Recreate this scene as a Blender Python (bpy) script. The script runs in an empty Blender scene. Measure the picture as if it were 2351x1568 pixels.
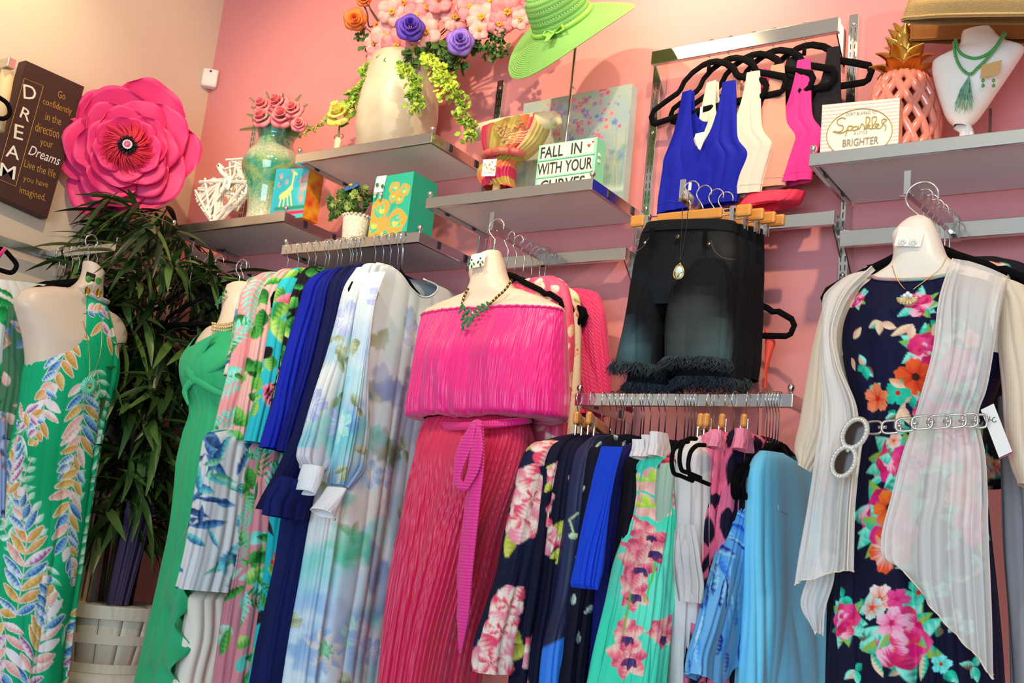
import bpy, math, random
import numpy as np
from mathutils import Vector, Matrix, noise
random.seed(7); np.random.seed(7)
PI = math.pi
# ------------------------------------------------------------------ camera
FPX, CX, CY = 2536.8, 1175.5, 784.0
ROLL, PITCH, YAW = 0.105754986, 0.199894513, 0.596890541
CAM = np.array([3.71, -2.93, 1.25])
_cy, _sy, _cp, _sp = math.cos(YAW), math.sin(YAW), math.cos(PITCH), math.sin(PITCH)
_F = np.array([-_sy*_cp, _cy*_cp, _sp]); _r = np.array([_cy, _sy, 0.0]); _u = np.cross(_r, _F)
_R = math.cos(ROLL)*_r+math.sin(ROLL)*_u; _U = -math.sin(ROLL)*_r+math.cos(ROLL)*_u
cd = bpy.data.cameras.new('camera'); cam = bpy.data.objects.new('camera', cd)
bpy.context.scene.collection.objects.link(cam)
cd.sensor_width = 36; cd.lens = FPX/2351*36; cd.clip_start = 0.05
_m = Matrix([[_R[i], _U[i], -_F[i], CAM[i]] for i in range(3)]+[[0, 0, 0, 1]])
cam.matrix_world = _m
bpy.context.scene.camera = cam
# ------------------------------------------------------------------ world, lamps, exposure
SC = bpy.context.scene
SC.view_settings.view_transform = 'Standard'; SC.view_settings.look = 'None'
SC.view_settings.gamma = 1.0; SC.view_settings.exposure = 0.0
SC.view_settings.use_curve_mapping = False
w = bpy.data.worlds.new('daylight'); SC.world = w; w.use_nodes = True
w.node_tree.nodes['Background'].inputs[0].default_value = (0.96, 0.96, 1.0, 1)
w.node_tree.nodes['Background'].inputs[1].default_value = 0.34
def area(name, loc, target, sx, sy, power, col):
    l = bpy.data.lights.new(name, 'AREA'); l.shape = 'RECTANGLE'; l.size = sx; l.size_y = sy
    l.energy = power; l.color = col
    o = bpy.data.objects.new(name, l); SC.collection.objects.link(o); o.location = loc
    o.rotation_euler = (Vector(target)-Vector(loc)).to_track_quat('-Z', 'Y').to_euler(); return o
def spot(name, loc, target, power, col, ang=60, blend=0.6, r=0.04):
    l = bpy.data.lights.new(name, 'SPOT'); l.energy = power; l.color = col
    l.spot_size = math.radians(ang); l.spot_blend = blend; l.shadow_soft_size = r
    o = bpy.data.objects.new(name, l); SC.collection.objects.link(o); o.location = loc
    o.rotation_euler = (Vector(target)-Vector(loc)).to_track_quat('-Z', 'Y').to_euler(); return o
area('shop_window_daylight', (3.6, -5.8, 1.6), (2.1, 0, 1.2), 3.6, 2.4, 170, (0.58, 0.80, 1.0))
WARM = (1.0, 0.78, 0.48)
spot('track_spot', (3.3, -1.9, 3.75), (2.4, 0, 2.75), 150, WARM, 68)
spot('track_spot', (1.6, -2.0, 3.75), (1.3, 0, 2.75), 165, WARM, 68)
spot('track_spot', (4.4, -1.8, 3.75), (3.25, -0.1, 2.5), 90, WARM, 62)
spot('track_spot', (1.9, -1.6, 3.75), (0.0, -0.7, 2.4), 85, WARM, 75)
spot('wall_washer', (2.38, -0.42, 3.45), (2.30, -0.12, 2.9), 30, (1.0, 0.86, 0.50), 95, 1.0)
spot('wall_washer', (0.45, -1.15, 3.6), (0.0, -0.98, 2.95), 26, (1.0, 0.84, 0.48), 85, 1.0)
# ------------------------------------------------------------------ helpers
C = SC.collection
def P(px, py, x=None, y=None, z=None, pl=None):
    d = _F+_R*(px-CX)/FPX-_U*(py-CY)/FPX
    if x is not None: t = (x-CAM[0])/d[0]
    elif y is not None: t = (y-CAM[1])/d[1]
    elif pl is not None: t = (np.asarray(pl[0])-CAM)@pl[1]/(d@pl[1])
    else: t = (z-CAM[2])/d[2]
    return CAM+d*t
def proj(V):
    v = np.asarray(V, float)-CAM; zz = v@_F
    return np.stack([CX+FPX*(v@_R)/zz, CY-FPX*(v@_U)/zz], -1)
def V3(*a): return np.array(a, float)
def nrm(v): v = np.asarray(v, float); return v/np.linalg.norm(v)
def lin(c):
    if isinstance(c, str):
        c = [int(c[i:i+2], 16)/255 for i in (0, 2, 4)]
    return tuple(((x/12.92) if x <= 0.04045 else ((x+0.055)/1.055)**2.4) for x in c[:3])
MATS = {}
def mat(name, col=None, rough=0.5, metal=0.0, attr=False, noise_amt=0.0, noise_scale=20, bump=0.0, bump_scale=200,
        col2=None, sheen=0.0, trans=0.0, alpha=1.0, emit=None, emit_s=0, spec=0.5, wave=None, sss=0, coat=0, stretch=None):
    if name in MATS: return MATS[name]
    m = bpy.data.materials.new(name); m.use_nodes = True; nt = m.node_tree; b = nt.nodes['Principled BSDF']
    I = b.inputs
    I['Roughness'].default_value = rough; I['Metallic'].default_value = metal; I['Specular IOR Level'].default_value = spec
    if sheen: I['Sheen Weight'].default_value = sheen
    if trans: I['Transmission Weight'].default_value = trans
    if coat: I['Coat Weight'].default_value = coat; I['Coat Roughness'].default_value = 0.08
    if alpha < 1: I['Alpha'].default_value = alpha
    if emit: I['Emission Color'].default_value = (*lin(emit), 1); I['Emission Strength'].default_value = emit_s
    tc = nt.nodes.new('ShaderNodeTexCoord')
    src = tc.outputs['Object']
    if stretch:
        mp = nt.nodes.new('ShaderNodeMapping'); mp.inputs['Scale'].default_value = stretch
        nt.links.new(src, mp.inputs['Vector']); src = mp.outputs[0]
    c = (*lin(col), 1) if col else (1, 1, 1, 1)
    I['Base Color'].default_value = c
    csock = None
    if attr:
        a = nt.nodes.new('ShaderNodeVertexColor'); a.layer_name = 'print'; csock = a.outputs[0]
        nt.links.new(csock, I['Base Color'])
    if noise_amt:
        n = nt.nodes.new('ShaderNodeTexNoise'); n.inputs['Scale'].default_value = noise_scale; n.inputs['Detail'].default_value = 5
        nt.links.new(src, n.inputs['Vector'])
        r = nt.nodes.new('ShaderNodeMapRange'); r.inputs[1].default_value = 0.3; r.inputs[2].default_value = 0.7
        r.inputs[3].default_value = 0; r.inputs[4].default_value = noise_amt; nt.links.new(n.outputs[0], r.inputs[0])
        mx = nt.nodes.new('ShaderNodeMix'); mx.data_type = 'RGBA'
        nt.links.new(r.outputs[0], mx.inputs[0])
        if csock: nt.links.new(csock, mx.inputs[6])
        else: mx.inputs[6].default_value = c
        mx.inputs[7].default_value = (*lin(col2), 1) if col2 else (c[0]*.6, c[1]*.6, c[2]*.6, 1)
        nt.links.new(mx.outputs[2], I['Base Color'])
    if bump:
        if wave:
            n = nt.nodes.new('ShaderNodeTexWave'); n.bands_direction = wave; n.inputs['Scale'].default_value = bump_scale
            n.inputs['Distortion'].default_value = 1.5; n.inputs['Detail'].default_value = 1
        else:
            n = nt.nodes.new('ShaderNodeTexNoise'); n.inputs['Scale'].default_value = bump_scale
        nt.links.new(src, n.inputs['Vector'])
        bp = nt.nodes.new('ShaderNodeBump'); bp.inputs['Strength'].default_value = bump; bp.inputs['Distance'].default_value = 0.002
        nt.links.new(n.outputs[0], bp.inputs['Height']); nt.links.new(bp.outputs[0], I['Normal'])
    MATS[name] = m; return m
class MB:
    def __init__(s): s.v = []; s.f = []; s.n = 0
    def add(s, V, Fc):
        V = np.asarray(V, float); s.v.append(V)
        s.f += [tuple(i+s.n for i in f) for f in Fc]; s.n += len(V); return s
    def box(s, c, size, rot=None):
        hx, hy, hz = [q/2 for q in size]
        V = np.array([(x, y, z) for x in (-hx, hx) for y in (-hy, hy) for z in (-hz, hz)])
        if rot is not None: V = V@np.array(rot).T
        return s.add(V+np.asarray(c, float), [(0, 1, 3, 2), (4, 6, 7, 5), (0, 4, 5, 1), (2, 3, 7, 6), (0, 2, 6, 4), (1, 5, 7, 3)])
    def frame_box(s, O, A, B, N, w, h, d):   # O = lower left front corner, A right, B up, N outward; box goes back by d
        V = [O+A*a*w+B*b*h-N*c*d for a in (0, 1) for b in (0, 1) for c in (0, 1)]
        return s.add(V, [(0, 1, 3, 2), (4, 6, 7, 5), (0, 4, 5, 1), (2, 3, 7, 6), (0, 2, 6, 4), (1, 5, 7, 3)])
    def tube(s, path, r, n=8, cap=True, flat=None, closed=False):
        p = np.asarray(path, float); m = len(p)
        rr = np.full(m, r) if np.isscalar(r) else np.asarray(r, float)
        if closed: T = np.roll(p, -1, 0)-np.roll(p, 1, 0)
        else: T = np.gradient(p, axis=0)
        T /= np.linalg.norm(T, axis=1)[:, None]+1e-12
        ref = np.array([0, 0, 1.0]) if abs(T[0][2]) < .9 else np.array([1.0, 0, 0])
        if flat is not None: ref = np.asarray(flat[0], float)
        X = np.cross(T[0], ref); X /= np.linalg.norm(X)+1e-9
        V = []
        for i in range(m):
            if flat is not None: X = np.cross(T[i], ref)
            X = X-T[i]*(X@T[i]); X /= np.linalg.norm(X)+1e-9
            Y = np.cross(T[i], X)
            k = 1 if flat is None else flat[1]
            for j in range(n):
                a = 2*PI*j/n; V.append(p[i]+rr[i]*(math.cos(a)*X+k*math.sin(a)*Y))
        Fc = []
        for i in range(m if closed else m-1):
            i2 = (i+1) % m
            for j in range(n): Fc.append((i*n+j, i*n+(j+1) % n, i2*n+(j+1) % n, i2*n+j))
        if cap and not closed: Fc += [tuple(range(n))[::-1], tuple((m-1)*n+j for j in range(n))]
        return s.add(V, Fc)
    def lathe(s, prof, c=(0, 0, 0), n=32, axis=None, sx=1, sy=1):
        V = []; m = len(prof)
        for r, z in prof:
            for j in range(n):
                a = 2*PI*j/n; V.append((r*math.cos(a)*sx, r*math.sin(a)*sy, z))
        V = np.array(V)
        if axis is not None:
            q = Vector((0, 0, 1)).rotation_difference(Vector(axis)).to_matrix(); V = V@np.array(q).T
        Fc = [(i*n+j, i*n+(j+1) % n, (i+1)*n+(j+1) % n, (i+1)*n+j) for i in range(m-1) for j in range(n)]
        if prof[0][0] > 1e-6: Fc.append(tuple(range(n))[::-1])
        if prof[-1][0] > 1e-6: Fc.append(tuple((m-1)*n+j for j in range(n)))
        return s.add(V+np.asarray(c, float), Fc)
    def ball(s, c, r, n=10, sc=(1, 1, 1), rot=None):
        V = []; m = max(4, n//2)
        for i in range(m+1):
            a = PI*i/m
            for j in range(n):
                b = 2*PI*j/n; V.append((math.sin(a)*math.cos(b)*sc[0], math.sin(a)*math.sin(b)*sc[1], math.cos(a)*sc[2]))
        V = np.array(V)*r
        if rot is not None: V = V@np.array(rot).T
        return s.add(V+np.asarray(c, float), [(i*n+j, (i+1)*n+j, (i+1)*n+(j+1) % n, i*n+(j+1) % n) for i in range(m) for j in range(n)])
    def grid(s, G, close=False):             # G[i][j] points
        G = np.asarray(G, float); a, b = G.shape[:2]
        Fc = [(i*b+j, i*b+(j+1) % b, (i+1)*b+(j+1) % b, (i+1)*b+j) for i in range(a-1) for j in range(b if close else b-1)]
        return s.add(G.reshape(-1, 3), Fc)
def wloc(o):
    v = np.zeros(3)
    while o is not None: v = v+np.array(o.location); o = o.parent
    return v
def tag(o, label=None, cat=None, group=None, kind=None):
    if label: o['label'] = label
    if cat: o['category'] = cat
    if group: o['group'] = group
    if kind: o['kind'] = kind
    return o
def mesh_obj(name, V, Fc, m, parent=None, smooth=True, col=None):
    me = bpy.data.meshes.new(name)
    off = wloc(parent) if parent is not None else np.zeros(3)
    V = np.asarray(V, float)
    if parent is None: off = np.array([V[:, 0].mean(), V[:, 1].mean(), V[:, 2].min()])
    V = V-off
    if isinstance(Fc, np.ndarray):
        nf = len(Fc); k = Fc.shape[1]
        me.vertices.add(len(V)); me.vertices.foreach_set('co', V.astype(np.float32).ravel())
        me.loops.add(nf*k); me.loops.foreach_set('vertex_index', Fc.astype(np.int32).ravel())
        me.polygons.add(nf); me.polygons.foreach_set('loop_start', np.arange(0, nf*k, k, dtype=np.int32))
        me.update(calc_edges=True); me.validate()
    else:
        me.from_pydata([tuple(v) for v in V], [], Fc)
    if col is not None:
        a = me.color_attributes.new('print', 'FLOAT_COLOR', 'POINT')
        cc = np.ones((len(V), 4), np.float32); cc[:, :3] = col; a.data.foreach_set('color', cc.ravel())
    me.materials.append(m)
    if smooth: me.polygons.foreach_set('use_smooth', np.ones(len(me.polygons), bool))
    me.update()
    o = bpy.data.objects.new(name, me); C.objects.link(o)
    if parent is not None: o.parent = parent
    else: o.location = tuple(off)
    return o
def obj(name, mb, m, parent=None, smooth=False, bevel=0, subsurf=0, solid=0, label=None):
    o = mesh_obj(name, np.concatenate(mb.v), mb.f, m, parent, smooth)
    if solid:
        q = o.modifiers.new('t', 'SOLIDIFY'); q.thickness = solid; q.offset = 0
    if bevel:
        q = o.modifiers.new('b', 'BEVEL'); q.width = bevel; q.segments = 2; q.limit_method = 'ANGLE'
    if subsurf:
        q = o.modifiers.new('s', 'SUBSURF'); q.levels = subsurf; q.render_levels = subsurf
    if label: o['label'] = label
    return o
def thing(name, label, cat, loc=(0, 0, 0), group=None):
    o = bpy.data.objects.new(name, None); C.objects.link(o); o.location = tuple(float(q) for q in loc)
    o.empty_display_size = 0.05
    return tag(o, label, cat, group)
def dup(root, loc, rotz=0, label=None, group=None):
    r = root.copy(); C.objects.link(r); r.location = tuple(float(q) for q in loc); r.rotation_euler = (0, 0, rotz)
    if label: r['label'] = label
    if group: r['group'] = group
    for ch in list(root.children):
        c = ch.copy(); C.objects.link(c); c.parent = r
        for g in ch.children:
            d = g.copy(); C.objects.link(d); d.parent = c
    return r
def text(s, O, A, B, w, h, m, parent=None, name='lettering', depth=0.0006, shear=0.0, bold=0.0, lift=0.0006, space=1.0):
    cu = bpy.data.curves.new('t', 'FONT'); cu.body = s; cu.extrude = 0.0; cu.offset = bold; cu.space_character = space
    cu.resolution_u = 3; cu.space_line = 0.9
    o = bpy.data.objects.new('t', cu); C.objects.link(o)
    dg = bpy.context.evaluated_depsgraph_get(); me = o.evaluated_get(dg).to_mesh()
    V = np.array([v.co[:] for v in me.vertices]); Fc = [tuple(p.vertices) for p in me.polygons]
    o.evaluated_get(dg).to_mesh_clear(); bpy.data.objects.remove(o)
    V[:, 0] += shear*V[:, 1]
    mn, mx = V.min(0), V.max(0); V[:, 0] = (V[:, 0]-mn[0])/(mx[0]-mn[0]); V[:, 1] = (V[:, 1]-mn[1])/(mx[1]-mn[1])
    A = nrm(A); B = nrm(B); N = np.cross(A, B)
    W = O+np.outer(V[:, 0]*w, A)+np.outer(V[:, 1]*h, B)+N*lift
    o = mesh_obj(name, W, Fc, m, parent, False)
    return o
# plain materials
chrome = mat('polished_chrome', 'D8D6D2', 0.17, 1.0)
chrome_wire = mat('chrome_wire', 'D5D5D5', 0.2, 1.0)
black_velvet = mat('black_velvet', '0B080A', 0.95, spec=0.12)
dark_clip = mat('dark_plastic', '33303A', 0.4)
shelf_white = mat('white_laminate', 'E6DEDC', 0.35)
glass_edge = mat('green_glass_edge', '3E8F78', 0.15)
# ================================================================== setting
pink = mat('pink_wall_paint', 'E08C8C', 0.55, noise_amt=0.08, noise_scale=3, bump=0.05, bump_scale=300)
cream = mat('cream_wall_paint', 'E4CDB4', 0.6, noise_amt=0.05, noise_scale=3, bump=0.05, bump_scale=300)
ceilm = mat('ceiling_paint', 'E9E0D2', 0.8); floorm = mat('wood_floor', 'D2C6B8', 0.4, noise_amt=.2, noise_scale=6)
def struct(name, mb, m): o = obj(name, mb, m); o['kind'] = 'structure'; return o
struct('wall_back', MB().box((2.7, 0.05, 1.9), (5.6, 0.1, 4.0)), pink)
struct('wall_left', MB().box((-0.05, -3.0, 1.9), (0.1, 6.2, 4.0)), cream)
struct('floor', MB().box((2.7, -3.0, -0.05), (5.6, 6.2, 0.1)), floorm)
struct('ceiling', MB().box((2.7, -3.0, 3.95), (5.6, 6.2, 0.1)), ceilm)
# ------------------------------------------------------------------ slotted uprights
def upright(x, z0, z1, label, axis='x'):
    t = thing('slotted_upright', label, 'wall bracket', (x, 0, z0))
    obj('channel', MB().box((x, -0.011, (z0+z1)/2), (0.028, 0.022, z1-z0)), chrome, t, bevel=0.0015)
    s = MB(); z = z0+0.02
    while z < z1-0.03:
        for dx in (-0.006, 0.006): s.box((x+dx, -0.0222, z), (0.0028, 0.001, 0.016))  # no real holes: dark boxes stand for the shade inside the slots
        z += 0.0254
    o = obj('slots', s, dark_clip, t); o['kind'] = 'stuff'
    k = MB()
    for zz in np.arange(z1-0.03, z0, -0.25): k.ball((x, -0.022, zz), 0.006, 10, (1, .4, 1))
    obj('screws', k, chrome_wire, t, True)
UP = [0.35, 0.96, 1.57, 2.18, 2.80, 3.41]
upright(UP[0], 1.2, 2.905, 'chrome slotted wall upright behind the left shelf with the heart wreath')
upright(UP[1], 1.2, 2.60, 'chrome slotted wall upright between the two left shelves')
upright(UP[2], 1.2, 2.905, 'slotted wall upright rising left of the scarf bust and green hat')
upright(UP[3], 0.6, 2.905, 'slotted wall upright at the left end of the high tank top rail')
upright(UP[4], 0.6, 2.905, 'slotted wall upright at the right end of the tank top rail beside the pineapple')
upright(UP[5], 0.6, 2.905, 'slotted wall upright beyond the right end of the photo')
# ------------------------------------------------------------------ shelves
def shelf(x0, x1, zb, label, board=True, h=0.034, dep=0.35, glass=False):
    t = thing('chrome_shelf', label, 'shelf', ((x0+x1)/2, 0, zb))
    zc = zb+h/2; x0 += 0.004; x1 -= 0.004
    fb = obj('front_bar', MB().box(((x0+x1)/2, -dep+0.006, zc), (x1-x0, 0.014, h)), chrome, t, bevel=0.002)
    for x in (x0+0.006, x1-0.006):
        sb = obj('side_bar', MB().box((x, -dep/2, zc), (0.012, dep-0.02, h)), chrome, t, bevel=0.0015)
        obj('wall_bracket', MB().box((x, -0.03, zb-0.03), (0.006, 0.055, 0.09)), chrome, t, bevel=0.001)
        for yy in (-dep+0.1, -dep+0.25):
            obj('shelf_clip', MB().box((x, yy, zb+h*0.55), (0.018, 0.02, h*0.7)), dark_clip, sb, bevel=0.001)
    if board:
        b = obj('shelf_board', MB().box(((x0+x1)/2, -dep/2, zb+h-0.013), (x1-x0-0.03, dep-0.02, 0.012)), shelf_white, t)
        obj('board_edge', MB().box(((x0+x1)/2, -dep+0.0145, zb+h-0.012), (x1-x0-0.03, 0.002, 0.010)), glass_edge, t)
    for x in (x0+0.008, x1-0.008):
        k = MB(); k.lathe([(0.0035, 0), (0.0035, 0.006), (0.006, 0.008), (0.0085, 0.013), (0.009, 0.017), (0.0065, 0.023), (0, 0.0255)], (x, -dep+0.008, zb+h), 14)
        obj('ball_finial', k, chrome, fb, True)
    return t
S1 = shelf(UP[0], UP[1], 2.334, 'left chrome shelf carrying the white heart wreath and green vase')
S2 = shelf(UP[1], UP[2], 2.545, 'upper chrome shelf carrying the large flower pot')
SH = shelf(UP[1], UP[2], 2.212, 'chrome shelf carrying the teal butterfly box, hangers hooked over its front bar')
S3 = shelf(UP[2], UP[3], 2.322, 'chrome shelf carrying the letter light box and scarf bust')
S4 = shelf(UP[4], UP[5]+0.1, 2.317, 'right chrome shelf carrying the pineapple and white necklace bust')
SL = shelf(UP[3], UP[4], 1.697, 'low chrome hang rail packed with hangers below the denim shorts', board=False)
# ------------------------------------------------------------------ cross rails
def rail(x0, x1, zc, label, y=-0.1, h=0.045, name='chrome_rail'):
    t = thing(name, label, 'rail', ((x0+x1)/2, y, zc))
    obj('tube', MB().box(((x0+x1)/2, y, zc), (x1-x0, 0.018, h)), chrome, t, bevel=0.002)
    for x in (x0+0.01, x1-0.01):
        g = MB(); g.add([(x, y, zc+.02), (x, y, zc-.02), (x, -.02, zc-.09), (x, -.02, zc+.02), (x+.004, y, zc+.02), (x+.004, y, zc-.02), (x+.004, -.02, zc-.09), (x+.004, -.02, zc+.02)],
            [(0, 1, 2, 3), (7, 6, 5, 4), (0, 4, 5, 1), (1, 5, 6, 2), (2, 6, 7, 3), (3, 7, 4, 0)])
        obj('bracket', g, chrome, t)
rail(2.20, 2.785, 2.835, 'high chrome rail holding the five tank tops')
rail(2.20, 2.80, 2.262, 'chrome cross rail behind the denim shorts hangers', h=0.04)
rail(1.58, 2.17, 2.205, 'chrome cross rail behind the pink dress mannequin', h=0.04)
rail(2.815, 3.50, 2.20, 'chrome cross rail behind the sheer kimono mannequin', h=0.045)
rail(0.36, 0.95, 2.20, 'chrome cross rail under the left shelf', h=0.04)
def arm(x, y1, z0, z1, label, y0=-0.11, plate=0.055):
    t = thing('face_out_arm', label, 'display arm', (x, y0, z0))
    d = nrm(V3(0, y1-y0, z1-z0)); n = np.cross(V3(1, 0, 0), d)
    obj('bar', MB().add([V3(x+sx*.007, yy, zz)+n*s*0.016 for (yy, zz) in ((y0, z0), (y1, z1)) for sx in (-1, 1) for s in (-1, 1)],
        [(0, 1, 3, 2), (4, 6, 7, 5), (0, 4, 5, 1), (2, 3, 7, 6), (0, 2, 6, 4), (1, 5, 7, 3)]), chrome, t)
    obj('end_plate', MB().box((x, y1, z1+0.012), (0.016, 0.006, plate)), chrome, t, bevel=0.0015)
    obj('saddle', MB().box((x, y0+.01, z0), (0.03, 0.03, 0.06)), chrome, t, bevel=0.002)
    k = MB()
    obj('stop_screw', k.tube([(x-.02, y1+.02, z1-.012), (x+.01, y1+.02, z1-.012)], 0.003, 6), chrome_wire, t, True)
arm(1.874, -0.40, 2.215, 2.225, 'chrome display arm holding the pink dress mannequin')
arm(2.454, -0.34, 2.262, 2.285, 'chrome display arm holding the denim shorts')
arm(3.106, -0.57, 2.205, 2.15, 'chrome display arm holding the kimono mannequin')
arm(0.56, -0.40, 2.205, 2.235, 'chrome display arm above the twisted green dress')
# left wall rail and arm
t = thing('chrome_rail', 'chrome rail along the cream wall under the lettered sign', 'rail', (0.1, -0.9, 2.2))
obj('tube', MB().box((0.06, -1.0, 2.185), (0.018, 0.95, 0.035)), chrome, t, bevel=0.002)
for yy in (-1.05, -0.55): obj('bracket', MB().box((0.03, yy, 2.17), (0.06, 0.006, 0.07)), chrome, t)
# ================================================================== cloth library
def sm(x, a, b):
    q = np.clip((x-a)/(b-a), 0, 1); return q*q*(3-2*q)
def crom(R, m):                               # Catmull-Rom through rows -> m samples (uniform in chord length)
    R = np.asarray(R, float); d = np.r_[0, np.cumsum(np.linalg.norm(np.diff(R[:, :4], axis=0), axis=1)+1e-6)]
    q = np.linspace(0, d[-1], m); T = np.gradient(R, d, axis=0) if len(R) > 2 else np.tile((R[1]-R[0])/(d[1]-d[0]), (2, 1))
    i = np.clip(np.searchsorted(d, q, 'right')-1, 0, len(d)-2); h = (d[i+1]-d[i])[:, None]; t = ((q-d[i])/h[:, 0])[:, None]
    lo = np.minimum(R[i], R[i+1]); hi = np.maximum(R[i], R[i+1]); pad = 0.15*(hi-lo)
    r = (2*t**3-3*t**2+1)*R[i]+(t**3-2*t**2+t)*h*T[i]+(-2*t**3+3*t**2)*R[i+1]+(t**3-t**2)*h*T[i+1]
    return np.clip(r, lo-pad, hi+pad)
def wn(x, seed, k=4, f=1.0):                  # smooth 1-D noise in about -1..1
    rs = np.random.RandomState(seed); o = np.zeros_like(x, float)
    for i in range(k): o += np.sin(x*f*(1+i*0.83+rs.rand())+rs.rand()*6.28)/(1+0.4*i)
    return o/(k*0.5)
def sn(s, t, seed, f=1.0, k=5):               # smooth 2-D noise
    rs = np.random.RandomState(seed); o = np.zeros(np.broadcast(s, t).shape)
    for i in range(k):
        a = rs.rand()*6.28; fr = f*(0.6+rs.rand()*1.2)
        o = o+np.sin(fr*(math.cos(a)*s+math.sin(a)*t)+rs.rand()*6.28+1.3*np.sin(fr*.7*(math.sin(a)*s-math.cos(a)*t)+rs.rand()*6))
    return o/k*1.3
class Cloth:
    """a draped tube (or open sheet) of cloth: left/right edge points per row, unprojected on the garment's own plane"""
    def __init__(s, rows, x=None, y=None, pl=None, depth=0.08, nth=120, nv=120, folds=((9, .003, .014),), top=None, bot=None,
                 seed=1, sheet=False, N=None, bulge=None, hem=0.0, pts=None, dirn=None, front=0.72, pw=0.85, rim=0.0, slant=0.3, fit=True):
        if pts is None:
            if N is None: N = V3(1, 0, 0) if x is not None else V3(0, -1, 0)
            if pl is not None: N = nrm(pl[1])
            L = np.array([P(r[0], r[1], x=x, y=y, pl=pl) for r in rows]); Rr = np.array([P(r[2], r[3], x=x, y=y, pl=pl) for r in rows])
            D = np.array([(r[4] if len(r) > 4 else depth) for r in rows]); O = np.array([(r[5] if len(r) > 5 else 0) for r in rows])
        else:
            L, Rr, D, O = pts
            L = np.asarray(L, float); Rr = np.asarray(Rr, float)
            D = np.full(len(L), depth) if D is None else np.asarray(D, float); O = np.zeros(len(L)) if O is None else np.asarray(O, float)
        s.N = N
        if pts is None and fit and not sheet:     # keep the outline where the rows put it, whatever the thickness
            want = np.array([[r[0], r[2]] for r in rows], float); L0, R0_ = L.copy(), Rr.copy(); ths = np.linspace(0, 2*PI, 49)
            for it in range(4):
                cc, hh = (L+Rr)/2, (Rr-L)/2
                q = cc[:, None]+hh[:, None]*(np.sign(np.cos(ths))*np.abs(np.cos(ths))**pw)[None, :, None]+N*(D[:, None]*(np.abs(np.sin(ths))**0.8*np.sign(np.sin(ths)))[None]+O[:, None])[..., None]
                X = proj(q)[..., 0]; lo, hi = X.min(1), X.max(1); e0 = proj(L)[:, 0]; e1 = proj(Rr)[:, 0]; g = (R0_-L0)/np.maximum(e1-e0, 1)[:, None]*0+((Rr-L)/np.maximum(e1-e0, 1)[:, None])
                dl = want[:, 0]-lo; dr = want[:, 1]-hi
                w0 = np.maximum(e1-e0, 1); w1 = w0+dr-dl; k_ = np.where(w1 < .35*w0, (.35*w0-w1)/2, 0)
                L = L+g*(dl-k_)[:, None]; Rr = Rr+g*(dr+k_)[:, None]
        K = crom(np.c_[L, Rr, D, O], nv); L, Rr, D, O = K[:, :3], K[:, 3:6], K[:, 6], K[:, 7]
        if sheet: th = np.linspace(PI, 0, nth)
        else:
            nf = int(nth*front); th = np.r_[np.linspace(PI, 0, nf, endpoint=False), np.linspace(0, -PI, nth-nf, endpoint=False)]
        s.sheet = sheet; s.nth, s.nv = nth, nv
        v = np.linspace(0, 1, nv)
        TH, VV = np.meshgrid(th, v)
        c = np.cos(TH); sn_ = np.sin(TH)
        u = np.sign(c)*np.abs(c)**pw
        # top / hem offsets remap v per column
        V2 = VV.copy()
        t0 = np.zeros_like(th) if top is None else np.array([top(math.copysign(abs(math.cos(a))**pw, math.cos(a)), math.sin(a)) for a in th])
        t1 = np.zeros_like(th) if bot is None else np.array([bot(math.copysign(abs(math.cos(a))**pw, math.cos(a)), math.sin(a)) for a in th])
        V2 = t0[None, :]+(1-t1-t0)[None, :]*VV
        def at(A): 
            idx = V2*(nv-1); i = np.clip(idx.astype(int), 0, nv-2); f = idx-i
            return A[i]*(1-f)[..., None]+A[i+1]*f[..., None] if A.ndim == 2 else A[i]*(1-f)+A[i+1]*f
        Lg, Rg, Dg, Og = at(L), at(Rr), at(D), at(O)
        Cc = (Lg+Rg)/2; H = (Rg-Lg)/2; hl = np.linalg.norm(H, axis=2)
        Hd = H/np.maximum(hl, 1e-6)[..., None]
        s.u = u; s.v = V2
        tt = np.r_[0, np.cumsum(np.linalg.norm(np.diff((L+Rr)/2, axis=0), axis=1))]
        s.t = at(tt[:, None])[..., 0]; s.len = tt[-1]
        hm = hl.mean(); sgn = np.where(sn_ < -1e-9, -1, 1)
        s.front = sn_ >= -1e-9
        tf = np.linspace(-PI, PI, 721); uf = np.sign(np.cos(tf))*np.abs(np.cos(tf))**pw; vf = np.abs(np.sin(tf))**.8*np.sign(np.sin(tf))
        dm = max(float(np.mean(D)), 1e-4) if not sheet else 0.0
        ar = np.r_[0, np.cumsum(np.hypot(np.diff(uf)*float(np.mean(hl)), np.diff(vf)*dm))]; a90 = np.interp(PI/2, tf, ar); tot = ar[-1]
        sa = a90-np.interp(np.where(th > PI/2+1e-9, th, th), tf, ar)          # 0 at the front centre, + to the right
        sa = np.where(sa > tot/2, sa-tot, sa)
        s.s = sa[None, :]*(0.35+0.65*hl/hm)
        gs = TH/PI                             # 0..1 over the front
        base = Cc+H*u[..., None]+N*(Dg*np.abs(sn_)**0.8*np.sign(sn_)*(1 if not sheet else 1)+Og)[..., None]
        if bulge is not None: base = base+N*(np.where(sn_ > 0, bulge(u, V2), 0))[..., None]
        s.px = proj(base)
        disp = np.zeros_like(VV)
        for k, (fr, a0, a1) in enumerate(folds):
            ph = 0.9*wn(TH*1.7, seed+k*7)+0.35*wn(V2*3, seed+k*5)+slant*V2
            w_ = np.sin(2*PI*fr*gs/1.0+ph*2.2)
            w2 = np.sin(2*PI*fr*0.53*gs+ph*1.3+k)
            am = 0.75+0.35*np.sin(TH*2.3+seed*1.7+k)+0.2*np.sin(V2*4+seed)
            f_ = (0.75*(2*np.abs(w_)**0.85-1.15)+0.55*w2)*am
            disp += (a0+(a1-a0)*V2**0.8)*f_
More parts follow.
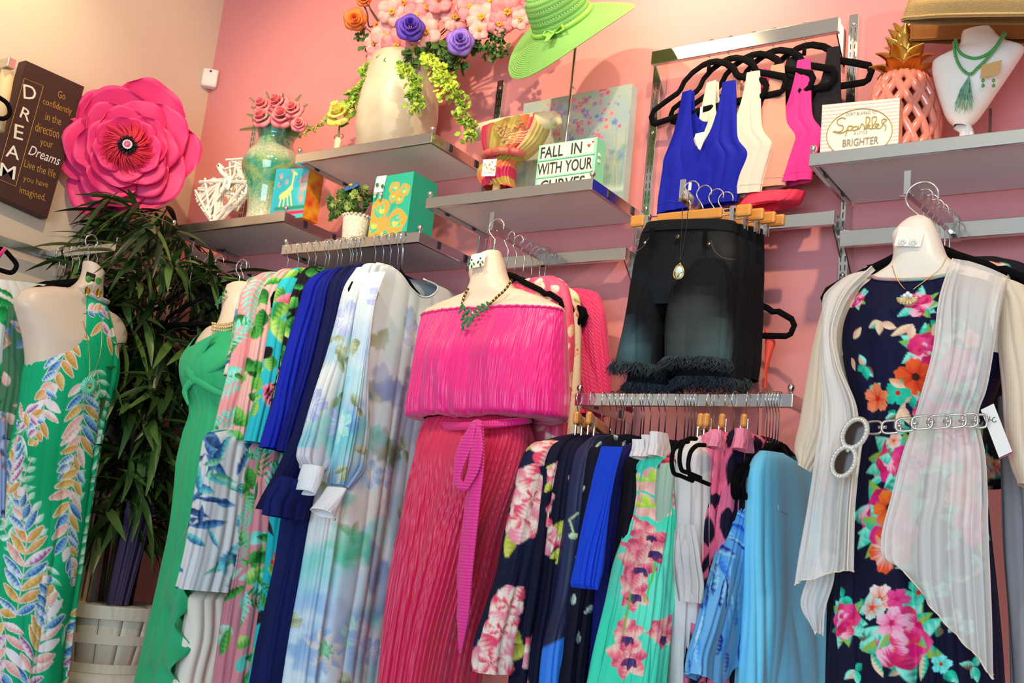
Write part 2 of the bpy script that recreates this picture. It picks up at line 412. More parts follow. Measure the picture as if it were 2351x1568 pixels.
        if rim: disp += rim*np.exp(-((V2-V2.min(0))/0.012)**2)
        dirv = N*np.sign(sn_+1e-9)[..., None]*np.abs(sn_)[..., None]**0.4+Hd*(c*0.5)[..., None]
        base = base+dirv*disp[..., None]
        if hem:
            base[..., 2] += hem*(VV**6)*wn(TH*2.2, seed+31)
        s.V = base; s.col = np.zeros((nv, nth, 3)); s.seed = seed
    # ---- painting (flat print, stays on the cloth)
    def base(s, c, c2=None, f=8, amt=1.0):
        s.col[:] = lin(c)
        if c2:
            n = sm(sn(s.s, s.t, s.seed+3, f), -0.5, 0.7)[..., None]*amt
            s.col[:] = s.col*(1-n)+np.array(lin(c2))*n
        return s
    def at(s, px, py):
        q = (s.px[..., 0]-px)**2+(s.px[..., 1]-py)**2+np.where(s.front, 0, 1e9)
        i = np.unravel_index(np.argmin(q), q.shape); return s.s[i], s.t[i]
    def _w(s, c, R):
        return (np.abs(s.s-c[0]) < R) & (np.abs(s.t-c[1]) < R)
    def _put(s, m, a, col):
        a = np.clip(a, 0, 1)[:, None]; s.col[m] = s.col[m]*(1-a)+np.array(col)*a
    def leaf(s, c, ang, L, W, col, col2=None, vein=None, sk=0.85, edge=None):
        m = s._w(c, L*1.05)
        if not m.any(): return
        ds, dt = s.s[m]-c[0], s.t[m]-c[1]; ca, sa = math.cos(math.radians(ang)), math.sin(math.radians(ang))
        l = (ds*ca+dt*sa)/L; w_ = -ds*sa+dt*ca
        hw = W*np.sin(PI*np.clip(l, 0, 1)**sk)
        d = np.where((l > 0) & (l < 1), hw-np.abs(w_), -1)
        e = max(W*0.12, 0.0006)
        if edge: s._put(m, sm(d, -e*2.2, -e*1.2)*((l > 0.02) & (l < .98)), lin(edge))
        cc = np.array(lin(col))[None, :]*np.ones((len(l), 1))
        if col2:
            k = sm(w_/W+0.8*l+0.25*np.sin(40*l+9*c[0]), -0.2, 1.0)[:, None]; cc = cc*(1-k)+np.array(lin(col2))*k
        a = sm(d, -e, e)
        s.col[m] = s.col[m]*(1-a[:, None])+cc*a[:, None]
        if vein: s._put(m, a*sm(-np.abs(w_), -W*0.16, -W*0.05)*0.8, lin(vein))
    def frond(s, path, n, L, W, cols, px=True, spine=None, spread=50, taper=0.5, rnd=None, edge=None):
        pts = np.array([s.at(*q) for q in path]) if px else np.array(path, float)
        d = np.r_[0, np.cumsum(np.linalg.norm(np.diff(pts, axis=0), axis=1))]
        rnd = rnd or random.Random(int(pts[0, 0]*1e4)+n)
        for i in range(n):
            q = i/(n-1)*d[-1]
            p = np.array([np.interp(q, d, pts[:, 0]), np.interp(q, d, pts[:, 1])])
            p2 = np.array([np.interp(min(q+.004, d[-1]), d, pts[:, 0]), np.interp(min(q+.004, d[-1]), d, pts[:, 1])])
            p1 = np.array([np.interp(max(q-.004, 0), d, pts[:, 0]), np.interp(max(q-.004, 0), d, pts[:, 1])])
            a = math.degrees(math.atan2(p2[1]-p1[1], p2[0]-p1[0])); k = i/(n-1)
            ln = L*(0.55+0.9*math.sin(PI*min(1, k*0.75+0.15)))*(1-taper*k*k)
            for sd in (-1, 1):
                cc = cols[rnd.randrange(len(cols))]; c1, c2 = cc if isinstance(cc, tuple) else (cc, None)
                s.leaf(p, a+sd*(spread*(1-0.35*k)+rnd.uniform(-6, 6)), ln*rnd.uniform(.85, 1.1), W*rnd.uniform(.85, 1.15), c1, c2, edge=edge)
        if spine: s.line(pts, 0.0012, spine)
    def line(s, pts, r, col, px=False):
        pts = np.array([s.at(*q) for q in pts]) if px else np.asarray(pts, float)
        cen = pts.mean(0); R = np.abs(pts-cen).max()+0.02; m = s._w(cen, R)
        if not m.any(): return
        X, Y = s.s[m], s.t[m]; best = np.full(X.shape, 9.)
        for a, b in zip(pts[:-1], pts[1:]):
            ab = b-a; q = np.clip(((X-a[0])*ab[0]+(Y-a[1])*ab[1])/(ab@ab+1e-12), 0, 1)
            best = np.minimum(best, np.hypot(X-a[0]-q*ab[0], Y-a[1]-q*ab[1]))
        s._put(m, sm(-best, -r*1.6, -r*.5), lin(col))
    def flower(s, c, R, n, cin, cout, cen=None, rot=0, deep=0.35, streak=0.5, edge=None):
        m = s._w(c, R*1.3)
        if not m.any(): return
        ds, dt = s.s[m]-c[0], s.t[m]-c[1]; r = np.hypot(ds, dt); th = np.arctan2(dt, ds)+rot
        rr = R*(1-deep*(1-np.abs(np.cos(n*th/2))**0.7)+0.06*np.sin(3*th+c[0]*90)+0.04*np.sin(17*th))
        a = sm(rr-r, -0.0006, 0.0012)
        if edge: s._put(m, sm(rr*1.08+.001-r, -0.0006, 0.0012), lin(edge))
        k = np.clip(r/rr+streak*0.35*np.sin(n*4*th+2*np.sin(5*th))+0.25*np.cos(n*th), 0, 1)[:, None]
        cc = np.array(lin(cin))*(1-k)+np.array(lin(cout))*k
        s.col[m] = s.col[m]*(1-a[:, None])+cc*a[:, None]
        if cen: s._put(m, sm(R*0.2-r, -0.0006, 0.001), lin(cen))
    def peony(s, c, R, cols, seed=0, green='3E8F3E'):
        rd = random.Random(seed+int(c[0]*1e3))
        for i in range(3): s.leaf(c, rd.uniform(0, 360), R*1.45, R*0.28, green, '9AB83A')
        for ring, (rr, n) in enumerate(((1.0, 6), (0.72, 5), (0.42, 4))):
            for i in range(n):
                a = 360*i/n+rd.uniform(-18, 18)+ring*30
                p = (c[0]+0.05*R*rd.uniform(-1, 1), c[1]+.05*R*rd.uniform(-1, 1))
                c1 = cols[rd.randrange(len(cols))]; c2 = cols[rd.randrange(len(cols))]
                s.leaf(p, a, R*rr, R*rr*0.42, c1, c2, sk=1.5)
        s.blob(c, R*0.14, cols[0], 0.9, 0.4, seed)
    def blob(s, c, R, col, amt=0.8, soft=0.5, seed=0):
        m = s._w(c, R*1.6)
        if not m.any(): return
        ds, dt = s.s[m]-c[0], s.t[m]-c[1]; r = np.hypot(ds, dt); th = np.arctan2(dt, ds)
        rr = R*(1+0.22*np.sin(2*th+seed)+0.15*np.sin(3*th+seed*2.1)+0.1*np.sin(7*th+seed*3)+.05*np.sin(13*th+seed))
        s._put(m, sm(rr-r, -soft*R*.5, soft*R*.5+1e-4)*amt*(0.8+.2*np.sin(60*ds+40*dt+seed)), lin(col))
    def scatter(s, n, fn, rd, front=True):
        lo, hi = s.s[s.s < 5].min(), s.s[s.s < 5].max()
        for i in range(n): fn((rd.uniform(lo, hi), rd.uniform(0, s.len)), i)
    def make(s, name, m, parent=None, solid=0):
        nth, nv = s.nth, s.nv
        j = np.arange(nth if not s.sheet else nth-1); i = np.arange(nv-1); I, J = np.meshgrid(i, j, indexing='ij'); J2 = (J+1) % nth
        Fc = np.stack([I*nth+J, (I+1)*nth+J, (I+1)*nth+J2, I*nth+J2], -1).reshape(-1, 4)
        o = mesh_obj(name, s.V.reshape(-1, 3), Fc, m, parent, True, s.col.reshape(-1, 3))
        if solid:
            q = o.modifiers.new('t', 'SOLIDIFY'); q.thickness = solid; q.offset = 0
        return o
def hung(xp, edge, w=0.45, th=0.03, zt=None, yc=-0.35, seed=1, nth=96, nv=120, folds=((5, .002, .010),), neck=True, **k):
    """garment on a hanger in the plane x = xp; its near edge follows pixels given, it runs w metres back towards the wall"""
    L = [P(a, b, x=xp) for a, b in edge]
    R = [np.array([p[0], min(-0.05, p[1]+w), p[2]]) for p in L]
    L = np.array(L); R = np.array(R)
    D = [th*0.5]+[th]*(len(L)-1)
    if neck:
        c = (L[0]+R[0])/2; d = (R[0]-L[0])
        L = np.vstack([[c-d*0.22+V3(0, 0, 0.035)], L]); R = np.vstack([[c+d*0.22+V3(0, 0, .035)], R]); D = [th*0.4]+D
    return Cloth(None, pts=(L, R, D, None), N=V3(1, 0, 0), seed=seed, nth=nth, nv=nv, folds=folds, **k)
silk = mat('printed_silk', None, 0.45, attr=True, bump=0.15, bump_scale=900, spec=.3)
jersey = mat('printed_jersey', None, 0.7, attr=True, bump=0.25, bump_scale=1200, spec=.12)
chiffon = mat('printed_chiffon', None, 0.55, attr=True, bump=0.2, bump_scale=1500, alpha=0.96, spec=.2)
skin = mat('mannequin_skin', 'E2CBB6', 0.35, spec=.4)
plastic_white = mat('frosted_form', 'F0E6D6', 0.32, spec=.5)
# ------------------------------------------------------------------ velvet hangers
_hp = {}
def hanger(pos, yaw, label, group, w=0.42, name='velvet_hanger', m=None, hook_only=False):
    """pos = top of the rail where the hook sits"""
    key = (name, hook_only, w)
    if key in _hp:
        r = dup(_hp[key], pos, yaw, label, group); return r
    t = thing(name, label, 'hanger', (0, 0, 0), group)
    hk = [(0, 0.020*math.sin(a)-0, 0.0+0.020*math.cos(a)-0.018) for a in np.linspace(-2.0, 1.9, 16)]
    pts = [(0.0, -p[1], p[2]) for p in hk][::-1]
    # opening faces the back, stem at the front centre
    stem = [(0, -0.012, -0.038), (0, -0.003, -0.048), (0, 0, -0.058), (0, 0, -0.095)]
    hook = [(0.020*math.sin(a)*0, 0.020*math.sin(a), 0.020*math.cos(a)-0.018) for a in np.linspace(1.9, -2.3, 18)]+[(0, -0.006, -0.046), (0, 0, -0.056), (0, 0, -0.095)]
    hook = [(y, x, z) for x, y, z in hook]      # hook lies in the hanger's own plane
    sh = 0.0 if name == 'arched_hanger' else -0.045
    hook[-1] = (0, 0, -0.095+sh)
    obj('hook', MB().tube(hook, 0.0017, 7), chrome_wire, t, True)
    h = w/2; zz = -0.09
    top = [(-h*1.0, -0.215), (-h*1.03, -0.20), (-h*.99, -0.182), (-h*.80, -0.158), (-h*.72, -0.158), (-h*.64, -0.146), (-h*.35, -0.118), (-h*.18, -0.098), (-h*.07, -0.091), (0, -0.089)]
    if name == 'arched_hanger': top = [(-h*1.0, -0.215), (-h*1.03, -0.20), (-h*.99, -0.182), (-h*.72, -0.158), (-h*.55, -0.145), (-h*.50, -.135), (-h*.44, -0.112), (-h*.30, -0.090), (-h*.12, -0.075), (0, -0.072)]
    top = top+[(-x, z) for x, z in top[::-1][1:]]
    bar = [(h*.99, -0.222), (h*.93, -0.228), (h*.5, -0.222), (0, -0.222), (-h*.5, -0.222), (-h*.93, -.228), (-h*.99, -0.222)]
    path = [V3(x, 0, z+sh) for x, z in top+bar]
    obj('body', MB().tube(path, 0.0085 if name=='velvet_hanger' else .0105, 8, closed=True, flat=((0, 1, 0), 0.42)), m or black_velvet, t, True)
    c = MB().tube([(0, 0, -0.08+sh), (0, 0, -0.1+sh)], 0.006, 8)
    obj('neck', c, m or black_velvet, t, True)
    _hp[key] = t
    t.location = tuple(float(q) for q in pos); t.rotation_euler = (0, 0, yaw)
    return t
def hook_hanger(pos, yaw, label, group):
    return hanger(pos, yaw, label, group)
# ================================================================== green feather-print dress on a form, left wall arm
XF = 0.40
rd = random.Random(5)
t = thing('mannequin_form', 'pale skin-tone torso form wearing the green feather-print halter dress', 'mannequin', P(165, 700, x=XF))
fr = Cloth([(190, 594, 241, 634, .035), (183, 625, 238, 668, .045), (162, 650, 238, 700, .05), (100, 655, 255, 722, .055), (45, 668, 282, 742, .06), (31, 690, 293, 768, .07),
            (38, 722, 290, 790, .08), (50, 770, 275, 812, .09), (56, 830, 268, 870, .09), (50, 900, 255, 930, .09)], x=XF, nth=90, nv=90, folds=((3, 0, 0),))
fr.base('E2BFA2'); fr.make('torso', skin, t)
cap = fr.V[0]; cc_ = cap.mean(0)
G = [cc_+(cap-cc_)*k+V3(0.0, 0, 0.012*(1-k*k)) for k in (1, .8, .5, .2, 0.01)]
obj('neck_cap', MB().grid(G, True), plastic_white, t, True)
def hookring(top_xyz, parent, r=0.024, axis='y', n=None):
    T = V3(*top_xyz); A = V3(0, 1, 0) if axis == 'y' else V3(1, 0, 0)
    path = [T+A*(r*math.sin(a))+V3(0, 0, r*math.cos(a)-r) for a in np.linspace(1.9, -2.3, 18)]+[T+V3(0, 0, -2.4*r), T+V3(0, 0, -2.4*r-0.05)]
    obj('hook', MB().tube(path, 0.0026, 8), chrome_wire, parent, True)
q = P(213, 540, x=XF); hookring(q, t, 0.024)
t = thing('halter_dress', 'green halter maxi dress printed with pastel feather fronds, far left', 'dress', P(130, 1500, x=XF))
d = Cloth([(155, 657, 243, 700, .062), (150, 690, 250, 725, .072), (128, 735, 262, 765, .085), (92, 785, 272, 815, .10), (54, 832, 273, 868, .108), (46, 880, 262, 915, .11), (38, 940, 244, 975, .105),
           (26, 1000, 230, 1035, .11), (10, 1080, 216, 1115, .12), (-5, 1160, 202, 1195, .13), (-25, 1260, 187, 1295, .135), (-45, 1380, 168, 1412, .14), (-60, 1480, 154, 1512, .145), (-75, 1620, 138, 1652, .15)],
          x=XF, nth=230, nv=470, folds=((2.5, .001, .012), (5, .0005, .004)), seed=4, pw=.9,
          top=lambda u, sn_: 0.0+0.01*(1-u*u))
d.base('12A870', '1BB47E', 10, .5)
FE = [('F6E9EA', 'E9AFA8'), ('E7B07F', 'C99A3A'), ('F0DCE6', 'A05AA0'), ('CFE4F2', '3D86C4'), ('F4C9C0', 'E8A39A'), ('EFE6F0', 'F6E9EA'), ('7FB4E0', '2C6DB0'), ('E8C27A', 'CFA04A')]
WH = [('D8F2E6', '7FD8B4'), ('BFEBD6', '58C79A'), ('E6F7F0', '8FDDBF')]
def FR(path, n, L=.062, W=.0115, cols=FE, **k): d.frond(path, max(4, int(n*1.05)), L*1.0, W, cols, spine='F0C9C0', edge='F3ECEC' if cols is FE else None, **k)
for pth, n, L in (([(230, 1000), (224, 1070), (214, 1150)], 8, .06), ([(70, 960), (40, 1030), (12, 1110)], 8, .06), ([(12, 1200), (40, 1130), (70, 1060)], 7, .05), ([(205, 1180), (208, 1260), (190, 1340)], 8, .05),
                  ([(108, 1300), (112, 1390), (100, 1460)], 8, .05), ([(130, 1420), (138, 1500), (130, 1590)], 8, .05), ([(222, 850), (232, 930), (226, 1010)], 8, .05), ([(-10, 1000), (-15, 1100), (-25, 1200)], 8, .05),
                  ([(170, 1180), (178, 1100), (186, 1040)], 6, .04), ([(30, 1260), (0, 1200), (-20, 1130)], 6, .04), ([(90, 1230), (75, 1180), (60, 1120)], 5, .035)):
    FR(pth, n, L, .0095, WH, spread=58)
FR([(150, 690), (160, 760), (140, 840), (108, 905)], 9, .075)
FR([(104, 895), (100, 950), (78, 1010)], 6, .055)
FR([(190, 880), (192, 950), (182, 1020), (152, 1090)], 10, .075)
FR([(232, 700), (236, 760), (262, 825)], 6, .06, W=.012)
FR([(178, 1080), (160, 1140), (154, 1230), (168, 1330)], 11, .06)
FR([(38, 1410), (50, 1330), (62, 1240), (44, 1140)], 11, .075)
FR([(62, 1570), (90, 1490), (110, 1420), (110, 1340)], 10, .07)
FR([(0, 1400), (15, 1460), (10, 1530), (-10, 1600)], 8, .06)
FR([(0, 1130), (-10, 1050), (-30, 1000)], 6, .06); FR([(10, 980), (55, 945), (90, 960)], 5, .05)
FR([(170, 1440), (150, 1520), (150, 1600)], 7, .055); FR([(160, 700), (200, 712), (245, 716)], 7, .03, W=.009)
FR([(215, 1400), (190, 1480), (185, 1560)], 7, .055)
d.make('dress_body', jersey, t)
cl = MB(); pp = [d.V[2+0, j] for j in range(0, d.nth)]
obj('halter_collar', MB().tube([p+V3(.002, 0, 0.004) for p in pp], 0.009, 7, closed=True), mat('collar_binding', 'E9C6B0', .6, noise_amt=.8, noise_scale=70, col2='5C97B8'), t, True)
# pendant necklace on this dress
t = thing('long_necklace', 'long fine chain necklace with a round mint fringe pendant on the green dress', 'necklace', P(205, 880, x=XF+.15))
def chain(t, pts, plane, r=0.0016, col='B99A5A', n=60, name='chain', beads=False, m=None):
    K = crom([(a, b, 0, 0, 0) for a, b in pts], n); W = [P(a, b, **plane) for a, b in K[:, :2]]
    mb = MB()
    if beads:
        for q in W: mb.ball(q, r, 8)
    else: mb.tube(W, r*.8, 6)
    o = obj(name, mb, m or mat('gold_chain', 'D8B060', .25, 1.0), t, True)
    if beads: o['kind'] = 'stuff'
    return o
PLN = dict(x=XF+.135)
chain(t, [(190, 735), (200, 775), (206, 820), (205, 868)], PLN); chain(t, [(232, 742), (234, 775), (226, 830), (210, 868)], PLN)
mint = mat('mint_thread', '7FE0C0', .8, bump=.4, bump_scale=300)
c0 = P(204, 886, **PLN); mb = MB()
for i in range(46):
    a = 2*PI*i/46; e = c0+V3(0.004*math.sin(i*3), math.cos(a)*.028, math.sin(a)*.030)
    mb.tube([c0+V3(.004, math.cos(a)*.006, math.sin(a)*.007), e], [0.0016, 0.0026], 5)
obj('fringe_disc', mb, mint, t, True); t.children[-1]['kind'] = 'stuff'
obj('centre_ring', MB().tube([c0+V3(.006, .0055*math.cos(a), .008*math.sin(a)) for a in np.linspace(0, 2*PI, 20)[:-1]], .0014, 6, closed=True), MATS['gold_chain'], t, True)
# earring card on the form neck
t = thing('earring_card', 'dark card with green disc and gold leaf earrings on the left form neck', 'earrings', P(212, 640, x=XF+.05))
O = P(196, 640, x=XF+.07); A = nrm(P(230, 652, x=XF+.07)-O); N_ = V3(1, 0, 0); B = nrm(np.cross(N_, A))
obj('card', MB().frame_box(O, A, B, N_, .036, .026, .0012), mat('black_card', '2A2420', .6), t)
wht = mat('white_ink', 'F2EEE6', .6)
text('Amour', O+A*.005+B*.006+N_*.0005, A, B, .026, .008, wht, t, shear=.3)
gold = mat('brushed_gold', 'E2B458', .28, 1.0); leafg = mat('bright_green_enamel', '4FA84A', .5)
for i, (a, b, c, e) in enumerate(((203, 641, 198, 668), (226, 645, 224, 672))):
    q = P(a, b, x=XF+.075); obj('disc', MB().lathe([(0, .002), (.011, .002), (.012, 0), (.011, -.002), (0, -.002)], q, 20, (1, 0, 0)), leafg, t, True)
    q2 = P(c, e, x=XF+.075); L = []
    for k in np.linspace(0, 1, 9):
        wv = .012*math.sin(PI*k**.8)+1e-4; L.append([q2+V3(.001+.004*abs(j)*1.0, j*wv, .016-.034*k) for j in (-1, -.5, 0, .5, 1)])
    obj('gold_leaf', MB().grid(L), gold, t, True, solid=.001)
# ================================================================== pink off-shoulder dress
YP = -0.42
t = thing('mannequin_form', 'skin-tone hanging torso form wearing the hot pink off-shoulder dress', 'mannequin', P(1120, 700, y=YP))
def chest(u, v): return 0.008*np.exp(-((np.abs(u)-.38)/.2)**2-((v-.75)/.18)**2)
fr = Cloth([(1082, 606, 1150, 574, .03), (1076, 632, 1160, 602, .04), (1078, 652, 1168, 630, .045), (1070, 674, 1180, 653, .05), (1034, 692, 1212, 668, .052), (990, 708, 1264, 690, .055), (970, 725, 1297, 711, .065),
            (970, 760, 1290, 750, .055), (1000, 900, 1260, 890, .055)], y=YP, nth=110, nv=110, folds=((3, 0, 0),), bulge=chest)
fr.base('E2BFA2'); fr.make('torso', skin, t)
cap = fr.V[0]; cc_ = cap.mean(0)
obj('neck_cap', MB().grid([cc_+(cap-cc_)*k+V3(0.0, -.004*(1-k), 0.012*(1-k*k)) for k in (1, .8, .5, .2, 0.01)], True), plastic_white, t, True)
hookring(P(1142, 503, y=YP+.0), t, 0.026, 'x')
pinksat = mat('hot_pink_satin', 'EC0C80', 0.36, bump=.35, bump_scale=55, wave='X', sheen=.3, stretch=(1, 1, .12), spec=.5)
pinkskirt = mat('hot_pink_pleat', 'D80A4E', 0.42, bump=.35, bump_scale=60, wave='X', sheen=.3, stretch=(1, 1, .06))
t = thing('off_shoulder_dress', 'hot pink pleated off-shoulder maxi dress with blouson top and tie sash', 'dress', P(1050, 1500, y=YP))
d = Cloth([(968, 731, 1298, 714, .075), (962, 762, 1302, 747, .09), (952, 820, 1304, 806, .115), (943, 880, 1306, 868, .125), (933, 935, 1306, 922, .13), (930, 956, 1302, 952, .125), (955, 966, 1262, 964, .10), (972, 968, 1222, 964, .085)],
          y=YP, nth=520, nv=200, folds=((24, .0012, .0035), (7, .001, .009), (2.5, .0, .010)), seed=9, bot=lambda u, s_: 0.03*math.sin(9*u)*0.5+0.015, slant=.6, hem=.006,
          bulge=lambda u, v: 0.03*np.exp(-((np.abs(u)-.38)/.22)**2-((v-.35)/.25)**2))
d.base('EC0C80'); d.make('blouson_top', pinksat, t)
E1 = [d.V[1, j] for j in range(0, int(d.nth*.72), 3)]
obj('elastic_edge', MB().tube([p+V3(0, 0, .004)+V3(0, -.0015*math.sin(i*1.9), .0012*math.sin(i*1.3)) for i, p in enumerate(E1)], 0.0035, 6), pinksat, t, True)
d = Cloth([(978, 966, 1210, 960, .075), (968, 985, 1218, 982, .085), (960, 1010, 1224, 1008, .10), (952, 1060, 1220, 1055, .115), (940, 1110, 1206, 1110, .12), (925, 1200, 1180, 1200, .13), (905, 1320, 1152, 1320, .14), (888, 1450, 1122, 1450, .15), (868, 1620, 1095, 1620, .16)],
          y=YP, nth=420, nv=200, folds=((13, .004, .012), (30, .001, .0025), (5, .001, .012)), seed=12)
d.base('D80A4E'); d.make('skirt', pinkskirt, t)
obj('belt', MB().tube([P(a, b, y=YP-.115+.09*(abs(a-1090)/125.)**2) for a, b in [(970, 972), (1000, 976), (1040, 979), (1080, 978), (1120, 975), (1160, 971), (1200, 966), (1218, 964)]], .011, 8, flat=((0, 1, 0), .4)), pinksat, t, True)
sash = mat('ribbed_pink_sash', 'F02C93', 0.4, bump=.9, bump_scale=38, wave='Z', sheen=.3)
def ribbon(pts, wd, name, yy, m=sash, parent=t, k=.3):
    K = crom([(a, b, 0, 0, 0) for a, b in pts], 40)
    z = np.array([P(a, b, y=yy) for a, b in K[:, :2]])
    wv = np.interp(np.linspace(0, 1, 40), np.linspace(0, 1, len(wd)), wd)
    return obj(name, MB().tube(z, wv, 12, flat=((0, 1, 0), k)), m, parent, True)
ribbon([(1100, 975), (1102, 1040), (1090, 1150), (1078, 1250), (1068, 1350), (1062, 1430), (1056, 1500)], [.014, .016, .018, .02, .02, .02, .004], 'sash_tail', YP-.165)
ribbon([(1088, 980), (1092, 1060), (1076, 1180), (1062, 1300), (1056, 1390), (1050, 1420)], [.012, .014, .016, .016, .016, .004], 'sash_tail', YP-.15)
ribbon([(1088, 975), (1070, 1020), (1052, 1075), (1050, 1105), (1064, 1118), (1080, 1095), (1094, 1040), (1100, 985)], [.008, .022, .02, .012, .012, .02, .02, .008], 'sash_loop', YP-.18)
obj('knot', MB().ball(P(1095, 978, y=YP-.17), .02, 14, (1, .6, .9)), sash, t, True)
# green crystal statement necklace
t = thing('statement_necklace', 'emerald crystal bib necklace on the neck of the pink dress form', 'necklace', P(1085, 730, y=YP-.07))
em = mat('emerald_crystal', '0A7F4A', .06, trans=.15, coat=1, spec=.9); blk = mat('black_bead', '141010', .15, spec=.8)
PLN = dict(y=YP-.075)
def beadline(t, pts, plane, r, m, n, name, k2=None):
    K = crom([(a, b, 0, 0, 0) for a, b in pts], n); mb = MB(); mc = MB()
    for i, (a, b) in enumerate(K[:, :2]):
        (mb if (i % 2 == 0 or k2 is None) else mc).ball(P(a, b, **plane), r, 8)
    o = obj(name, mb, m, t, True); o['kind'] = 'stuff'
    if k2 is not None: o2 = obj(name+'_spacer', mc, k2, t, True); o2['kind'] = 'stuff'
beadline(t, [(1175, 643), (1160, 665), (1140, 683), (1126, 697)], PLN, .0042, blk, 17, 'beads', gold)
beadline(t, [(1074, 664), (1066, 680), (1061, 697)], dict(y=YP-.06), .0042, blk, 9, 'beads', gold)
def gem(t, px, py, ang, L, plane, m=em, nm='gem', N=V3(0, -1, 0)):
    c = P(px, py, **plane); R_ = np.cross(V3(0, 0, 1), N)*-1; a = math.radians(ang)
    A = R_*math.cos(a)+V3(0, 0, -1)*math.sin(a); B = np.cross(N, A); V = []; n = 8
    for k, (sc, dd) in enumerate(((1, 0), (.55, .0035))):
        for i in range(n):
            th = 2*PI*i/n; V.append(c+A*L*sc*math.cos(th)+B*L*.48*sc*math.sin(th)+N*dd)
    F_ = [(i, (i+1) % n, n+(i+1) % n, n+i) for i in range(n)]+[tuple(range(n, 2*n)), tuple(range(n))[::-1]]
    return obj(nm, MB().add(V, F_), m, t)
for a, b, g, l in [(1060, 703, 60, .010), (1057, 714, 40, .010), (1066, 708, 110, .010), (1066, 722, 45, .011), (1075, 716, 60, .012), (1062, 732, 20, .010), (1072, 733, 70, .012), (1084, 722, 120, .011), (1080, 735, 100, .012),
                   (1092, 714, 160, .011), (1100, 707, 150, .012), (1110, 702, 150, .012), (1120, 697, 140, .010), (1106, 714, 20, .010), (1116, 708, 170, .011), (1096, 722, 160, .010), (1064, 742, 60, .011), (1074, 746, 90, .010), (1063, 752, 80, .010), (1087, 729, 60, .009)]:
    gem(t, a, b, g, l, dict(y=YP-.088-.04*min(1, max(0, (b-697)/35.))))
t = thing('earring_card', 'white card with emerald drop earrings leaning on the pink form neck', 'earrings', P(1100, 610, y=YP-.05))
cardm = mat('white_card', 'F4EDE2', .5)
O = P(1076, 617, y=YP-.055); A = nrm(P(1108, 611, y=YP-.055)-O+V3(0, 0, 0)); B = nrm(V3(0.12, 0.25, 1)); B = nrm(B-A*(A@B)); N_ = nrm(np.cross(A, B))
obj('card', MB().frame_box(O, A, B, N_, .052, .048, .001), cardm, t, bevel=.0008)
for a, b in ((1083, 606), (1103, 602)):
    obj('stud', MB().ball(P(a, b-9, y=YP-.06), .003, 8), blk, t, True)
    for k in range(3): gem(t, a+(-5, 5, 0)[k], b+(0, 0, 6)[k], (60, 120, 90)[k], .006, dict(y=YP-.062))
# ================================================================== right form, floral dress, kimono
YR = -0.58
t = thing('mannequin_form', 'frosted hanging torso form wearing the navy floral dress and sheer kimono', 'mannequin', P(2110, 650, y=YR))
fr = Cloth([(2060, 527, 2143, 508, .035), (2047, 546, 2155, 532, .045), (2051, 575, 2167, 563, .05), (2046, 608, 2178, 588, .055), (2010, 636, 2214, 612, .058), (1950, 657, 2288, 634, .06), (1915, 680, 2335, 660, .07),
            (1905, 720, 2345, 705, .08), (1920, 830, 2320, 820, .09)], y=YR, nth=110, nv=110, folds=((3, 0, 0),), bulge=chest)
fr.base('E8DCC8'); fr.make('torso', plastic_white, t)
cap = fr.V[0]; cc_ = cap.mean(0)
obj('neck_cap', MB().grid([cc_+(cap-cc_)*k+V3(0.0, 0.012*(1-k), 0.022*(1-k*k)) for k in (1, .8, .5, .2, 0.01)], True), plastic_white, t, True)
hookring(P(2118, 418, y=YR), t, 0.034, 'x')
t = thing('floral_dress', 'navy sleeveless maxi dress with pink, orange and turquoise flowers under the sheer kimono', 'dress', P(2100, 1550, y=YR))
d = Cloth([(1985, 655, 2245, 640, .072), (1945, 690, 2320, 672, .085), (1930, 740, 2318, 730, .10), (1928, 790, 2312, 785, .11), (1938, 870, 2300, 862, .105), (1970, 960, 2268, 955, .095), (1962, 1060, 2262, 1050, .105), (1935, 1200, 2272, 1190, .125), (1918, 1350, 2288, 1340, .135),
           (1905, 1450, 2298, 1440, .14), (1893, 1630, 2310, 1630, .15)], y=YR, nth=330, nv=430, folds=((3.2, .0008, .016), (7, .0003, .004)), seed=21,
          top=lambda u, s_: (0.062*max(0, 1-(abs(u+.02)/.72)**2.2)) if s_ > 0 else 0.0,
          bulge=lambda u, v: 0.025*np.exp(-((np.abs(u)-.38)/.22)**2-((v-.15)/.06)**2))
d.base('14142E', '191A3A', 6)
PK = ['E0257E', 'F04E92', 'C81C5A', 'E83A6A', 'F9B8CC']; OR = ['F25A22', 'E8401C', 'F88A4A']; TQ = '1FC0A0'; rd = random.Random(11)
def bunch(px, py, R, cols):
    c = d.at(px, py)
    for i in range(5): d.leaf(c, rd.uniform(0, 360), R*1.5, R*.33, rd.choice([TQ, '2FD0AE', '17967A', '8A6A3A']), '8FF0D8')
    d.peony(c, R, cols, px, TQ)
def five(px, py, R, ci, co, ce='C8321E'):
    d.flower(d.at(px, py), R, 5, ci, co, ce, rot=px*.1, edge=None)
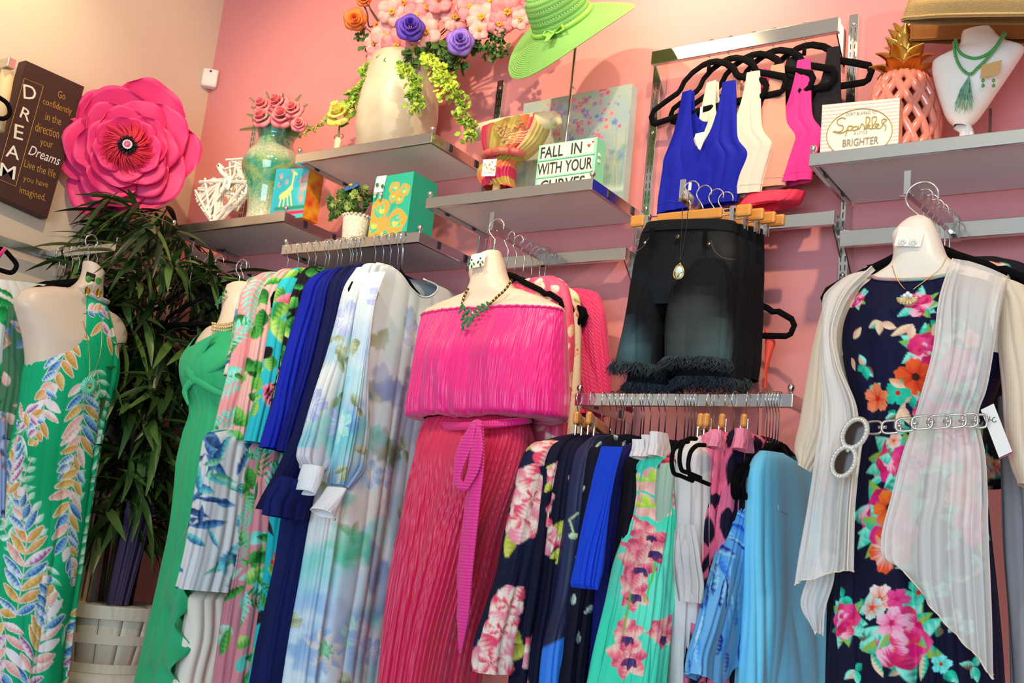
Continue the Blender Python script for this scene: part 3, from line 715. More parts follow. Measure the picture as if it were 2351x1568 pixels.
for i, (a, b) in enumerate([(2160, 760), (2175, 800), (2120, 890), (2090, 905), (2060, 955), (2110, 990), (2060, 985), (2000, 900), (1985, 840), (2130, 840), (2095, 1110), (2030, 1100), (2050, 1150), (2100, 1180), (2020, 1240), (2080, 1290),
                             (1940, 1370), (1990, 1400), (2085, 1375), (2130, 1350), (2050, 1430), (1935, 1440), (2000, 1465), (2160, 1440), (2080, 1530), (2170, 1540), (2200, 1430), (2240, 1530), (1960, 1540), (2200, 760), (2190, 880), (2230, 900), (2220, 1000), (2240, 1100), (2200, 1240), (2250, 1300), (2190, 1330)]):
    c = d.at(a, b)
    for k in range(4): d.leaf(c, rd.uniform(0, 360), rd.uniform(.018, .034), .008, rd.choice([TQ, '2FD0AE', '2FD0AE', 'E9A080', '7A5A3A']), rd.choice(['8FF0D8', '17967A']))
for a, b, R in [(2125, 800, .036), (2150, 860, .045), (2070, 1055, .055), (2090, 1060, .045), (2035, 1180, .058), (2050, 1220, .05), (1940, 1425, .036), (2070, 1475, .055), (2075, 1440, .04), (2180, 960, .04), (2230, 1050, .06), (2190, 1020, .05), (2200, 840, .04), (2110, 700, .03), (1970, 690, .02), (2240, 1200, .05), (2130, 940, .03)]:
    bunch(a, b, R, PK)
for a, b, R, ci, co, ce in [(2103, 865, .04, 'C8281A', 'F4602A', '3A1A1A'), (2013, 915, .03, 'E04A2A', 'F88A5A', 'D8281A'), (2061, 903, .028, '2FD0AE', '22B898', 'D8281A'), (2043, 1165, .035, 'D83A1A', 'F47A2A', '5A1A1A'), (2043, 1265, .042, 'F6E6DA', 'F2521E', 'F2521E'),
                     (2108, 1360, .026, '22B898', '5FE0C0', 'D8281A'), (2020, 1375, .03, 'F4602A', 'F6E6DA', 'C8381A'), (2005, 1395, .024, 'F2521E', 'BFE6DA', 'E04A2A'), (2060, 1375, .022, 'E0257E', 'F04E92', 'C81C5A'), (2165, 1355, .016, '2FD0AE', '6FF0D8', 'D8281A'),
                     (2162, 1525, .018, '2FD0AE', '8FF0F0', 'D8281A'), (2055, 1012, .016, 'F88A5A', 'F9D8CC', 'F2521E'), (2050, 1430, .03, 'F04E92', 'F9B8CC', 'C81C5A'), (2220, 1440, .016, '2FD0AE', '6FF0D8', 'D8281A'), (1935, 840, .022, 'E04A2A', 'F88A5A', 'D8281A'), (2230, 780, .02, 'F4602A', 'F6B69A', 'F2521E'), (2210, 1130, .04, 'F4602A', 'F6B69A', 'F2521E')]:
    five(a, b, R, ci, co, ce)
for a, b, g, l in [(2022, 740, 20, .03), (2022, 738, 160, .03), (2022, 735, 95, .03), (1962, 780, -50, .03), (1955, 820, 70, .03), (2100, 745, 150, .05), (2090, 780, -80, .03), (2140, 770, -60, .035), (2155, 780, -20, .04), (2040, 870, 30, .04), (2080, 925, 110, .055), (2070, 930, 60, .05), (2000, 1500, 60, .05), (2125, 1500, 100, .05)]:
    d.leaf(d.at(a, b), g, l, .008, rd.choice(['F2A070', 'E9B49A', TQ]), 'F8D8B0')
d.make('dress_body', jersey, t)
nb = [d.V[0, j]+V3(0, -.002, .002) for j in range(int(d.nth*.72)+1)]
obj('neck_binding', MB().tube(nb, .004, 6), mat('floral_binding', 'EE6A80', .6, noise_amt=1, noise_scale=60, col2='4FD0B0'), t, True)
YK = YR-.02
kim = mat('sheer_chiffon', 'F8F0E8', .6, alpha=.66, sheen=.3, bump=.1, bump_scale=40, wave='X', stretch=(1, 1, .05)); kimd = mat('sheer_chiffon_sleeve', 'ECD3B4', .6, alpha=.93, sheen=.3, bump=.1, bump_scale=60, wave='X', stretch=(1, 1, .05))
hemm = mat('rolled_hem', 'F2DFC6', .6)
t = thing('sheer_kimono', 'open cream chiffon kimono cardigan with wavy hem over the navy floral dress', 'cardigan', P(2120, 1450, y=YK))
def panel(rows, name, m, off=-.145, folds=((2.5, .002, .012), (5, .001, .004)), seed=1, bot=None, edges='rb', nth=110, nv=200, y=YK, parent=None, curve=.5):
    d = Cloth([(*r[:4], .0, r[4] if len(r) > 4 else -off) for r in rows], y=y, sheet=True, nth=nth, nv=nv, folds=folds, seed=seed, bot=bot, bulge=lambda u, v: -.06*u*u*curve, hem=.004)
    o = d.make(name, m, parent or t)
    for q in edges:
        p = {'l': d.V[:, 0], 'r': d.V[:, -1], 'b': d.V[-1]}[q]
        obj('rolled_edge', MB().tube(p[::2], .0017, 6), hemm, parent or t, True)
    return d
panel([(1925, 668, 2022, 632, .07), (1918, 700, 1985, 690, .11), (1922, 760, 1957, 765, .13), (1925, 860, 1966, 860, .145), (1920, 960, 2000, 960, .13), (1912, 1060, 2006, 1070, .14), (1902, 1180, 2003, 1190, .16), (1888, 1290, 2005, 1312, .17), (1880, 1345, 2006, 1318, .17)],
      'left_panel', kim, seed=3)
panel([(1915, 1270, 1945, 1280, .10), (1880, 1340, 1935, 1340, .10), (1870, 1390, 1920, 1390, .10), (1902, 1450, 1912, 1455, .10)], 'left_tail', kim, seed=8, nv=60, nth=40, edges='lb')
panel([(2197, 606, 2328, 650, .07), (2183, 700, 2322, 712, .12), (2176, 830, 2306, 830, .145), (2150, 930, 2285, 925, .14), (2130, 985, 2265, 972, .125), (2110, 1060, 2284, 1060, .14), (2093, 1160, 2294, 1160, .16), (2077, 1262, 2299, 1290, .17), (2080, 1292, 2306, 1420, .17), (2105, 1305, 2311, 1545, .17)],
      'right_panel', kim, seed=5, edges='lb', folds=((2.2, .002, .016), (4.5, .001, .010)), nth=150, nv=260)
def sleeve(rows, name, m, parent, y=None, x=None, depth=.05, seed=1, folds=((3, .001, .006),), nth=90, nv=110, hemcol=True, paint=None, **k):
    s_ = Cloth(rows, y=y, x=x, depth=depth, nth=nth, nv=nv, folds=folds, seed=seed, **k)
    if paint: paint(s_)
    s_.make(name, m, parent)
    if hemcol: obj('rolled_edge', MB().tube(s_.V[-1][::2], .0016, 6, closed=True), hemm, parent, True)
    return s_
sleeve([(1935, 660, 2010, 634), (1900, 690, 1985, 690), (1885, 730, 1962, 750), (1866, 810, 1950, 820), (1852, 890, 1962, 900), (1838, 970, 1962, 985), (1825, 1040, 1925, 1052), (1836, 1062, 1892, 1098)], 'left_sleeve', kimd, t, y=YK-.01, depth=.06, seed=6)
sleeve([(2270, 640, 2380, 675), (2292, 690, 2405, 720), (2292, 800, 2425, 810), (2300, 900, 2440, 900), (2308, 1000, 2450, 1000), (2320, 1070, 2455, 1080), (2336, 1112, 2450, 1130)], 'right_sleeve', kimd, t, y=YK-.01, depth=.06, seed=7)
# chain belt
t = thing('chain_belt', 'silver oval-link chain belt around the waist of the sheer kimono', 'belt', P(2130, 975, y=YK-.17))
lk = [(2006, 982), (2046, 980), (2080, 975), (2117, 970), (2157, 968), (2195, 966), (2227, 965), (2252, 967)]
for i, (a, b) in enumerate(lk):
    yy = YK-.17+.07*((a-2120)/150.)**2; wv = [.016, .018, .019, .019, .020, .018, .014, .011][i]
    c = P(a, b, y=yy); dv = nrm(P(a+20, b-1, y=yy)-c)
    ring = [c+dv*wv*math.copysign(abs(math.cos(q))**.6, math.cos(q))+V3(0, 0, 1)*.0125*math.copysign(abs(math.sin(q))**.6, math.sin(q)) for q in np.linspace(0, 2*PI, 24)[:-1]]
    obj('link', MB().tube(ring, .0026, 7, closed=True), chrome, t, True)
    if i < 7:
        a2, b2 = lk[i+1]; c2 = P(a2, b2, y=YK-.17+.07*((a2-2120)/150.)**2); m_ = (c+c2)/2
        obj('joint', MB().tube([m_-dv*.008, m_+dv*.008], .0035, 7), chrome, t, True)
# sunglasses
t = thing('crystal_sunglasses', 'crystal-rimmed sunglasses hanging from the chain belt over the sleeve', 'sunglasses', P(1950, 1030, y=YK-.2))
cry = mat('crystal_rim', 'EADFCB', .12, .55, bump=1, bump_scale=700); lens = mat('brown_lens', '3A2A20', .12, spec=.35)
for (a, b, r1, r2, tilt) in ((1962, 995, .030, .021, 62), (1937, 1060, .030, .021, 68)):
    c = P(a, b, y=YK-.2); ct, st = math.cos(math.radians(tilt)), math.sin(math.radians(tilt))
    A = V3(ct, 0, st); B = V3(-st, 0, ct)
    rm = obj('rim', MB().tube([c+A*r1*math.cos(q)+B*r2*math.sin(q) for q in np.linspace(0, 2*PI, 30)[:-1]], .0055, 8, closed=True), cry, t, True)
    obj('lens', MB().add([c+V3(0, -.003, 0)]+[c+A*r1*.92*math.cos(q)+B*r2*.92*math.sin(q) for q in np.linspace(0, 2*PI, 24)[:-1]], [(0, i+1, (i+1) % 23+1) for i in range(23)]), lens, rm, True)
    jm = MB()
    for q in np.linspace(0, 2*PI, 26)[:-1]: jm.ball(c+A*r1*math.cos(q)+B*r2*math.sin(q)+V3(0, -.005, 0), .0026, 6)
    o = obj('rim_crystals', jm, mat('crystal', 'FFFFFF', .03, .3, spec=1, coat=1), rm, True); o['kind'] = 'stuff'
obj('bridge', MB().tube([P(1953, 1022, y=YK-.2), P(1949, 1030, y=YK-.2), P(1945, 1038, y=YK-.2)], .004, 8), cry, t, True)
obj('temple', MB().tube([P(1985, 985, y=YK-.19), P(1975, 1030, y=YK-.2), P(1968, 1085, y=YK-.2), P(1966, 1100, y=YK-.2)], .003, 8), cry, t, True)
# shell pendant necklace
t = thing('shell_necklace', 'fine gold chain with a crystal shell pendant on the right form', 'necklace', P(2085, 690, y=YR-.08))
PLN = dict(y=YR-.125)
chain(t, [(2048, 610), (2058, 638), (2072, 658), (2086, 672)], dict(y=YR-.09), .0013); chain(t, [(2175, 588), (2160, 615), (2130, 640), (2105, 658), (2088, 672)], dict(y=YR-.09), .0013)
shm = mat('gold_crystal', 'F3D9A0', .12, .8, bump=1, bump_scale=500)
c = P(2084, 693, **PLN); mb = MB()
for i in range(9):
    a = PI*(i/8); mb.tube([c+V3(0, 0, .008), c+V3(-math.cos(a)*.021, -.004, .006-math.sin(a)*.013)], [.001, .004], 7)
obj('shell', mb, shm, t, True)
for a, b in ((2084, 674), (2077, 679), (2091, 679)): obj('crystal', MB().ball(P(a, b, **PLN), .005, 8), MATS['crystal'], t, True)
t = thing('earring_card', 'glossy white card with silver earrings on top of the right form neck', 'earrings', P(2090, 550, y=YR-.05))
O = P(2052, 564, y=YR-.06); A = nrm(P(2103, 566, y=YR-.06)-O); B = nrm(V3(.22, .35, 1)); B = nrm(B-A*(A@B)); N_ = nrm(np.cross(A, B))
obj('card', MB().frame_box(O, A, B, N_, .055, .05, .001), cardm, t, bevel=.0008)
for k in (.016, .038):
    for j in range(5): 
        q = O+A*(k+.006*math.cos(j*1.26))+B*(.009+.005*math.sin(j*1.26))+N_*.003
        obj('crystal', MB().ball(q, .0032, 6), MATS['crystal'], t, True)
# ================================================================== garments on the shelf bar rack (left middle)
rd = random.Random(3)
def garm(name, label, d, m, cat='dress', group=None):
    o = d.make(name, m); return tag(o, label, cat, group)
# ---- white watercolour dress, face on
XW = 1.51
t = thing('watercolour_dress', 'long white chiffon dress with blue, mint and olive watercolour flowers and white cuffs', 'dress', P(800, 1540, x=XW))
WP = ['8FC4F0', '6FB0E8', '7FE0DC', '4FD8C4', 'A8D8F4', '6F8FD0', '6FDCE4', '8CC8D8', '5FE0D8']
def water(d, n=70, seed=1, top=0.0, spots=True):
    r = random.Random(seed); d.base('F1F4F0', 'DCEEF6', 6)
    lo, hi = d.s[d.s < 5].min(), d.s[d.s < 5].max()
    for i in range(n):
        tt = d.len*(1-(1-top)*r.random()**.8)*1.0; tt = r.uniform(top, 1)**.8*d.len
        d.blob((r.uniform(lo, hi), tt), r.uniform(.02, .075), r.choice(WP), r.uniform(.35, .8)*(.22+.85*tt/d.len), r.uniform(.5, 1.2), r.uniform(0, 6))
    for i in range(int(n*.25)):
        c = (r.uniform(lo, hi), r.uniform(top+.15, 1)*d.len)
        for k in range(3): d.leaf(c, r.uniform(0, 360), r.uniform(.03, .06), .013, r.choice(['8FA070', 'A8B48A', '7F9468']), 'C9D4B4')
    for i in range(int(n*.22)):
        c = (r.uniform(lo, hi), r.uniform(top+.1, 1)*d.len); R = r.uniform(.03, .065)
        d.flower(c, R, 6, 'E9F2F6', r.choice(['9CC6EE', '9FE8DC', 'B9C2EE', 'E9DDE6']), None, r.random()*6, deep=.5, streak=.9)
d = Cloth([(862, 604, 985, 650, .022), (835, 607, 1048, 682, .03), (822, 640, 1060, 730, .035), (806, 720, 1052, 806, .045), (792, 800, 1034, 885, .055), (777, 900, 1012, 982, .06), (760, 990, 990, 1070, .065), (740, 1065, 975, 1145, .07),
           (715, 1180, 955, 1262, .075), (690, 1320, 930, 1402, .08), (665, 1450, 905, 1532, .085), (640, 1600, 880, 1690, .09)], x=XW, nth=260, nv=330, folds=((2.8, .001, .014), (6, .001, .006)), seed=31,
          top=lambda u, s_: (0.075*max(0, 1-((u-.0)/.62)**2)) if s_ > 0 else 0.01*max(0, 1-(u/.62)**2))
water(d, 120, 5)
for a, b, c, R in [(870, 780, '8E9A62', .035), (850, 900, '94A070', .04), (880, 1030, '7C8A5C', .05), (905, 1040, '6E7E50', .04), (830, 905, '3FA0C8', .03), (900, 900, '6F86C8', .05), (880, 880, '8FA8E0', .05), (940, 730, '7FB0E8', .03), (845, 1010, '5FD8D8', .05), (860, 1300, '7F9FD8', .06), (800, 1250, '3FD0A0', .06), (820, 1270, '52D6B0', .05), (720, 1500, '6FA8E0', .06)]:
    d.blob(d.at(a, b), R, c, .75, .35, a)
cc = d.at(745, 1490)
for k in range(7): d.leaf(cc, 200+k*48, .07, .018, 'E6E2D8', 'A9C4E8'); 
for k in range(7): d.leaf(cc, 10+k*51, .028, .006, '9FE0B4', '6FC090')
d.make('dress_body', chiffon, t)
nk = d.V[0, :int(d.nth*.72)+1]
obj('neck_binding', MB().tube(nk[::2], .003, 6), mat('pale_binding', 'E6ECEA', .6), t, True)
def wsleeve(rows, dp, nm, sd, x=XW+.05):
    s_ = Cloth(rows, x=x, depth=dp, nth=130, nv=190, folds=((3, .001, .008),), seed=sd); water(s_, 50, sd); s_.make(nm, chiffon, t); return s_
wsleeve([(818, 610, 862, 622), (790, 650, 838, 680), (770, 730, 815, 760), (745, 820, 800, 850), (720, 900, 790, 930), (695, 990, 778, 1010), (681, 1045, 765, 1080), (690, 1070, 742, 1088)], .03, 'left_sleeve', 41, XW-.02)
wsleeve([(845, 612, 885, 640), (822, 680, 862, 700), (806, 780, 850, 800), (792, 880, 846, 900), (775, 980, 845, 1000), (762, 1050, 835, 1080), (752, 1105, 800, 1128)], .035, 'right_sleeve', 42, XW+.05)
cuffm = mat('white_cuff', 'F2F3F3', .5, bump=.2, bump_scale=600)
for rows, xx in ([(695, 1060, 745, 1082), (686, 1085, 736, 1118), (676, 1112, 722, 1150)], XW+.03), ([(752, 1108, 795, 1132), (735, 1130, 782, 1165), (713, 1157, 767, 1200)], XW+.1):
    c = Cloth(rows, x=xx, depth=.035, nth=50, nv=20, folds=((2, 0, .003),), seed=2); c.base('F4F4F2'); o = c.make('cuff', cuffm, [q for q in t.children if 'sleeve' in q.name][0 if xx < XW+.05 else 1], solid=.0025)
obj('cuff_button', MB().ball(P(768, 1192, x=XW+.14), .004, 8), chrome_wire, t, True)
# ---- tropical prints
GR = [('2E8B3A', '7CC85A'), ('1F6B2A', '4FA848'), ('58B04A', 'B8DC7A'), ('3F9F4F', '1C5A2A')]
def tropic(d, base, pal, n=40, L=(.05, .10), W=(.010, .02), seed=1, fr=6, stripes=None, flowers=None):
    r = random.Random(seed); d.base(base)
    lo, hi = d.s[d.s < 5].min(), d.s[d.s < 5].max()
    for i in range(int(n*2.4)):
        c = (r.uniform(lo, hi), r.uniform(0, d.len)); c1, c2 = r.choice(pal)
        d.leaf(c, r.uniform(0, 360), r.uniform(*L), r.uniform(*W), c1, c2)
    for i in range(int(fr*1.6)):
        c = (r.uniform(lo, hi), r.uniform(0, d.len)); a = r.uniform(0, 6.28); l = r.uniform(.08, .15)
        p = [(c[0]+l*k*math.cos(a), c[1]+l*k*math.sin(a)) for k in (0, .5, 1)]
        d.frond(p, 9, .035, .0045, [r.choice(stripes or pal)], px=False, spread=60)
    if flowers:
        for i in range(flowers[0]):
            d.flower((r.uniform(lo, hi), r.uniform(0, d.len)), r.uniform(.02, .04), 5, flowers[1], flowers[2], flowers[3], r.random()*6)
AQ = [('6FDCCB', '9FE8DA'), ('4FC8B8', '8FE0D0')]
G1 = 'garments hung from the shelf bar'
def H(name, label, xp, edge, base, pal=None, n=60, w=.42, th=.035, seed=1, m=jersey, cat='dress', c2=None, folds=((4, .002, .010), (9, .0005, .003)), nth=130, nv=180, kw={}, **k):
    d = hung(xp, edge, w=w, th=th, seed=seed, folds=folds, nth=nth, nv=nv, front=.62, **k)
    if pal: tropic(d, base, pal, n, seed=seed, **kw)
    else: d.base(base, c2)
    return garm(name, label, d, m, cat, None)
H('palm_blouse', 'grey-green and ivory leaf blouse at the left end of the shelf bar', .99, [(572, 640), (545, 700), (528, 800), (515, 860)], 'D9D2C4', [('5F9A72', '9CC4A0'), ('3A6F5F', '7FAFA0'), ('2C5FA0', '6F94C0')], 60, seed=51, cat='blouse')
H('palm_blouse', 'pink blouse with aqua and green fronds near the left end of the shelf bar', 1.04, [(600, 628), (566, 660), (548, 740), (530, 850), (510, 930), (493, 1004)], 'EFA0A4', GR[:2]+AQ, 34, seed=52, cat='blouse', th=.05, kw=dict(fr=26, stripes=AQ))
H('palm_blouse', 'blush blouse with large green banana leaves, between the pink palm and turquoise blouses', 1.10, [(640, 622), (610, 660), (590, 740), (570, 850), (553, 930), (540, 1008)], 'F0B6B0', GR, 60, seed=53, cat='blouse', th=.045, kw=dict(W=(.014, .028)))
H('jungle_blouse', 'turquoise, black and green jungle leaf blouse on the shelf bar', 1.17, [(668, 620), (645, 650), (625, 740), (604, 860), (583, 950), (568, 1012)], '2FC0D0', [('1A1418', '26202A'), ('6FBF4A', 'C0E080'), ('2E8B3A', '9CD060'), ('E85A80', 'F090A8')], 60, seed=54, cat='blouse', th=.045, kw=dict(W=(.014, .026)))
H('jungle_blouse', 'black blouse with green leaves and hot pink blossoms beside the royal blue dresses', 1.23, [(700, 618), (682, 650), (662, 740), (642, 860), (622, 950), (606, 1005)], '1B1620', GR+[('E84A78', 'F48AA0')], 46, seed=55, cat='blouse', th=.04, kw=dict(W=(.010, .022)))
H('royal_blue_dress', 'plain royal blue long-sleeve dress on the shelf bar', 1.30, [(742, 622), (712, 645), (694, 700), (668, 790), (645, 880), (622, 970), (606, 1026)], '15209C', th=.05, seed=56, c2='1A2AAE', m=jersey)
H('dark_blue_dress', 'second royal blue dress half hidden behind the first', 1.35, [(765, 618), (745, 640), (725, 720), (698, 830), (670, 930), (640, 1035)], '141D7E', th=.04, seed=57, c2='10186A')
H('navy_dress', 'navy dress with a dark draped sleeve beside the royal blue dresses', 1.40, [(790, 614), (768, 640), (750, 720), (722, 840), (690, 960), (640, 1080), (600, 1155), (594, 1168)], '121848', th=.05, seed=58, c2='0E1238')
H('navy_dress', 'long navy maxi dress just left of the white watercolour dress', 1.45, [(812, 612), (795, 640), (780, 720), (755, 850), (725, 980), (690, 1120), (655, 1260), (625, 1400), (592, 1600)], '141E58', w=.45, th=.05, seed=59, c2='10163E')
d = Cloth([(640, 1090, 720, 1120), (612, 1130, 712, 1160), (600, 1180, 700, 1198)], x=1.49, depth=.03, nth=80, nv=40, folds=((3, .002, .008),), seed=5); d.base('16205E')
garm('navy_blouse', 'navy blouse with a dark button showing below the watercolour cuffs', d, jersey, 'blouse')
# ---- longer clothes below
H('tropical_tunic', 'white tunic with navy and teal vines in front of the cream trousers', 1.06, [(545, 980), (478, 1000), (462, 1080), (444, 1190), (426, 1290), (410, 1352)], 'DCDCDC', [('1E4F8A', '4F8FC0'), ('2A7FA8', '6FD0D0'), ('1A3A6A', '2F5F9A'), ('3F9F7F', '8FD8B8')], 95, w=.40, th=.055, seed=61, m=silk, cat='tunic', kw=dict(W=(.006, .016), L=(.06, .12)))
dq = hung(1.03, [(470, 1345), (438, 1370), (420, 1470), (396, 1600)], w=.26, th=.045, seed=62, folds=((2.5, .004, .016),), nth=120, nv=60); dq.base('F3E6D6', 'EADCCB')
garm('wide_trousers', 'cream satin wide trousers under the blue vine tunic', dq, silk, 'trousers')
H('palm_maxi_dress', 'dusky pink maxi dress with green palm fronds behind the cream trousers', 1.12, [(600, 1000), (572, 1030), (556, 1150), (540, 1280), (520, 1400), (490, 1600)], 'D88A98', GR[:2]+[('8FC8B0', 'B8E0CC')], 80, th=.045, seed=63, kw=dict(fr=24, stripes=[('8FC8B0', '6FB89A')]))
H('palm_maxi_dress', 'pink maxi dress with dark jungle leaves in the middle of the shelf bar rack', 1.19, [(620, 1010), (600, 1060), (588, 1180), (572, 1320), (555, 1450), (530, 1600)], 'E09098', GR+AQ, 100, th=.04, seed=64, kw=dict(fr=16))
H('jungle_maxi_dress', 'turquoise and black jungle maxi dress with orange blossoms beside the long navy dress', 1.26, [(640, 1080), (628, 1150), (612, 1300), (592, 1450), (570, 1600)], '22B8C0', GR+[('201A20', '302830')], 70, th=.04, seed=65, kw=dict(flowers=(14, 'F0C030', 'E8404A', 'F29A2A')))
H('navy_maxi_dress', 'dark blue tiered maxi dress beside the watercolour dress hem', 1.38, [(690, 1120), (655, 1190), (640, 1290), (622, 1380), (600, 1480), (582, 1600)], '16225E', w=.45, th=.06, seed=66, c2='111A4A', folds=((4, .006, .016), (9, .001, .004)))
# hangers on the shelf bar
HB = 'hangers hooked over the shelf front bar'
for i, (a, lab) in enumerate([(668, 'leftmost'), (692, 'second'), (716, 'third'), (732, 'fourth'), (755, 'fifth'), (763, 'sixth'), (783, 'seventh'), (792, 'eighth'), (812, 'ninth'), (817, 'tenth'), (826, 'eleventh'), (836, 'twelfth'), (869, 'thirteenth'), (887, 'fourteenth'), (904, 'fifteenth'), (921, 'sixteenth'), (932, 'seventeenth')]):
    q = P(a, 560-(a-644)*.1, y=-.345)
    hanger((q[0], -.345, 2.249), PI/2+rd.uniform(-.06, .06), 'black velvet hanger on the shelf bar, %s hook from the left' % lab, HB, w=.33)
hanger((1.50, -.345, 2.249), PI/2, 'black velvet hanger holding the white watercolour dress, rightmost on the shelf bar', HB)
# ================================================================== green twist dress form
YG = -0.40
t = thing('mannequin_form', 'shaded torso form wearing the twist-front green dress behind the leaf blouses', 'mannequin', P(530, 760, y=YG))
fr = Cloth([(520, 660, 585, 650, .035), (510, 690, 580, 685, .045), (508, 720, 585, 715, .05), (500, 745, 590, 740, .055), (468, 765, 620, 752, .06), (445, 800, 622, 790, .07), (450, 850, 605, 845, .06), (470, 950, 580, 940, .05)], y=YG, nth=80, nv=70, folds=((3, 0, 0),))
fr.base('C9AD97'); fr.make('torso', skin, t)
hookring(P(557, 596, y=YG), t, 0.026, 'x')
cap = fr.V[0]; cc_ = cap.mean(0)
obj('neck_cap', MB().grid([cc_+(cap-cc_)*k+V3(0, 0, 0.012*(1-k*k)) for k in (1, .6, .2, 0.01)], True), plastic_white, t, True)
t = thing('twist_dress', 'emerald green twist-front maxi dress with ruffled wrap skirt', 'dress', P(420, 1540, y=YG))
grn = mat('emerald_crepe', '10A86C', .6, bump=.1, bump_scale=900, sheen=.2)
d = Cloth([(468, 762, 628, 748, .07), (440, 795, 628, 785, .085), (415, 838, 622, 832, .115), (414, 868, 618, 862, .12), (424, 905, 606, 898, .105), (437, 940, 594, 935, .09), (438, 952, 592, 946, .088), (424, 1000, 596, 995, .095), (410, 1060, 604, 1055, .11), (403, 1130, 608, 1125, .12),
           (393, 1210, 606, 1210, .13), (372, 1320, 590, 1320, .13), (345, 1440, 570, 1440, .14), (310, 1590, 545, 1590, .15)], y=YG, nth=200, nv=220, folds=((2.5, .0005, .012), (5, .001, .005)), seed=71,
          top=lambda u, s_: .075*max(0, (1-(u+.62)/1.0) if u > -.62 else 1-(-.62-u)/.35) if s_ > 0 else .02)
d.base('10A86C'); d.make('dress_body', grn, t)
def gp(a, b, y): return P(a, b, y=y)
for pts, r, nm in (([(490, 770), (465, 805), (440, 850), (430, 880)], [.008, .013, .016, .006], 'twist_drape'), ([(436, 862), (470, 885), (510, 905), (560, 915)], [.014, .012, .010, .006], 'twist_drape'), ([(430, 845), (440, 862), (450, 878)], [.014, .02, .012], 'twist_knot'),
                   ([(600, 775), (540, 815), (480, 850), (440, 862)], [.006, .010, .016, .014], 'twist_drape'), ([(440, 875), (425, 895), (432, 930)], [.014, .012, .004], 'twist_drape')):
    K = crom([(a, b, 0, 0, 0) for a, b in pts], 24)
    obj(nm, MB().tube([gp(a, b, YG-.11) for a, b in K[:, :2]], np.interp(np.linspace(0, 1, 24), np.linspace(0, 1, len(r)), r), 10, flat=((0, 1, 0), .5)), grn, t, True)
# cascading ruffle: a wavy strip
def ruffle(pts, wd, y, amp, fr_, nm, side=1, sd=1):
    K = crom([(a, b, 0, 0, 0) for a, b in pts], 160); E_ = np.array([P(a, b, y=y) for a, b in K[:, :2]]); G = []
    for i, p in enumerate(E_):
        k = i/159; w_ = wd*(.35+.65*min(1, k*2)); row = []
        for j in np.linspace(0, 1, 9):
            row.append(p+V3(side*w_*j*(1+.10*math.sin(fr_*k*6.28)), -.015+amp*.55*j*math.sin(fr_*k*6.28+.5*j), -.06*j))
        G.append(row)
    return obj(nm, MB().grid(G), grn, t, True, solid=.002)
ruffle([(470, 1100), (440, 1200), (400, 1300), (375, 1400), (350, 1490), (320, 1600)], .10, YG-.13, .06, 3.6, 'ruffle')
ruffle([(420, 1320), (400, 1420), (372, 1520), (340, 1620)], .09, YG-.17, .05, 3.2, 'ruffle')
t = thing('choker_necklace', 'gold crystal choker on the twist dress form', 'necklace', P(512, 748, y=YG-.07))
mb = MB()
for k in range(3):
    for a, b in zip(np.linspace(488, 545, 12), 742+k*7-np.linspace(0, 6, 12)+6*np.sin(np.linspace(0, 3.1, 12))): mb.ball(P(a, b, y=YG-.075), .005, 6)
o = obj('crystals', mb, shm, t, True); o['kind'] = 'stuff'
t = thing('drop_earrings', 'green and gold crystal earrings on the twist dress form neck', 'earrings', P(512, 690, y=YG-.06))
mb = MB()
for i in range(14): mb.ball(P(518-i*1.6+3*math.sin(i*2), 668+i*2.6, y=YG-.06), .0045, 6)
o = obj('crystals', mb, em, t, True); o['kind'] = 'stuff'
for i, x in enumerate((.53, .60, .65)):
    hanger((x, (-.36, -.30, -.22)[i], 2.245), .1*i, 'dark hanger on the arm above the twist dress, %s' % ('front', 'middle', 'rear')[i] if False else ('dark hanger nearest the twist dress form', 'dark hanger second from the twist dress form', 'dark hanger closest to the wall behind the twist dress form')[i], 'hangers above the twist dress')
# ================================================================== low rack
G2 = 'hangers packed on the low rail'
NB = '15172F'
def blossom(d, n, seed, cols=('F7D8C8', 'E8486A', 'F9E6D8', 'F08AA0', 'E85A7A'), R=(.035, .06), leaf='A8A83A', pts=None):
    r = random.Random(seed); lo, hi = d.s[d.s < 5].min(), d.s[d.s < 5].max()
    L = pts or [(r.uniform(lo, hi), r.uniform(0.02, d.len)) for i in range(n)]
    for c in L:
        RR = r.uniform(*R)
        for k in range(2): d.leaf((c[0]+r.uniform(-1, 1)*RR*.6, c[1]+r.uniform(-1, 1)*RR*.6), r.uniform(0, 360), RR*1.2, RR*.28, leaf, 'D8D860')
        a0 = r.uniform(0, 360)
        for k in range(6): d.leaf(c, a0+k*60+r.uniform(-12, 12), RR*r.uniform(.9, 1.2), RR*.42, cols[2], cols[k % 2*2+1], sk=1.3)
        for k in range(5): d.leaf(c, a0+30+k*72, RR*.55, RR*.16, cols[1], cols[0], sk=1.3)
def Lg(name, label, xp, edge, base, c2=None, w=.45, th=.05, seed=1, m=jersey, cat='top', paint=None, folds=((4, .002, .012), (9, .0005, .003)), nth=130, nv=210, neck=True, **k):
    d = hung(xp, edge, w=w, th=th, seed=seed, folds=folds, nth=nth, nv=nv, neck=neck, front=.62, **k); d.base(base, c2)
    if paint: paint(d)
    return garm(name, label, d, m, cat)
def pt(seed, n=18, px=None, **k):
    def f(d):
        if px:
            blossom(d, 0, seed, pts=[d.at(a, b) for a, b in px], **k)
        blossom(d, n, seed, **k)
    return f
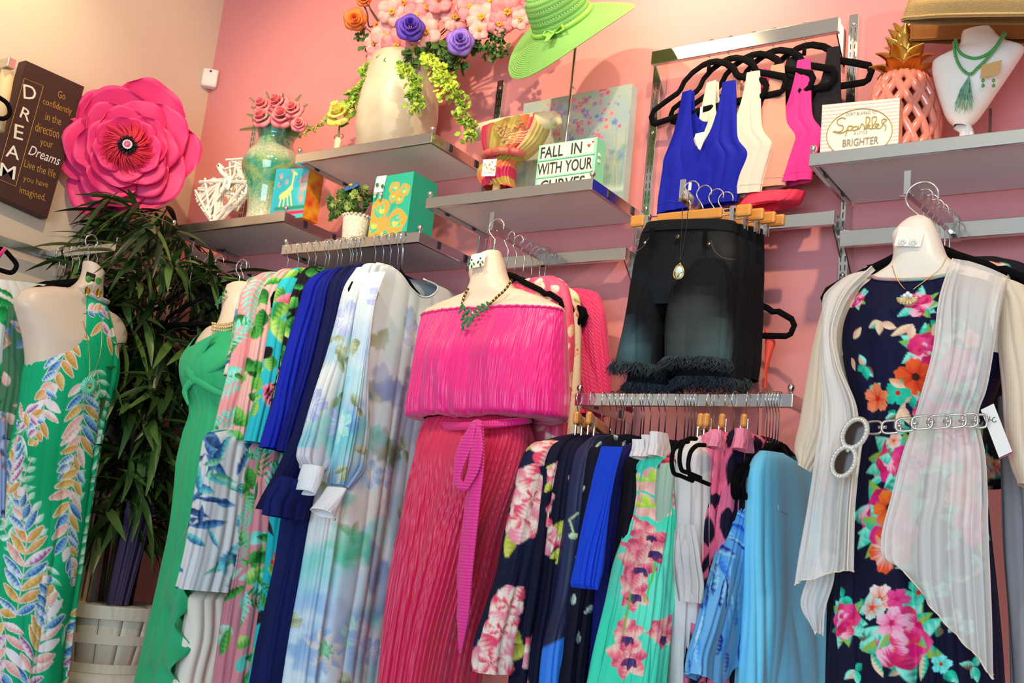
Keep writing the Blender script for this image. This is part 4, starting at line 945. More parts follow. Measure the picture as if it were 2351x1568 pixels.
Lg('floral_tunic', 'navy tunic with large ivory and pink blossoms, leftmost on the low rail', 2.225, [(1262, 1008), (1232, 1020), (1212, 1060), (1196, 1130), (1178, 1220), (1158, 1320), (1135, 1400), (1112, 1470), (1102, 1545)], NB, '1A2244', seed=81, th=.06,
   paint=pt(81, 7, [(1208, 1120), (1198, 1190), (1165, 1390), (1150, 1450), (1125, 1520)], R=(.045, .07)), cat='tunic')
Lg('floral_tunic', 'navy tunic with pink blossoms, second on the low rail', 2.265, [(1290, 1010), (1268, 1030), (1252, 1080), (1240, 1160), (1228, 1260), (1212, 1360), (1195, 1460), (1180, 1600)], NB, '14152A', seed=82, th=.045, paint=pt(82, 24), cat='tunic')
Lg('floral_tunic', 'navy tunic with ivory lilies, third on the low rail', 2.305, [(1322, 1008), (1302, 1028), (1288, 1080), (1276, 1160), (1262, 1280), (1248, 1390), (1232, 1480), (1218, 1600)], NB, '14152A', seed=83, th=.045, paint=pt(83, 24), cat='tunic')
def bluehem(d):
    d.base('181C3A', '1C2850'); m = sm(d.px[..., 1]+.5*(d.px[..., 0]-1290), 1462, 1470)[..., None]*(d.s < 5)[..., None]
    d.col[:] = d.col*(1-m)+np.array(lin('2A7AE0'))*m
    d.line([(1318, 1230), (1308, 1195), (1326, 1178)], .002, 'C8D8A0', px=True); d.leaf(d.at(1300, 1232), -10, .028, .008, 'D8E0B8', 'A8C090')
Lg('navy_tunic', 'navy tunic with a bright blue satin band, beside the ivory lily tunic', 2.35, [(1350, 1012), (1335, 1035), (1322, 1090), (1310, 1180), (1296, 1290), (1280, 1390), (1262, 1470), (1248, 1600)], '181C3A', seed=84, th=.055, paint=bluehem, m=silk)
Lg('dark_leaf_blouse', 'dark blue blouse with small grey-teal leaves, left of the bright blue shirt', 2.39, [(1382, 1010), (1366, 1030), (1354, 1090), (1345, 1180), (1330, 1300), (1312, 1420), (1290, 1600)], '141426', seed=85, th=.045,
   paint=lambda d: [d.leaf((random.Random(i).uniform(-.4, .4), random.Random(i+50).uniform(0, .6)), i*67, .03, .007, '5F8F9A', 'C8D0B8') for i in range(110)], cat='blouse')
d = Cloth([(1385, 1020, 1425, 1030), (1368, 1080, 1412, 1080), (1350, 1160, 1398, 1160), (1335, 1240, 1388, 1245), (1322, 1310, 1378, 1320), (1317, 1338, 1370, 1346), (1319, 1352, 1368, 1350)], x=2.47, depth=.028, nth=120, nv=160, folds=((2, .001, .008),), seed=86); d.base('1B48D8', '1740C4')
garm('blue_shirt', 'bright cobalt blue short-sleeve shirt in the left half of the low rail', d, jersey, 'shirt')
Lg('navy_blouse', 'midnight blue blouse just right of the cobalt shirt', 2.45, [(1455, 1018), (1425, 1035), (1408, 1100), (1396, 1200), (1386, 1320), (1376, 1450), (1362, 1600)], '161A66', '101038', seed=87, th=.05, cat='blouse')
Lg('black_blouse', 'black blouse hanging behind the mint floral kimono', 2.495, [(1470, 1022), (1452, 1060), (1440, 1150), (1425, 1280), (1410, 1420), (1392, 1600)], '14111C', seed=88, th=.05, cat='blouse')
# mint floral kimono, wide
def mintp(d):
    d.base('35D8B0', '62E6C4', 8)
    for a, b in [(1478, 1105), (1470, 1160), (1500, 1130)]: 
        c = d.at(a, b)
        for k in range(6): d.leaf(c, 20+k*61, .035, .011, 'F4A8A0', 'F7C8B8', sk=1.2)
        for k in range(3): d.leaf(c, 200+k*70, .03, .006, 'A8D83A', 'D0E860')
    for a, b, R in [(1450, 1290, .06), (1490, 1255, .05), (1425, 1350, .05), (1512, 1330, .05), (1440, 1500, .055), (1465, 1215, .035), (1385, 1440, .045), (1510, 1150, .035), (1520, 1450, .045)]:
        c = d.at(a, b)
        for k in range(8): d.leaf(c, a+k*45, R*random.Random(a+k).uniform(.7, 1.2), R*.27, ('F48F98', 'F2707E', 'F9B8A8')[k % 3], ('D84068', 'F7C8B8', 'E85A78')[k % 3], sk=1.3)
        for k in range(3): d.leaf((c[0]+.01, c[1]+.01), 40+k*50, R*.5, R*.14, '2A2A6A', '7A2A5A')
    d.line([(1440, 1360), (1410, 1410), (1395, 1440)], .002, '7AB83A', px=True); d.line([(1500, 1290), (1490, 1340), (1475, 1380)], .002, '5AC83A', px=True)
d = Cloth([(1478, 1040, 1530, 1055, .03), (1466, 1070, 1534, 1085, .045), (1452, 1130, 1540, 1150, .055), (1438, 1210, 1545, 1230, .06), (1420, 1290, 1548, 1310, .065), (1402, 1380, 1540, 1400, .07), (1382, 1470, 1530, 1480, .075), (1362, 1560, 1520, 1545, .08), (1352, 1600, 1516, 1600, .08)], x=2.55, nth=200, nv=260, folds=((2.6, .002, .016), (6, .001, .005)), seed=89)
mintp(d); garm('floral_kimono', 'mint green kimono with coral and pink painted flowers in the middle of the low rail', d, silk, 'kimono')
Lg('leaf_print_top', 'faded grey-green and red print top behind the mint kimono', 2.585, [(1545, 1040), (1528, 1060), (1520, 1120), (1518, 1220), (1522, 1330), (1515, 1500)], '9FC0A8', 'B8B0A0', seed=90, th=.04, paint=pt(90, 20, cols=('D84050', 'A82040', 'E86070', '6A2A50', 'C83048'), R=(.02, .04)))
# grey-white draped cardigans on black hangers
for i, (xx, e, lab, sd) in enumerate(((2.60, [(1560, 1030), (1548, 1060), (1545, 1150), (1535, 1260), (1530, 1380), (1520, 1600)], 'pearl grey drape cardigan beside the mint kimono', 91),
                                   (2.635, [(1588, 1015), (1575, 1040), (1572, 1130), (1566, 1260), (1560, 1400), (1552, 1600)], 'off-white drape cardigan, the whitest garment mid rail', 92))):
    Lg('drape_cardigan', lab, xx, e, ('CFC8C4', 'E4DDDA')[i], ('B8B0AE', 'CFC6C6')[i], seed=sd, th=.05, folds=((3, .006, .020), (6, .001, .006)), cat='cardigan', w=.35)
d = Cloth([(1560, 1200, 1596, 1208, .02), (1556, 1270, 1604, 1285, .028), (1566, 1330, 1607, 1345, .028), (1572, 1378, 1602, 1388, .02)], x=2.68, nth=100, nv=90, folds=((2.5, .004, .012),), seed=93); d.base('D8D0CC', 'BDB4B2')
garm('cowl_top', 'grey cowl-draped top folded over in front of the off-white cardigan', d, jersey, 'top')
def pb(seed):
    def f(d):
        r = random.Random(seed); d.base('EE6A90', 'F080A0')
        for i in range(300):
            c = (r.uniform(-.42, .42), r.uniform(0, d.len)); d.leaf(c, r.choice([80, 95, 100, 260, 275])+r.uniform(-15, 15), r.uniform(.04, .10), r.uniform(.006, .02), '171226', '1A1430', sk=r.uniform(.7, 1.3))
    return f
Lg('pink_black_dress', 'pink and black brush-print dress with a pink clipped waistband', 2.665, [(1640, 985), (1626, 1000), (1622, 1080), (1612, 1190), (1606, 1300), (1596, 1420), (1580, 1600)], 'EE6A90', seed=94, th=.04, paint=pb(94), cat='dress', neck=False, w=.34)
Lg('pink_black_dress', 'second pink and black brush-print dress behind the blue tie-dye top', 2.70, [(1688, 985), (1676, 1000), (1668, 1080), (1655, 1200), (1645, 1320), (1630, 1600)], 'EE6A90', seed=95, th=.04, paint=pb(97), cat='dress', neck=False, w=.30)
def wb(px_l, px_r, yt, yb, x, lab, col='F08AA4', nm='pink_waistband_skirt'):
    d = Cloth([(px_l, yt, px_r, yt+10), (px_l-2, (yt+yb)/2, px_r+5, (yt+yb)/2+14), (px_l-6, yb, px_r+6, yb+18)], x=x, depth=.015, nth=60, nv=20, folds=((3, .002, .004),), seed=4); d.base(col)
    return garm(nm, lab, d, jersey, 'skirt')
wb(1629, 1655, 982, 1020, 2.70, 'pale pink skirt waistband clipped on the low rail, left one'); wb(1688, 1722, 980, 1025, 2.74, 'pale pink skirt waistband clipped on the low rail, beside the black hangers')
for i, (a, b) in enumerate(((1455, 1475), (1477, 1495), (1492, 1532))): 
    wb(a, b, (1003, 993, 988)[i], 1042, 2.52+.02*i, ('white pleated skirt waistband, left of three on the low rail', 'white pleated skirt waistband, middle of three on the low rail', 'white skirt waistband with a pointed flap, right of three on the low rail')[i], 'E9DFDC', 'pleated_skirt')
Lg('jersey_top', 'black jersey top behind the blue tie-dye top', 2.71, [(1705, 1018), (1690, 1040), (1682, 1100), (1672, 1200), (1660, 1400), (1650, 1600)], '17121C', seed=96, th=.05)
def tie(d):
    d.base('7FC4EE', '4F9CE4', 9); r = random.Random(4)
    for i in range(150):
        c = (r.uniform(-.25, .25), r.uniform(.02, d.len)); d.leaf(c, r.choice([18, 25, 195, 205])+r.uniform(-12, 12)+70*(c[1] > .3), r.uniform(.05, .14), r.uniform(.004, .012), r.choice(['1F4FC8', '2F78E0', '1A2FA0', 'B8E4F8', '3A9AF0']), r.choice(['4FA8F0', '8FD4F6']))
d = Cloth([(1722, 1030, 1745, 1038, .015), (1702, 1062, 1742, 1075, .02), (1684, 1120, 1735, 1135, .026), (1664, 1190, 1726, 1205, .03), (1643, 1270, 1716, 1290, .032), (1622, 1350, 1708, 1375, .032), (1600, 1440, 1702, 1470, .032), (1582, 1505, 1690, 1550, .03), (1578, 1540, 1684, 1600, .03)], x=2.72, nth=150, nv=240, folds=((2.2, .001, .010),), seed=97,
          bot=lambda u, s_: .10*max(0, (u+.1))**1.0)
tie(d); garm('tie_dye_top', 'royal and sky blue tie-dye batwing top near the right of the low rail', d, silk, 'top')
d = Cloth([(1738, 1060, 1752, 1065, .02), (1722, 1160, 1745, 1165, .02), (1714, 1270, 1740, 1280, .025), (1706, 1380, 1740, 1395, .03), (1700, 1440, 1742, 1415, .03), (1700, 1600, 1728, 1600, .03)], x=2.74, nth=60, nv=120, folds=((2, .001, .005),), seed=98); d.base('EDE4E4', 'C9DDF0')
garm('white_liner_top', 'white edge of a top between the tie-dye and the sky blue top', d, silk, 'top')
t = thing('sky_blue_top', 'plain sky blue batwing top at the right end of the low rail', 'top', P(1800, 1540, x=2.77))
sky = mat('sky_blue_crepe', None, .6, attr=True, bump=.15, bump_scale=900, sheen=.2)
d = Cloth([(1745, 1033, 1838, 1050, .02), (1732, 1045, 1850, 1062, .03), (1716, 1085, 1876, 1105, .04), (1712, 1160, 1890, 1185, .045), (1708, 1260, 1896, 1290, .05), (1704, 1380, 1900, 1420, .055), (1695, 1500, 1904, 1540, .06), (1690, 1600, 1904, 1650, .06)], x=2.77, nth=180, nv=220, folds=((2.0, .001, .014), (4, .0005, .004)), seed=99,
          top=lambda u, s_: (.055*max(0, 1-((u-.25)/.55)**2)) if s_ > 0 else .0)
d.base('8AE6FF', '74D8FA', 5); d.make('top_body', sky, t)
d = Cloth([(1870, 1120, 1890, 1135, .02), (1880, 1250, 1900, 1260, .02), (1886, 1400, 1903, 1410, .02), (1870, 1460, 1902, 1462, .02), (1862, 1480, 1880, 1475, .01)], x=2.78, nth=50, nv=90, folds=((1, .001, .004),), seed=14); d.base('3F93BE'); d.make('shaded_side_fold', sky, t)  # same plain cloth, with the right side's shade put into a darker blue
obj('pocket', MB().tube([P(1786, 1160, x=2.835), P(1788, 1172, x=2.835), P(1808, 1182, x=2.835)], .0010, 5), mat('sky_seam', '8ADCF0', .6), t, True)
# black hangers over the rail
hx = [1323, 1331, 1360, 1387, 1407, 1421, 1433, 1440, 1458, 1478, 1484, 1499, 1519, 1533, 1559, 1578, 1586, 1594, 1602, 1625, 1633, 1643, 1667, 1689, 1716, 1745, 1765, 1772, 1779, 1786, 1792]
nm_ = ['first', 'second', 'third', 'fourth', 'fifth', 'sixth', 'seventh', 'eighth', 'ninth', 'tenth', 'eleventh', 'twelfth', 'thirteenth', 'fourteenth', 'fifteenth', 'sixteenth', 'seventeenth', 'eighteenth', 'nineteenth', 'twentieth', 'twenty-first', 'twenty-second', 'twenty-third', 'twenty-fourth', 'twenty-fifth', 'twenty-sixth', 'twenty-seventh', 'twenty-eighth', 'twenty-ninth', 'thirtieth', 'rightmost']
rh = random.Random(2)
wood = mat('varnished_beech', 'D9923F', .35, noise_amt=.35, noise_scale=9, col2='B8702A', stretch=(1, 8, 8), coat=.3)
WOODS = {1360, 1387, 1625, 1643, 1667, 1716}
def clip_hanger(pos, yaw, label, group, w=.31):
    """wooden clamp hanger with chrome rod and two trouser clips"""
    if 'clip' in _hp: return dup(_hp['clip'], pos, yaw, label, group)
    t = thing('clip_hanger', label, 'hanger', (0, 0, 0), group)
    hook = [(0.022*math.cos(a), 0, 0.022*math.sin(a)-0.020) for a in np.linspace(-.2, PI+.9, 18)]
    hook = [(0.022*math.sin(a), 0, 0.022*math.cos(a)-0.020) for a in np.linspace(1.9, -2.3, 18)]+[(-.006, 0, -.05), (0, 0, -.062), (0, 0, -.085)]
    obj('hook', MB().tube(hook, .0018, 7), chrome_wire, t, True)
    obj('wooden_bar', MB().box((0, 0, -.097), (.19, .014, .030)), wood, t, bevel=.005)
    for s in (-1, 1): obj('wooden_end', MB().box((s*(w/2+.0), 0, -.097), (.045, .016, .034)), wood, t, bevel=.007)
    for z in (-.088, -.104): obj('rod', MB().tube([(-w/2, 0, z), (w/2, 0, z)], .0018, 6), chrome_wire, t, True)
    for s in (-1, 1):
        c = obj('clip', MB().box((s*.125, -.008, -.112), (.011, .004, .05)).box((s*.125, .008, -.112), (.011, .004, .05)).tube([(s*.125-.008, 0, -.086), (s*.125+.008, 0, -.086)], .006, 8), chrome_wire, t, bevel=.001)
    _hp['clip'] = t; t.location = tuple(float(q) for q in pos); t.rotation_euler = (0, 0, yaw); return t
for i, a in enumerate(hx):
    x = float(P(a, 900, y=-.345)[0]); x = min(max(x, 2.195), 2.78)
    if a in WOODS: clip_hanger((x, -.345, 1.735), PI/2+rh.uniform(.3, .45), 'wooden clip hanger on the low rail, %s hook from the left' % nm_[i], G2)
    else: hanger((x, -.345, 1.735), PI/2+rh.uniform(-.12, .12), 'black velvet hanger on the low rail, %s hook from the left' % nm_[i], G2, w=.36)
# fallen side loops of hangers with the cardigans
for i, (a, b) in enumerate(((1552, 1052), (1570, 1045), (1590, 1060))):
    c = P(a, b, x=2.68+.02*i); L = [(0, 0), (-.012, .03), (-.035, .06), (-.06, .055), (-.075, .03), (-.08, 0.0)]
    pth = [P(a+dx, b+dy, x=2.69+.02*i) for dx, dy in ((28, -38), (8, -36), (-6, -18), (-10, 8), (-6, 32), (10, 40), (38, 52))]
    tag(obj('velvet_hanger', MB().tube(crom([(*p, 0, 0) for p in pth], 30)[:, :3], .0050, 8), black_velvet, None, True), ('black hanger shoulder poking out over the grey cardigan, left', 'black hanger shoulder poking out over the grey cardigan, middle', 'black hanger shoulder poking out over the white cardigan, right')[i], 'hanger', 'hanger shoulders poking out mid rail')
# ================================================================== denim shorts on the arm
XD = 2.454
def shorts(y, dx, dy, label, name='denim_shorts', dark=False, fringe=True, ln=1.0, parts=True):
    q = lambda a, b: (a+dx, b+dy)
    t = thing(name, label, 'shorts', P(1560+dx, 880+dy, y=y))
    den = mat('black_denim', None, .8, attr=True, bump=.5, bump_scale=900, spec=.15)
    sc = lambda b: 515+(b-515)*ln
    def R_(rows): return [(a+dx, sc(b)+dy, c+dx, sc(e)+dy, g) for a, b, c, e, g in rows]
    hp = Cloth(R_([(1484, 517, 1691, 511, .035), (1474, 535, 1692, 530, .04), (1466, 565, 1693, 562, .045), (1455, 610, 1693, 608, .05), (1449, 660, 1690, 658, .048), (1450, 705, 1680, 703, .036)]), y=y, nth=140, nv=90, folds=((2, .0005, .002),), seed=5)
    l1 = Cloth(R_([(1462, 600, 1560, 602, .036), (1447, 655, 1550, 655, .048), (1442, 690, 1540, 692, .054), (1436, 725, 1532, 725, .054), (1427, 770, 1528, 770, .045), (1418, 810, 1524, 812, .045), (1411, 838, 1522, 846, .045)]), y=y+.01, nth=110, nv=90, folds=((1.5, .001, .004),), seed=6)
    l2 = Cloth(R_([(1560, 600, 1680, 602, .036), (1545, 655, 1690, 655, .048), (1535, 685, 1691, 688, .056), (1528, 725, 1689, 725, .056), (1524, 770, 1687, 768, .05), (1524, 805, 1684, 802, .05), (1525, 828, 1679, 832, .05)]), y=y-.01, nth=130, nv=90, folds=((1.5, .001, .004),), seed=7)
    for c in (hp, l1, l2):
        c.base('0C0E12', '12161C', 12)
    def fade(c, pts):
        if dark: return
        for a, b, R, col, am in pts: c.blob(c.at(*q(a, b)), R, col, am, 2.0, 0)
    fade(l1, [(1435, 790, .05, '4F7078', .75), (1440, 830, .05, '3F6068', .6)])
    fade(l2, [(1610, 790, .08, '4A5250', .75), (1590, 760, .06, '3F4444', .6), (1660, 800, .05, '48686E', .75), (1575, 810, .05, '3A4A4E', .6), (1610, 740, .06, '383C3A', .6)])
    fade(hp, [(1600, 640, .09, '24282C', .6), (1655, 560, .04, '3A3634', .6), (1470, 690, .05, '1C3040', .6), (1660, 680, .06, '1C2A3A', .6)])
    for c, nm in ((hp, 'hip'), (l1, 'left_leg'), (l2, 'right_leg')): c.make(nm, den, t)
    seam = mat('dark_seam', '0C0D10', .9)
    if parts:
        yy = y-.055
        def sl(pts, nm='stitching', r=.0012, m=seam, k=0): obj(nm, MB().tube([P(a+dx, b+dy, y=yy+k) for a, b in crom([(a, b, 0, 0, 0) for a, b in pts], 14)[:, :2]], r, 5), m, t, True)
        st = mat('grey_stitch', '4A4A48', .9)
        wbd = Cloth(R_([(1484, 516, 1692, 510, .040), (1478, 530, 1693, 525, .044), (1474, 540, 1694, 536, .047)]), y=y, nth=110, nv=14, folds=((2, .0, .001),), seed=5); wbd.base('101318'); wbd.make('waistband', den, t)
        sl([(1547, 565), (1546, 620), (1544, 690)], 'fly_seam', k=-.004)
        sl([(1700-14, 596), (1660, 592), (1640, 575), (1632, 552)], 'pocket_seam', m=st, k=.004); sl([(1458, 580), (1480, 562), (1490, 545)], 'pocket_seam', m=st, k=.006)
        for a in (1496, 1618): obj('belt_loop', MB().add([P(a+dx+u, b+dy, y=yy-.004-k) for k in (0, .003) for b in (524, 568) for u in (-5, 6)], [(0, 1, 3, 2), (4, 6, 7, 5), (0, 4, 5, 1), (2, 3, 7, 6), (0, 2, 6, 4), (1, 5, 7, 3)]), den, t)
        bt = mat('dull_brass', '5A5046', .35, .9)
        obj('button', MB().lathe([(0, .003), (.006, .003), (.0075, 0), (0, 0)], P(1556+dx, 544+dy, y=yy-.002), 16, (0, -1, 0)), bt, t, True)
        for a, b in ((1481, 557), (1628, 560)): obj('rivet', MB().lathe([(0, .002), (.0035, .002), (.004, 0), (0, 0)], P(a+dx, b+dy, y=yy+.004), 12, (0, -1, 0)), chrome_wire, t, True)
    if fringe:
        r = random.Random(int(dx)+9); mb = MB()
        for L_ in (l1.V[-1], l2.V[-1]):
            n = len(L_)
            for i in range(n):
                for k in range(3):
                    p = L_[i]+V3(r.uniform(-.003, .003), r.uniform(-.004, .004), .004); ln_ = r.uniform(.018, .04)
                    a1 = V3(r.uniform(-.014, .014), r.uniform(-.016, .006), -ln_*.55); a2 = V3(r.uniform(-.022, .018), r.uniform(-.018, .006), -ln_)
                    mb.tube([p, p+a1, p+a2], [.0013, .0011, .0004], 3, cap=False)
        o = obj('frayed_hem', mb, mat('denim_fray', '1C232B', .9, noise_amt=.6, noise_scale=60, col2='46585F'), t, True); o['kind'] = 'stuff'
    return t
shorts(-.345, 0, 0, 'black faded denim shorts with frayed hems at the front of the arm')
shorts(-.29, 25, 8, 'second pair of black denim shorts, just behind the front pair', dark=True, ln=1.12, parts=False)
shorts(-.235, 44, 12, 'third pair of black denim shorts on the arm', dark=True, ln=1.10, fringe=True, parts=False)
shorts(-.18, 62, 16, 'rearmost pair of black denim shorts, nearest the wall', dark=True, ln=1.08, fringe=False, parts=False)
for i, (y, a, b) in enumerate(((-.345, 1583, 496), (-.29, 1612, 505), (-.235, 1640, 512), (-.18, 1662, 518))):
    q = P(a, b, y=y); clip_hanger((q[0], y, q[2]+.097), -.02, ('wooden clip hanger holding the front denim shorts', 'wooden clip hanger holding the second denim shorts', 'wooden clip hanger holding the third denim shorts', 'wooden clip hanger holding the rearmost denim shorts')[i], 'wooden hangers on the denim arm')
hanger((2.50, -.12, 2.20), -.1, 'black velvet hanger hanging low behind the denim shorts', 'black hangers behind the shorts', name='velvet_hanger')
cr = mat('coral_knit', 'F2503F', .7, bump=.2, bump_scale=900)
d = Cloth([(1755, 750, 1764, 762, .01), (1757, 775, 1780, 782, .012), (1757, 810, 1772, 815, .01), (1756, 850, 1763, 852, .01), (1755, 893, 1760, 893, .008)], y=-.12, nth=40, nv=50, folds=((1, 0, .002),)); d.base('F2503F')
tag(d.make('knit_top', cr), 'sliver of a coral top behind the rear denim shorts', 'top')
# pendant on long cord
t = thing('pendant_necklace', 'long dark chain with opal teardrop pendant hanging over the denim shorts', 'necklace', P(1560, 640, y=-.43))
PLN = dict(y=-.425); ch = mat('gunmetal_chain', '4A4440', .3, .9)
chain(t, [(1568, 445), (1566, 500), (1563, 560), (1561, 598)], PLN, .0012, m=ch); chain(t, [(1582, 448), (1578, 500), (1570, 560), (1562, 598)], PLN, .0012, m=ch)
c = P(1560, 625, **PLN); obj('opal', MB().ball(c, .018, 20, (.72, .4, 1)), mat('opal_stone', 'CFE6EA', .12, noise_amt=.7, noise_scale=60, col2='A0D0D8', coat=1), t, True)
obj('wire_wrap', MB().tube([c+V3(.0140*math.sin(a)*(1-.25*math.cos(a)), -.004, .0195*math.cos(a)) for a in np.linspace(0, 2*PI, 30)[:-1]], .0018, 6, closed=True).ball(c+V3(0, 0, .022), .004, 8), gold, t, True)
o = obj('wire_tree', MB().tube([c+V3(0, -.008, -.016), c+V3(-.004, -.009, -.006), c+V3(-.010, -.006, .000)], .001, 5).tube([c+V3(0, -.008, -.016), c+V3(.004, -.009, -.006), c+V3(.010, -.006, -.002)], .001, 5).tube([c+V3(0, -.008, -.016), c+V3(.001, -.009, -.004)], .001, 5), gold, t, True); o['kind'] = 'stuff'
tag(obj('price_tag', MB().frame_box(P(1580, 437, y=-.36), V3(1, 0, 0), V3(0, 0, 1), V3(0, -1, 0), .008, .022, .001), cardm, None), 'tiny white price tag on the end of the denim arm', 'tag')
# ================================================================== tank tops on the high rail
YT = -0.11
def tank(px_dx, py_dy, yaw, label, col, seed, inner=None, yo=0.0, sc=1.0):
    N = V3(math.sin(yaw), -math.cos(yaw), 0); p0 = P(1610+px_dx, 250+py_dy, y=YT+yo); pl = (p0, N)
    rows = [(1566, 213, 1689, 184, .018), (1562, 235, 1690, 205, .02), (1553, 275, 1691, 250, .024), (1545, 310, 1692, 290, .028), (1532, 345, 1697, 322, .034), (1522, 372, 1717, 352, .04), (1518, 400, 1711, 380, .042), (1514, 430, 1703, 410, .044), (1509, 462, 1696, 438, .045), (1506, 492, 1692, 464, .046)]
    rows = [(a+px_dx, b+py_dy, c+px_dx, e+py_dy, g*.4) for a, b, c, e, g in rows]
    t = thing('tank_top', label, 'top', P(1600+px_dx, 480+py_dy, pl=pl), 'tank tops on the high rail')
    def tp(u, s_):
        if abs(u) > .56: return 0.0
        k = 1-abs(u)/.56
        return (.53*k**.62+.0) if s_ > 0 else (.26*(1-(u/.56)**2)**.5)
    d = Cloth(rows, pl=pl, nth=200, nv=110, folds=((1.6, .0004, .006),), seed=seed, top=tp, pw=.8)
    d.base(col); m = mat('knit_'+col, None, .75, attr=True, bump=.15, bump_scale=1100, spec=.2); d.make('front_and_back', m, t)
    r0 = d.V[0, :int(d.nth*.72)+1]
    obj('hem_seam', MB().tube(d.V[-9], .0012, 5, closed=True), mat('hem_'+col, col, .75), t, True)
    return d, pl
TH = [(0, 0, -.20, 'royal blue cropped tank top with V neck at the front of the high rail', '0E1A9A'), (56, -22, -.24, 'cream cropped tank top behind the royal blue one', 'DDD0BE'), (112, -38, -.20, 'blush peach cropped tank top in the middle of the high rail', 'DC9A82'),
      (172, -50, -.22, 'neon pink cropped tank top beside the black one', 'F8388C'), (240, -78, -.16, 'black cropped tank top, rightmost on the high rail', '17131A')]
for i, (a, b, yw, lab, col) in enumerate(TH):
    d, pl = tank(a, b, yw, lab, col, 200+i, yo=0)
    if i == 3:
        s_ = Cloth([(1715, 448, 1850, 440, .03), (1700, 470, 1840, 462, .04), (1690, 492, 1790, 470, .035)], y=-.12, nth=80, nv=24, folds=((2, .003, .008),), seed=3); s_.base('F4304F')
        tag(s_.make('red_top', mat('knit_red', None, .75, attr=True)), 'red hem of a longer top hanging below the neon pink tank top', 'top')
hp_ = [(1631, 110, -.20), (1675, 103, -.24), (1729, 93, -.20), (1777, 84, -.22), (1849, 72, -.16)]
hy = [(1630, 165), (1672, 158), (1727, 148), (1775, 142), (1846, 134)]
for i, ((a, b, yw), (a2, b2)) in enumerate(zip(hp_, hy)):
    q = P(a, 108-(a-1631)*.17, y=-.1)
    h_ = hanger((q[0], -.1, 2.862), yw, ('black velvet hanger holding the royal blue tank top', 'black velvet hanger holding the cream tank top', 'black velvet hanger holding the peach tank top', 'black velvet hanger holding the neon pink tank top', 'black velvet hanger holding the black tank top')[i], 'hangers on the high rail', w=.40, name='arched_hanger')
t = thing('swing_tag', 'white heart-logo swing tag in the neck of the royal blue tank top', 'tag', P(1605, 320, y=-.17))
N = V3(math.sin(-.2), -math.cos(.2), 0); A = V3(math.cos(.2), math.sin(-.2), 0); B = V3(0, 0, 1)
O = P(1592, 342, pl=(P(1605, 320, y=-.16), N)); 
V = [O+A*a+B*b+N*(.001-c) for c in (0, .001) for a, b in ((.002, .035), (.004, .046), (.040, .046), (.042, .036), (.026, -.004), (.018, -.004))]
obj('card', MB().add(V, [(5, 4, 3, 2, 1, 0), (6, 7, 8, 9, 10, 11)]+[(i, (i+1) % 6, (i+1) % 6+6, i+6) for i in range(6)]), cardm, t)
gry = mat('grey_ink', '8A8078', .6)
hr = [O+N*.0008+A*(.0215+.0075*math.sin(q)**3*1.0)+B*(.026+.0006*(13*math.cos(q)-5*math.cos(2*q)-2*math.cos(3*q)-math.cos(4*q))*.75) for q in np.linspace(0, 2*PI, 30)[:-1]]
obj('heart_logo', MB().tube(hr, .0005, 4, closed=True), gry, t, True); text('EXPLUS', O+A*.013+B*.010+N*.001, A, B, .018, .004, gry, t, name='lettering')
tag(obj('care_label', MB().frame_box(P(1606, 272, y=-.13), nrm(A+V3(0, 0, .1)), B, N, .009, .036, .0008), cardm, None), 'narrow white care label inside the royal blue tank top', 'tag')
# ================================================================== cream wall: sign, paper flower, sensor
def proj_text(s_, bl, br, tl, plane, m, parent, nm='lettering', lift=.001, **k):
    O = P(*bl, **plane); A = P(*br, **plane)-O; w_ = np.linalg.norm(A); B = P(*tl, **plane)-O; A = A/w_; B = B-A*(A@B); h_ = np.linalg.norm(B)
    return text(s_, O, A, B/h_, w_, h_, m, parent, nm, lift=lift, **k)
PX = dict(x=.055)
t = thing('lettered_sign', 'dark brown canvas sign lettered DREAM with a gold-lettered quotation on the cream wall', 'sign', P(60, 480, **PX))
TL, TR, BR, BL = [P(*q, **PX) for q in ((59, 138), (194, 199), (109, 502), (-26, 441))]
bk = [q+V3(-.045, 0, 0) for q in (TL, TR, BR, BL)]
brown = mat('brown_canvas', '43231B', .65, bump=.3, bump_scale=1200, noise_amt=.4, noise_scale=5, col2='35191A')
obj('canvas_block', MB().add([TL, TR, BR, BL]+bk, [(3, 2, 1, 0), (4, 5, 6, 7), (0, 1, 5, 4), (1, 2, 6, 5), (2, 3, 7, 6), (3, 0, 4, 7)]), brown, t, bevel=.002)
ivory = mat('ivory_ink', 'F2EBDD', .6); ocre = mat('ochre_ink', 'B8873C', .6)
for c_, a, b, c in (('D', (54, 226), (83, 231), (63, 195)), ('R', (44, 268), (66, 281), (52, 244)), ('E', (31, 317), (52, 323), (38, 285)), ('A', (12, 358), (43, 368), (24, 332)), ('M', (-2, 403), (33, 413), (10, 375))):
    proj_text(c_, a, b, c, PX, ivory, t, bold=.004)
for c_, a, b, c in (('Go', (132, 224), (149, 230), (136, 208)), ('confidently', (97, 243), (163, 268), (102, 224)), ('in the', (103, 275), (139, 288), (107, 258)), ('direction of', (80, 301), (152, 324), (86, 281)), ('your', (91, 338), (120, 346), (95, 322)),
                  ('Live the life', (54, 383), (126, 409), (59, 366)), ('you have', (52, 419), (109, 435), (56, 402)), ('imagined.', (43, 448), (103, 467), (48, 427))):
    proj_text(c_, a, b, c, PX, ocre, t)
proj_text('Dreams', (64, 354), (136, 381), (70, 333), PX, ivory, t, shear=.35)
fl = [P(*q, x=.0555) for q in ((55.5, 180), (99.5, 198), (36, 428), (-8, 409))]
for a, b in zip(fl, fl[1:]+fl[:1]): obj('border_line', MB().tube([a, b], .0012, 4), ocre, t)
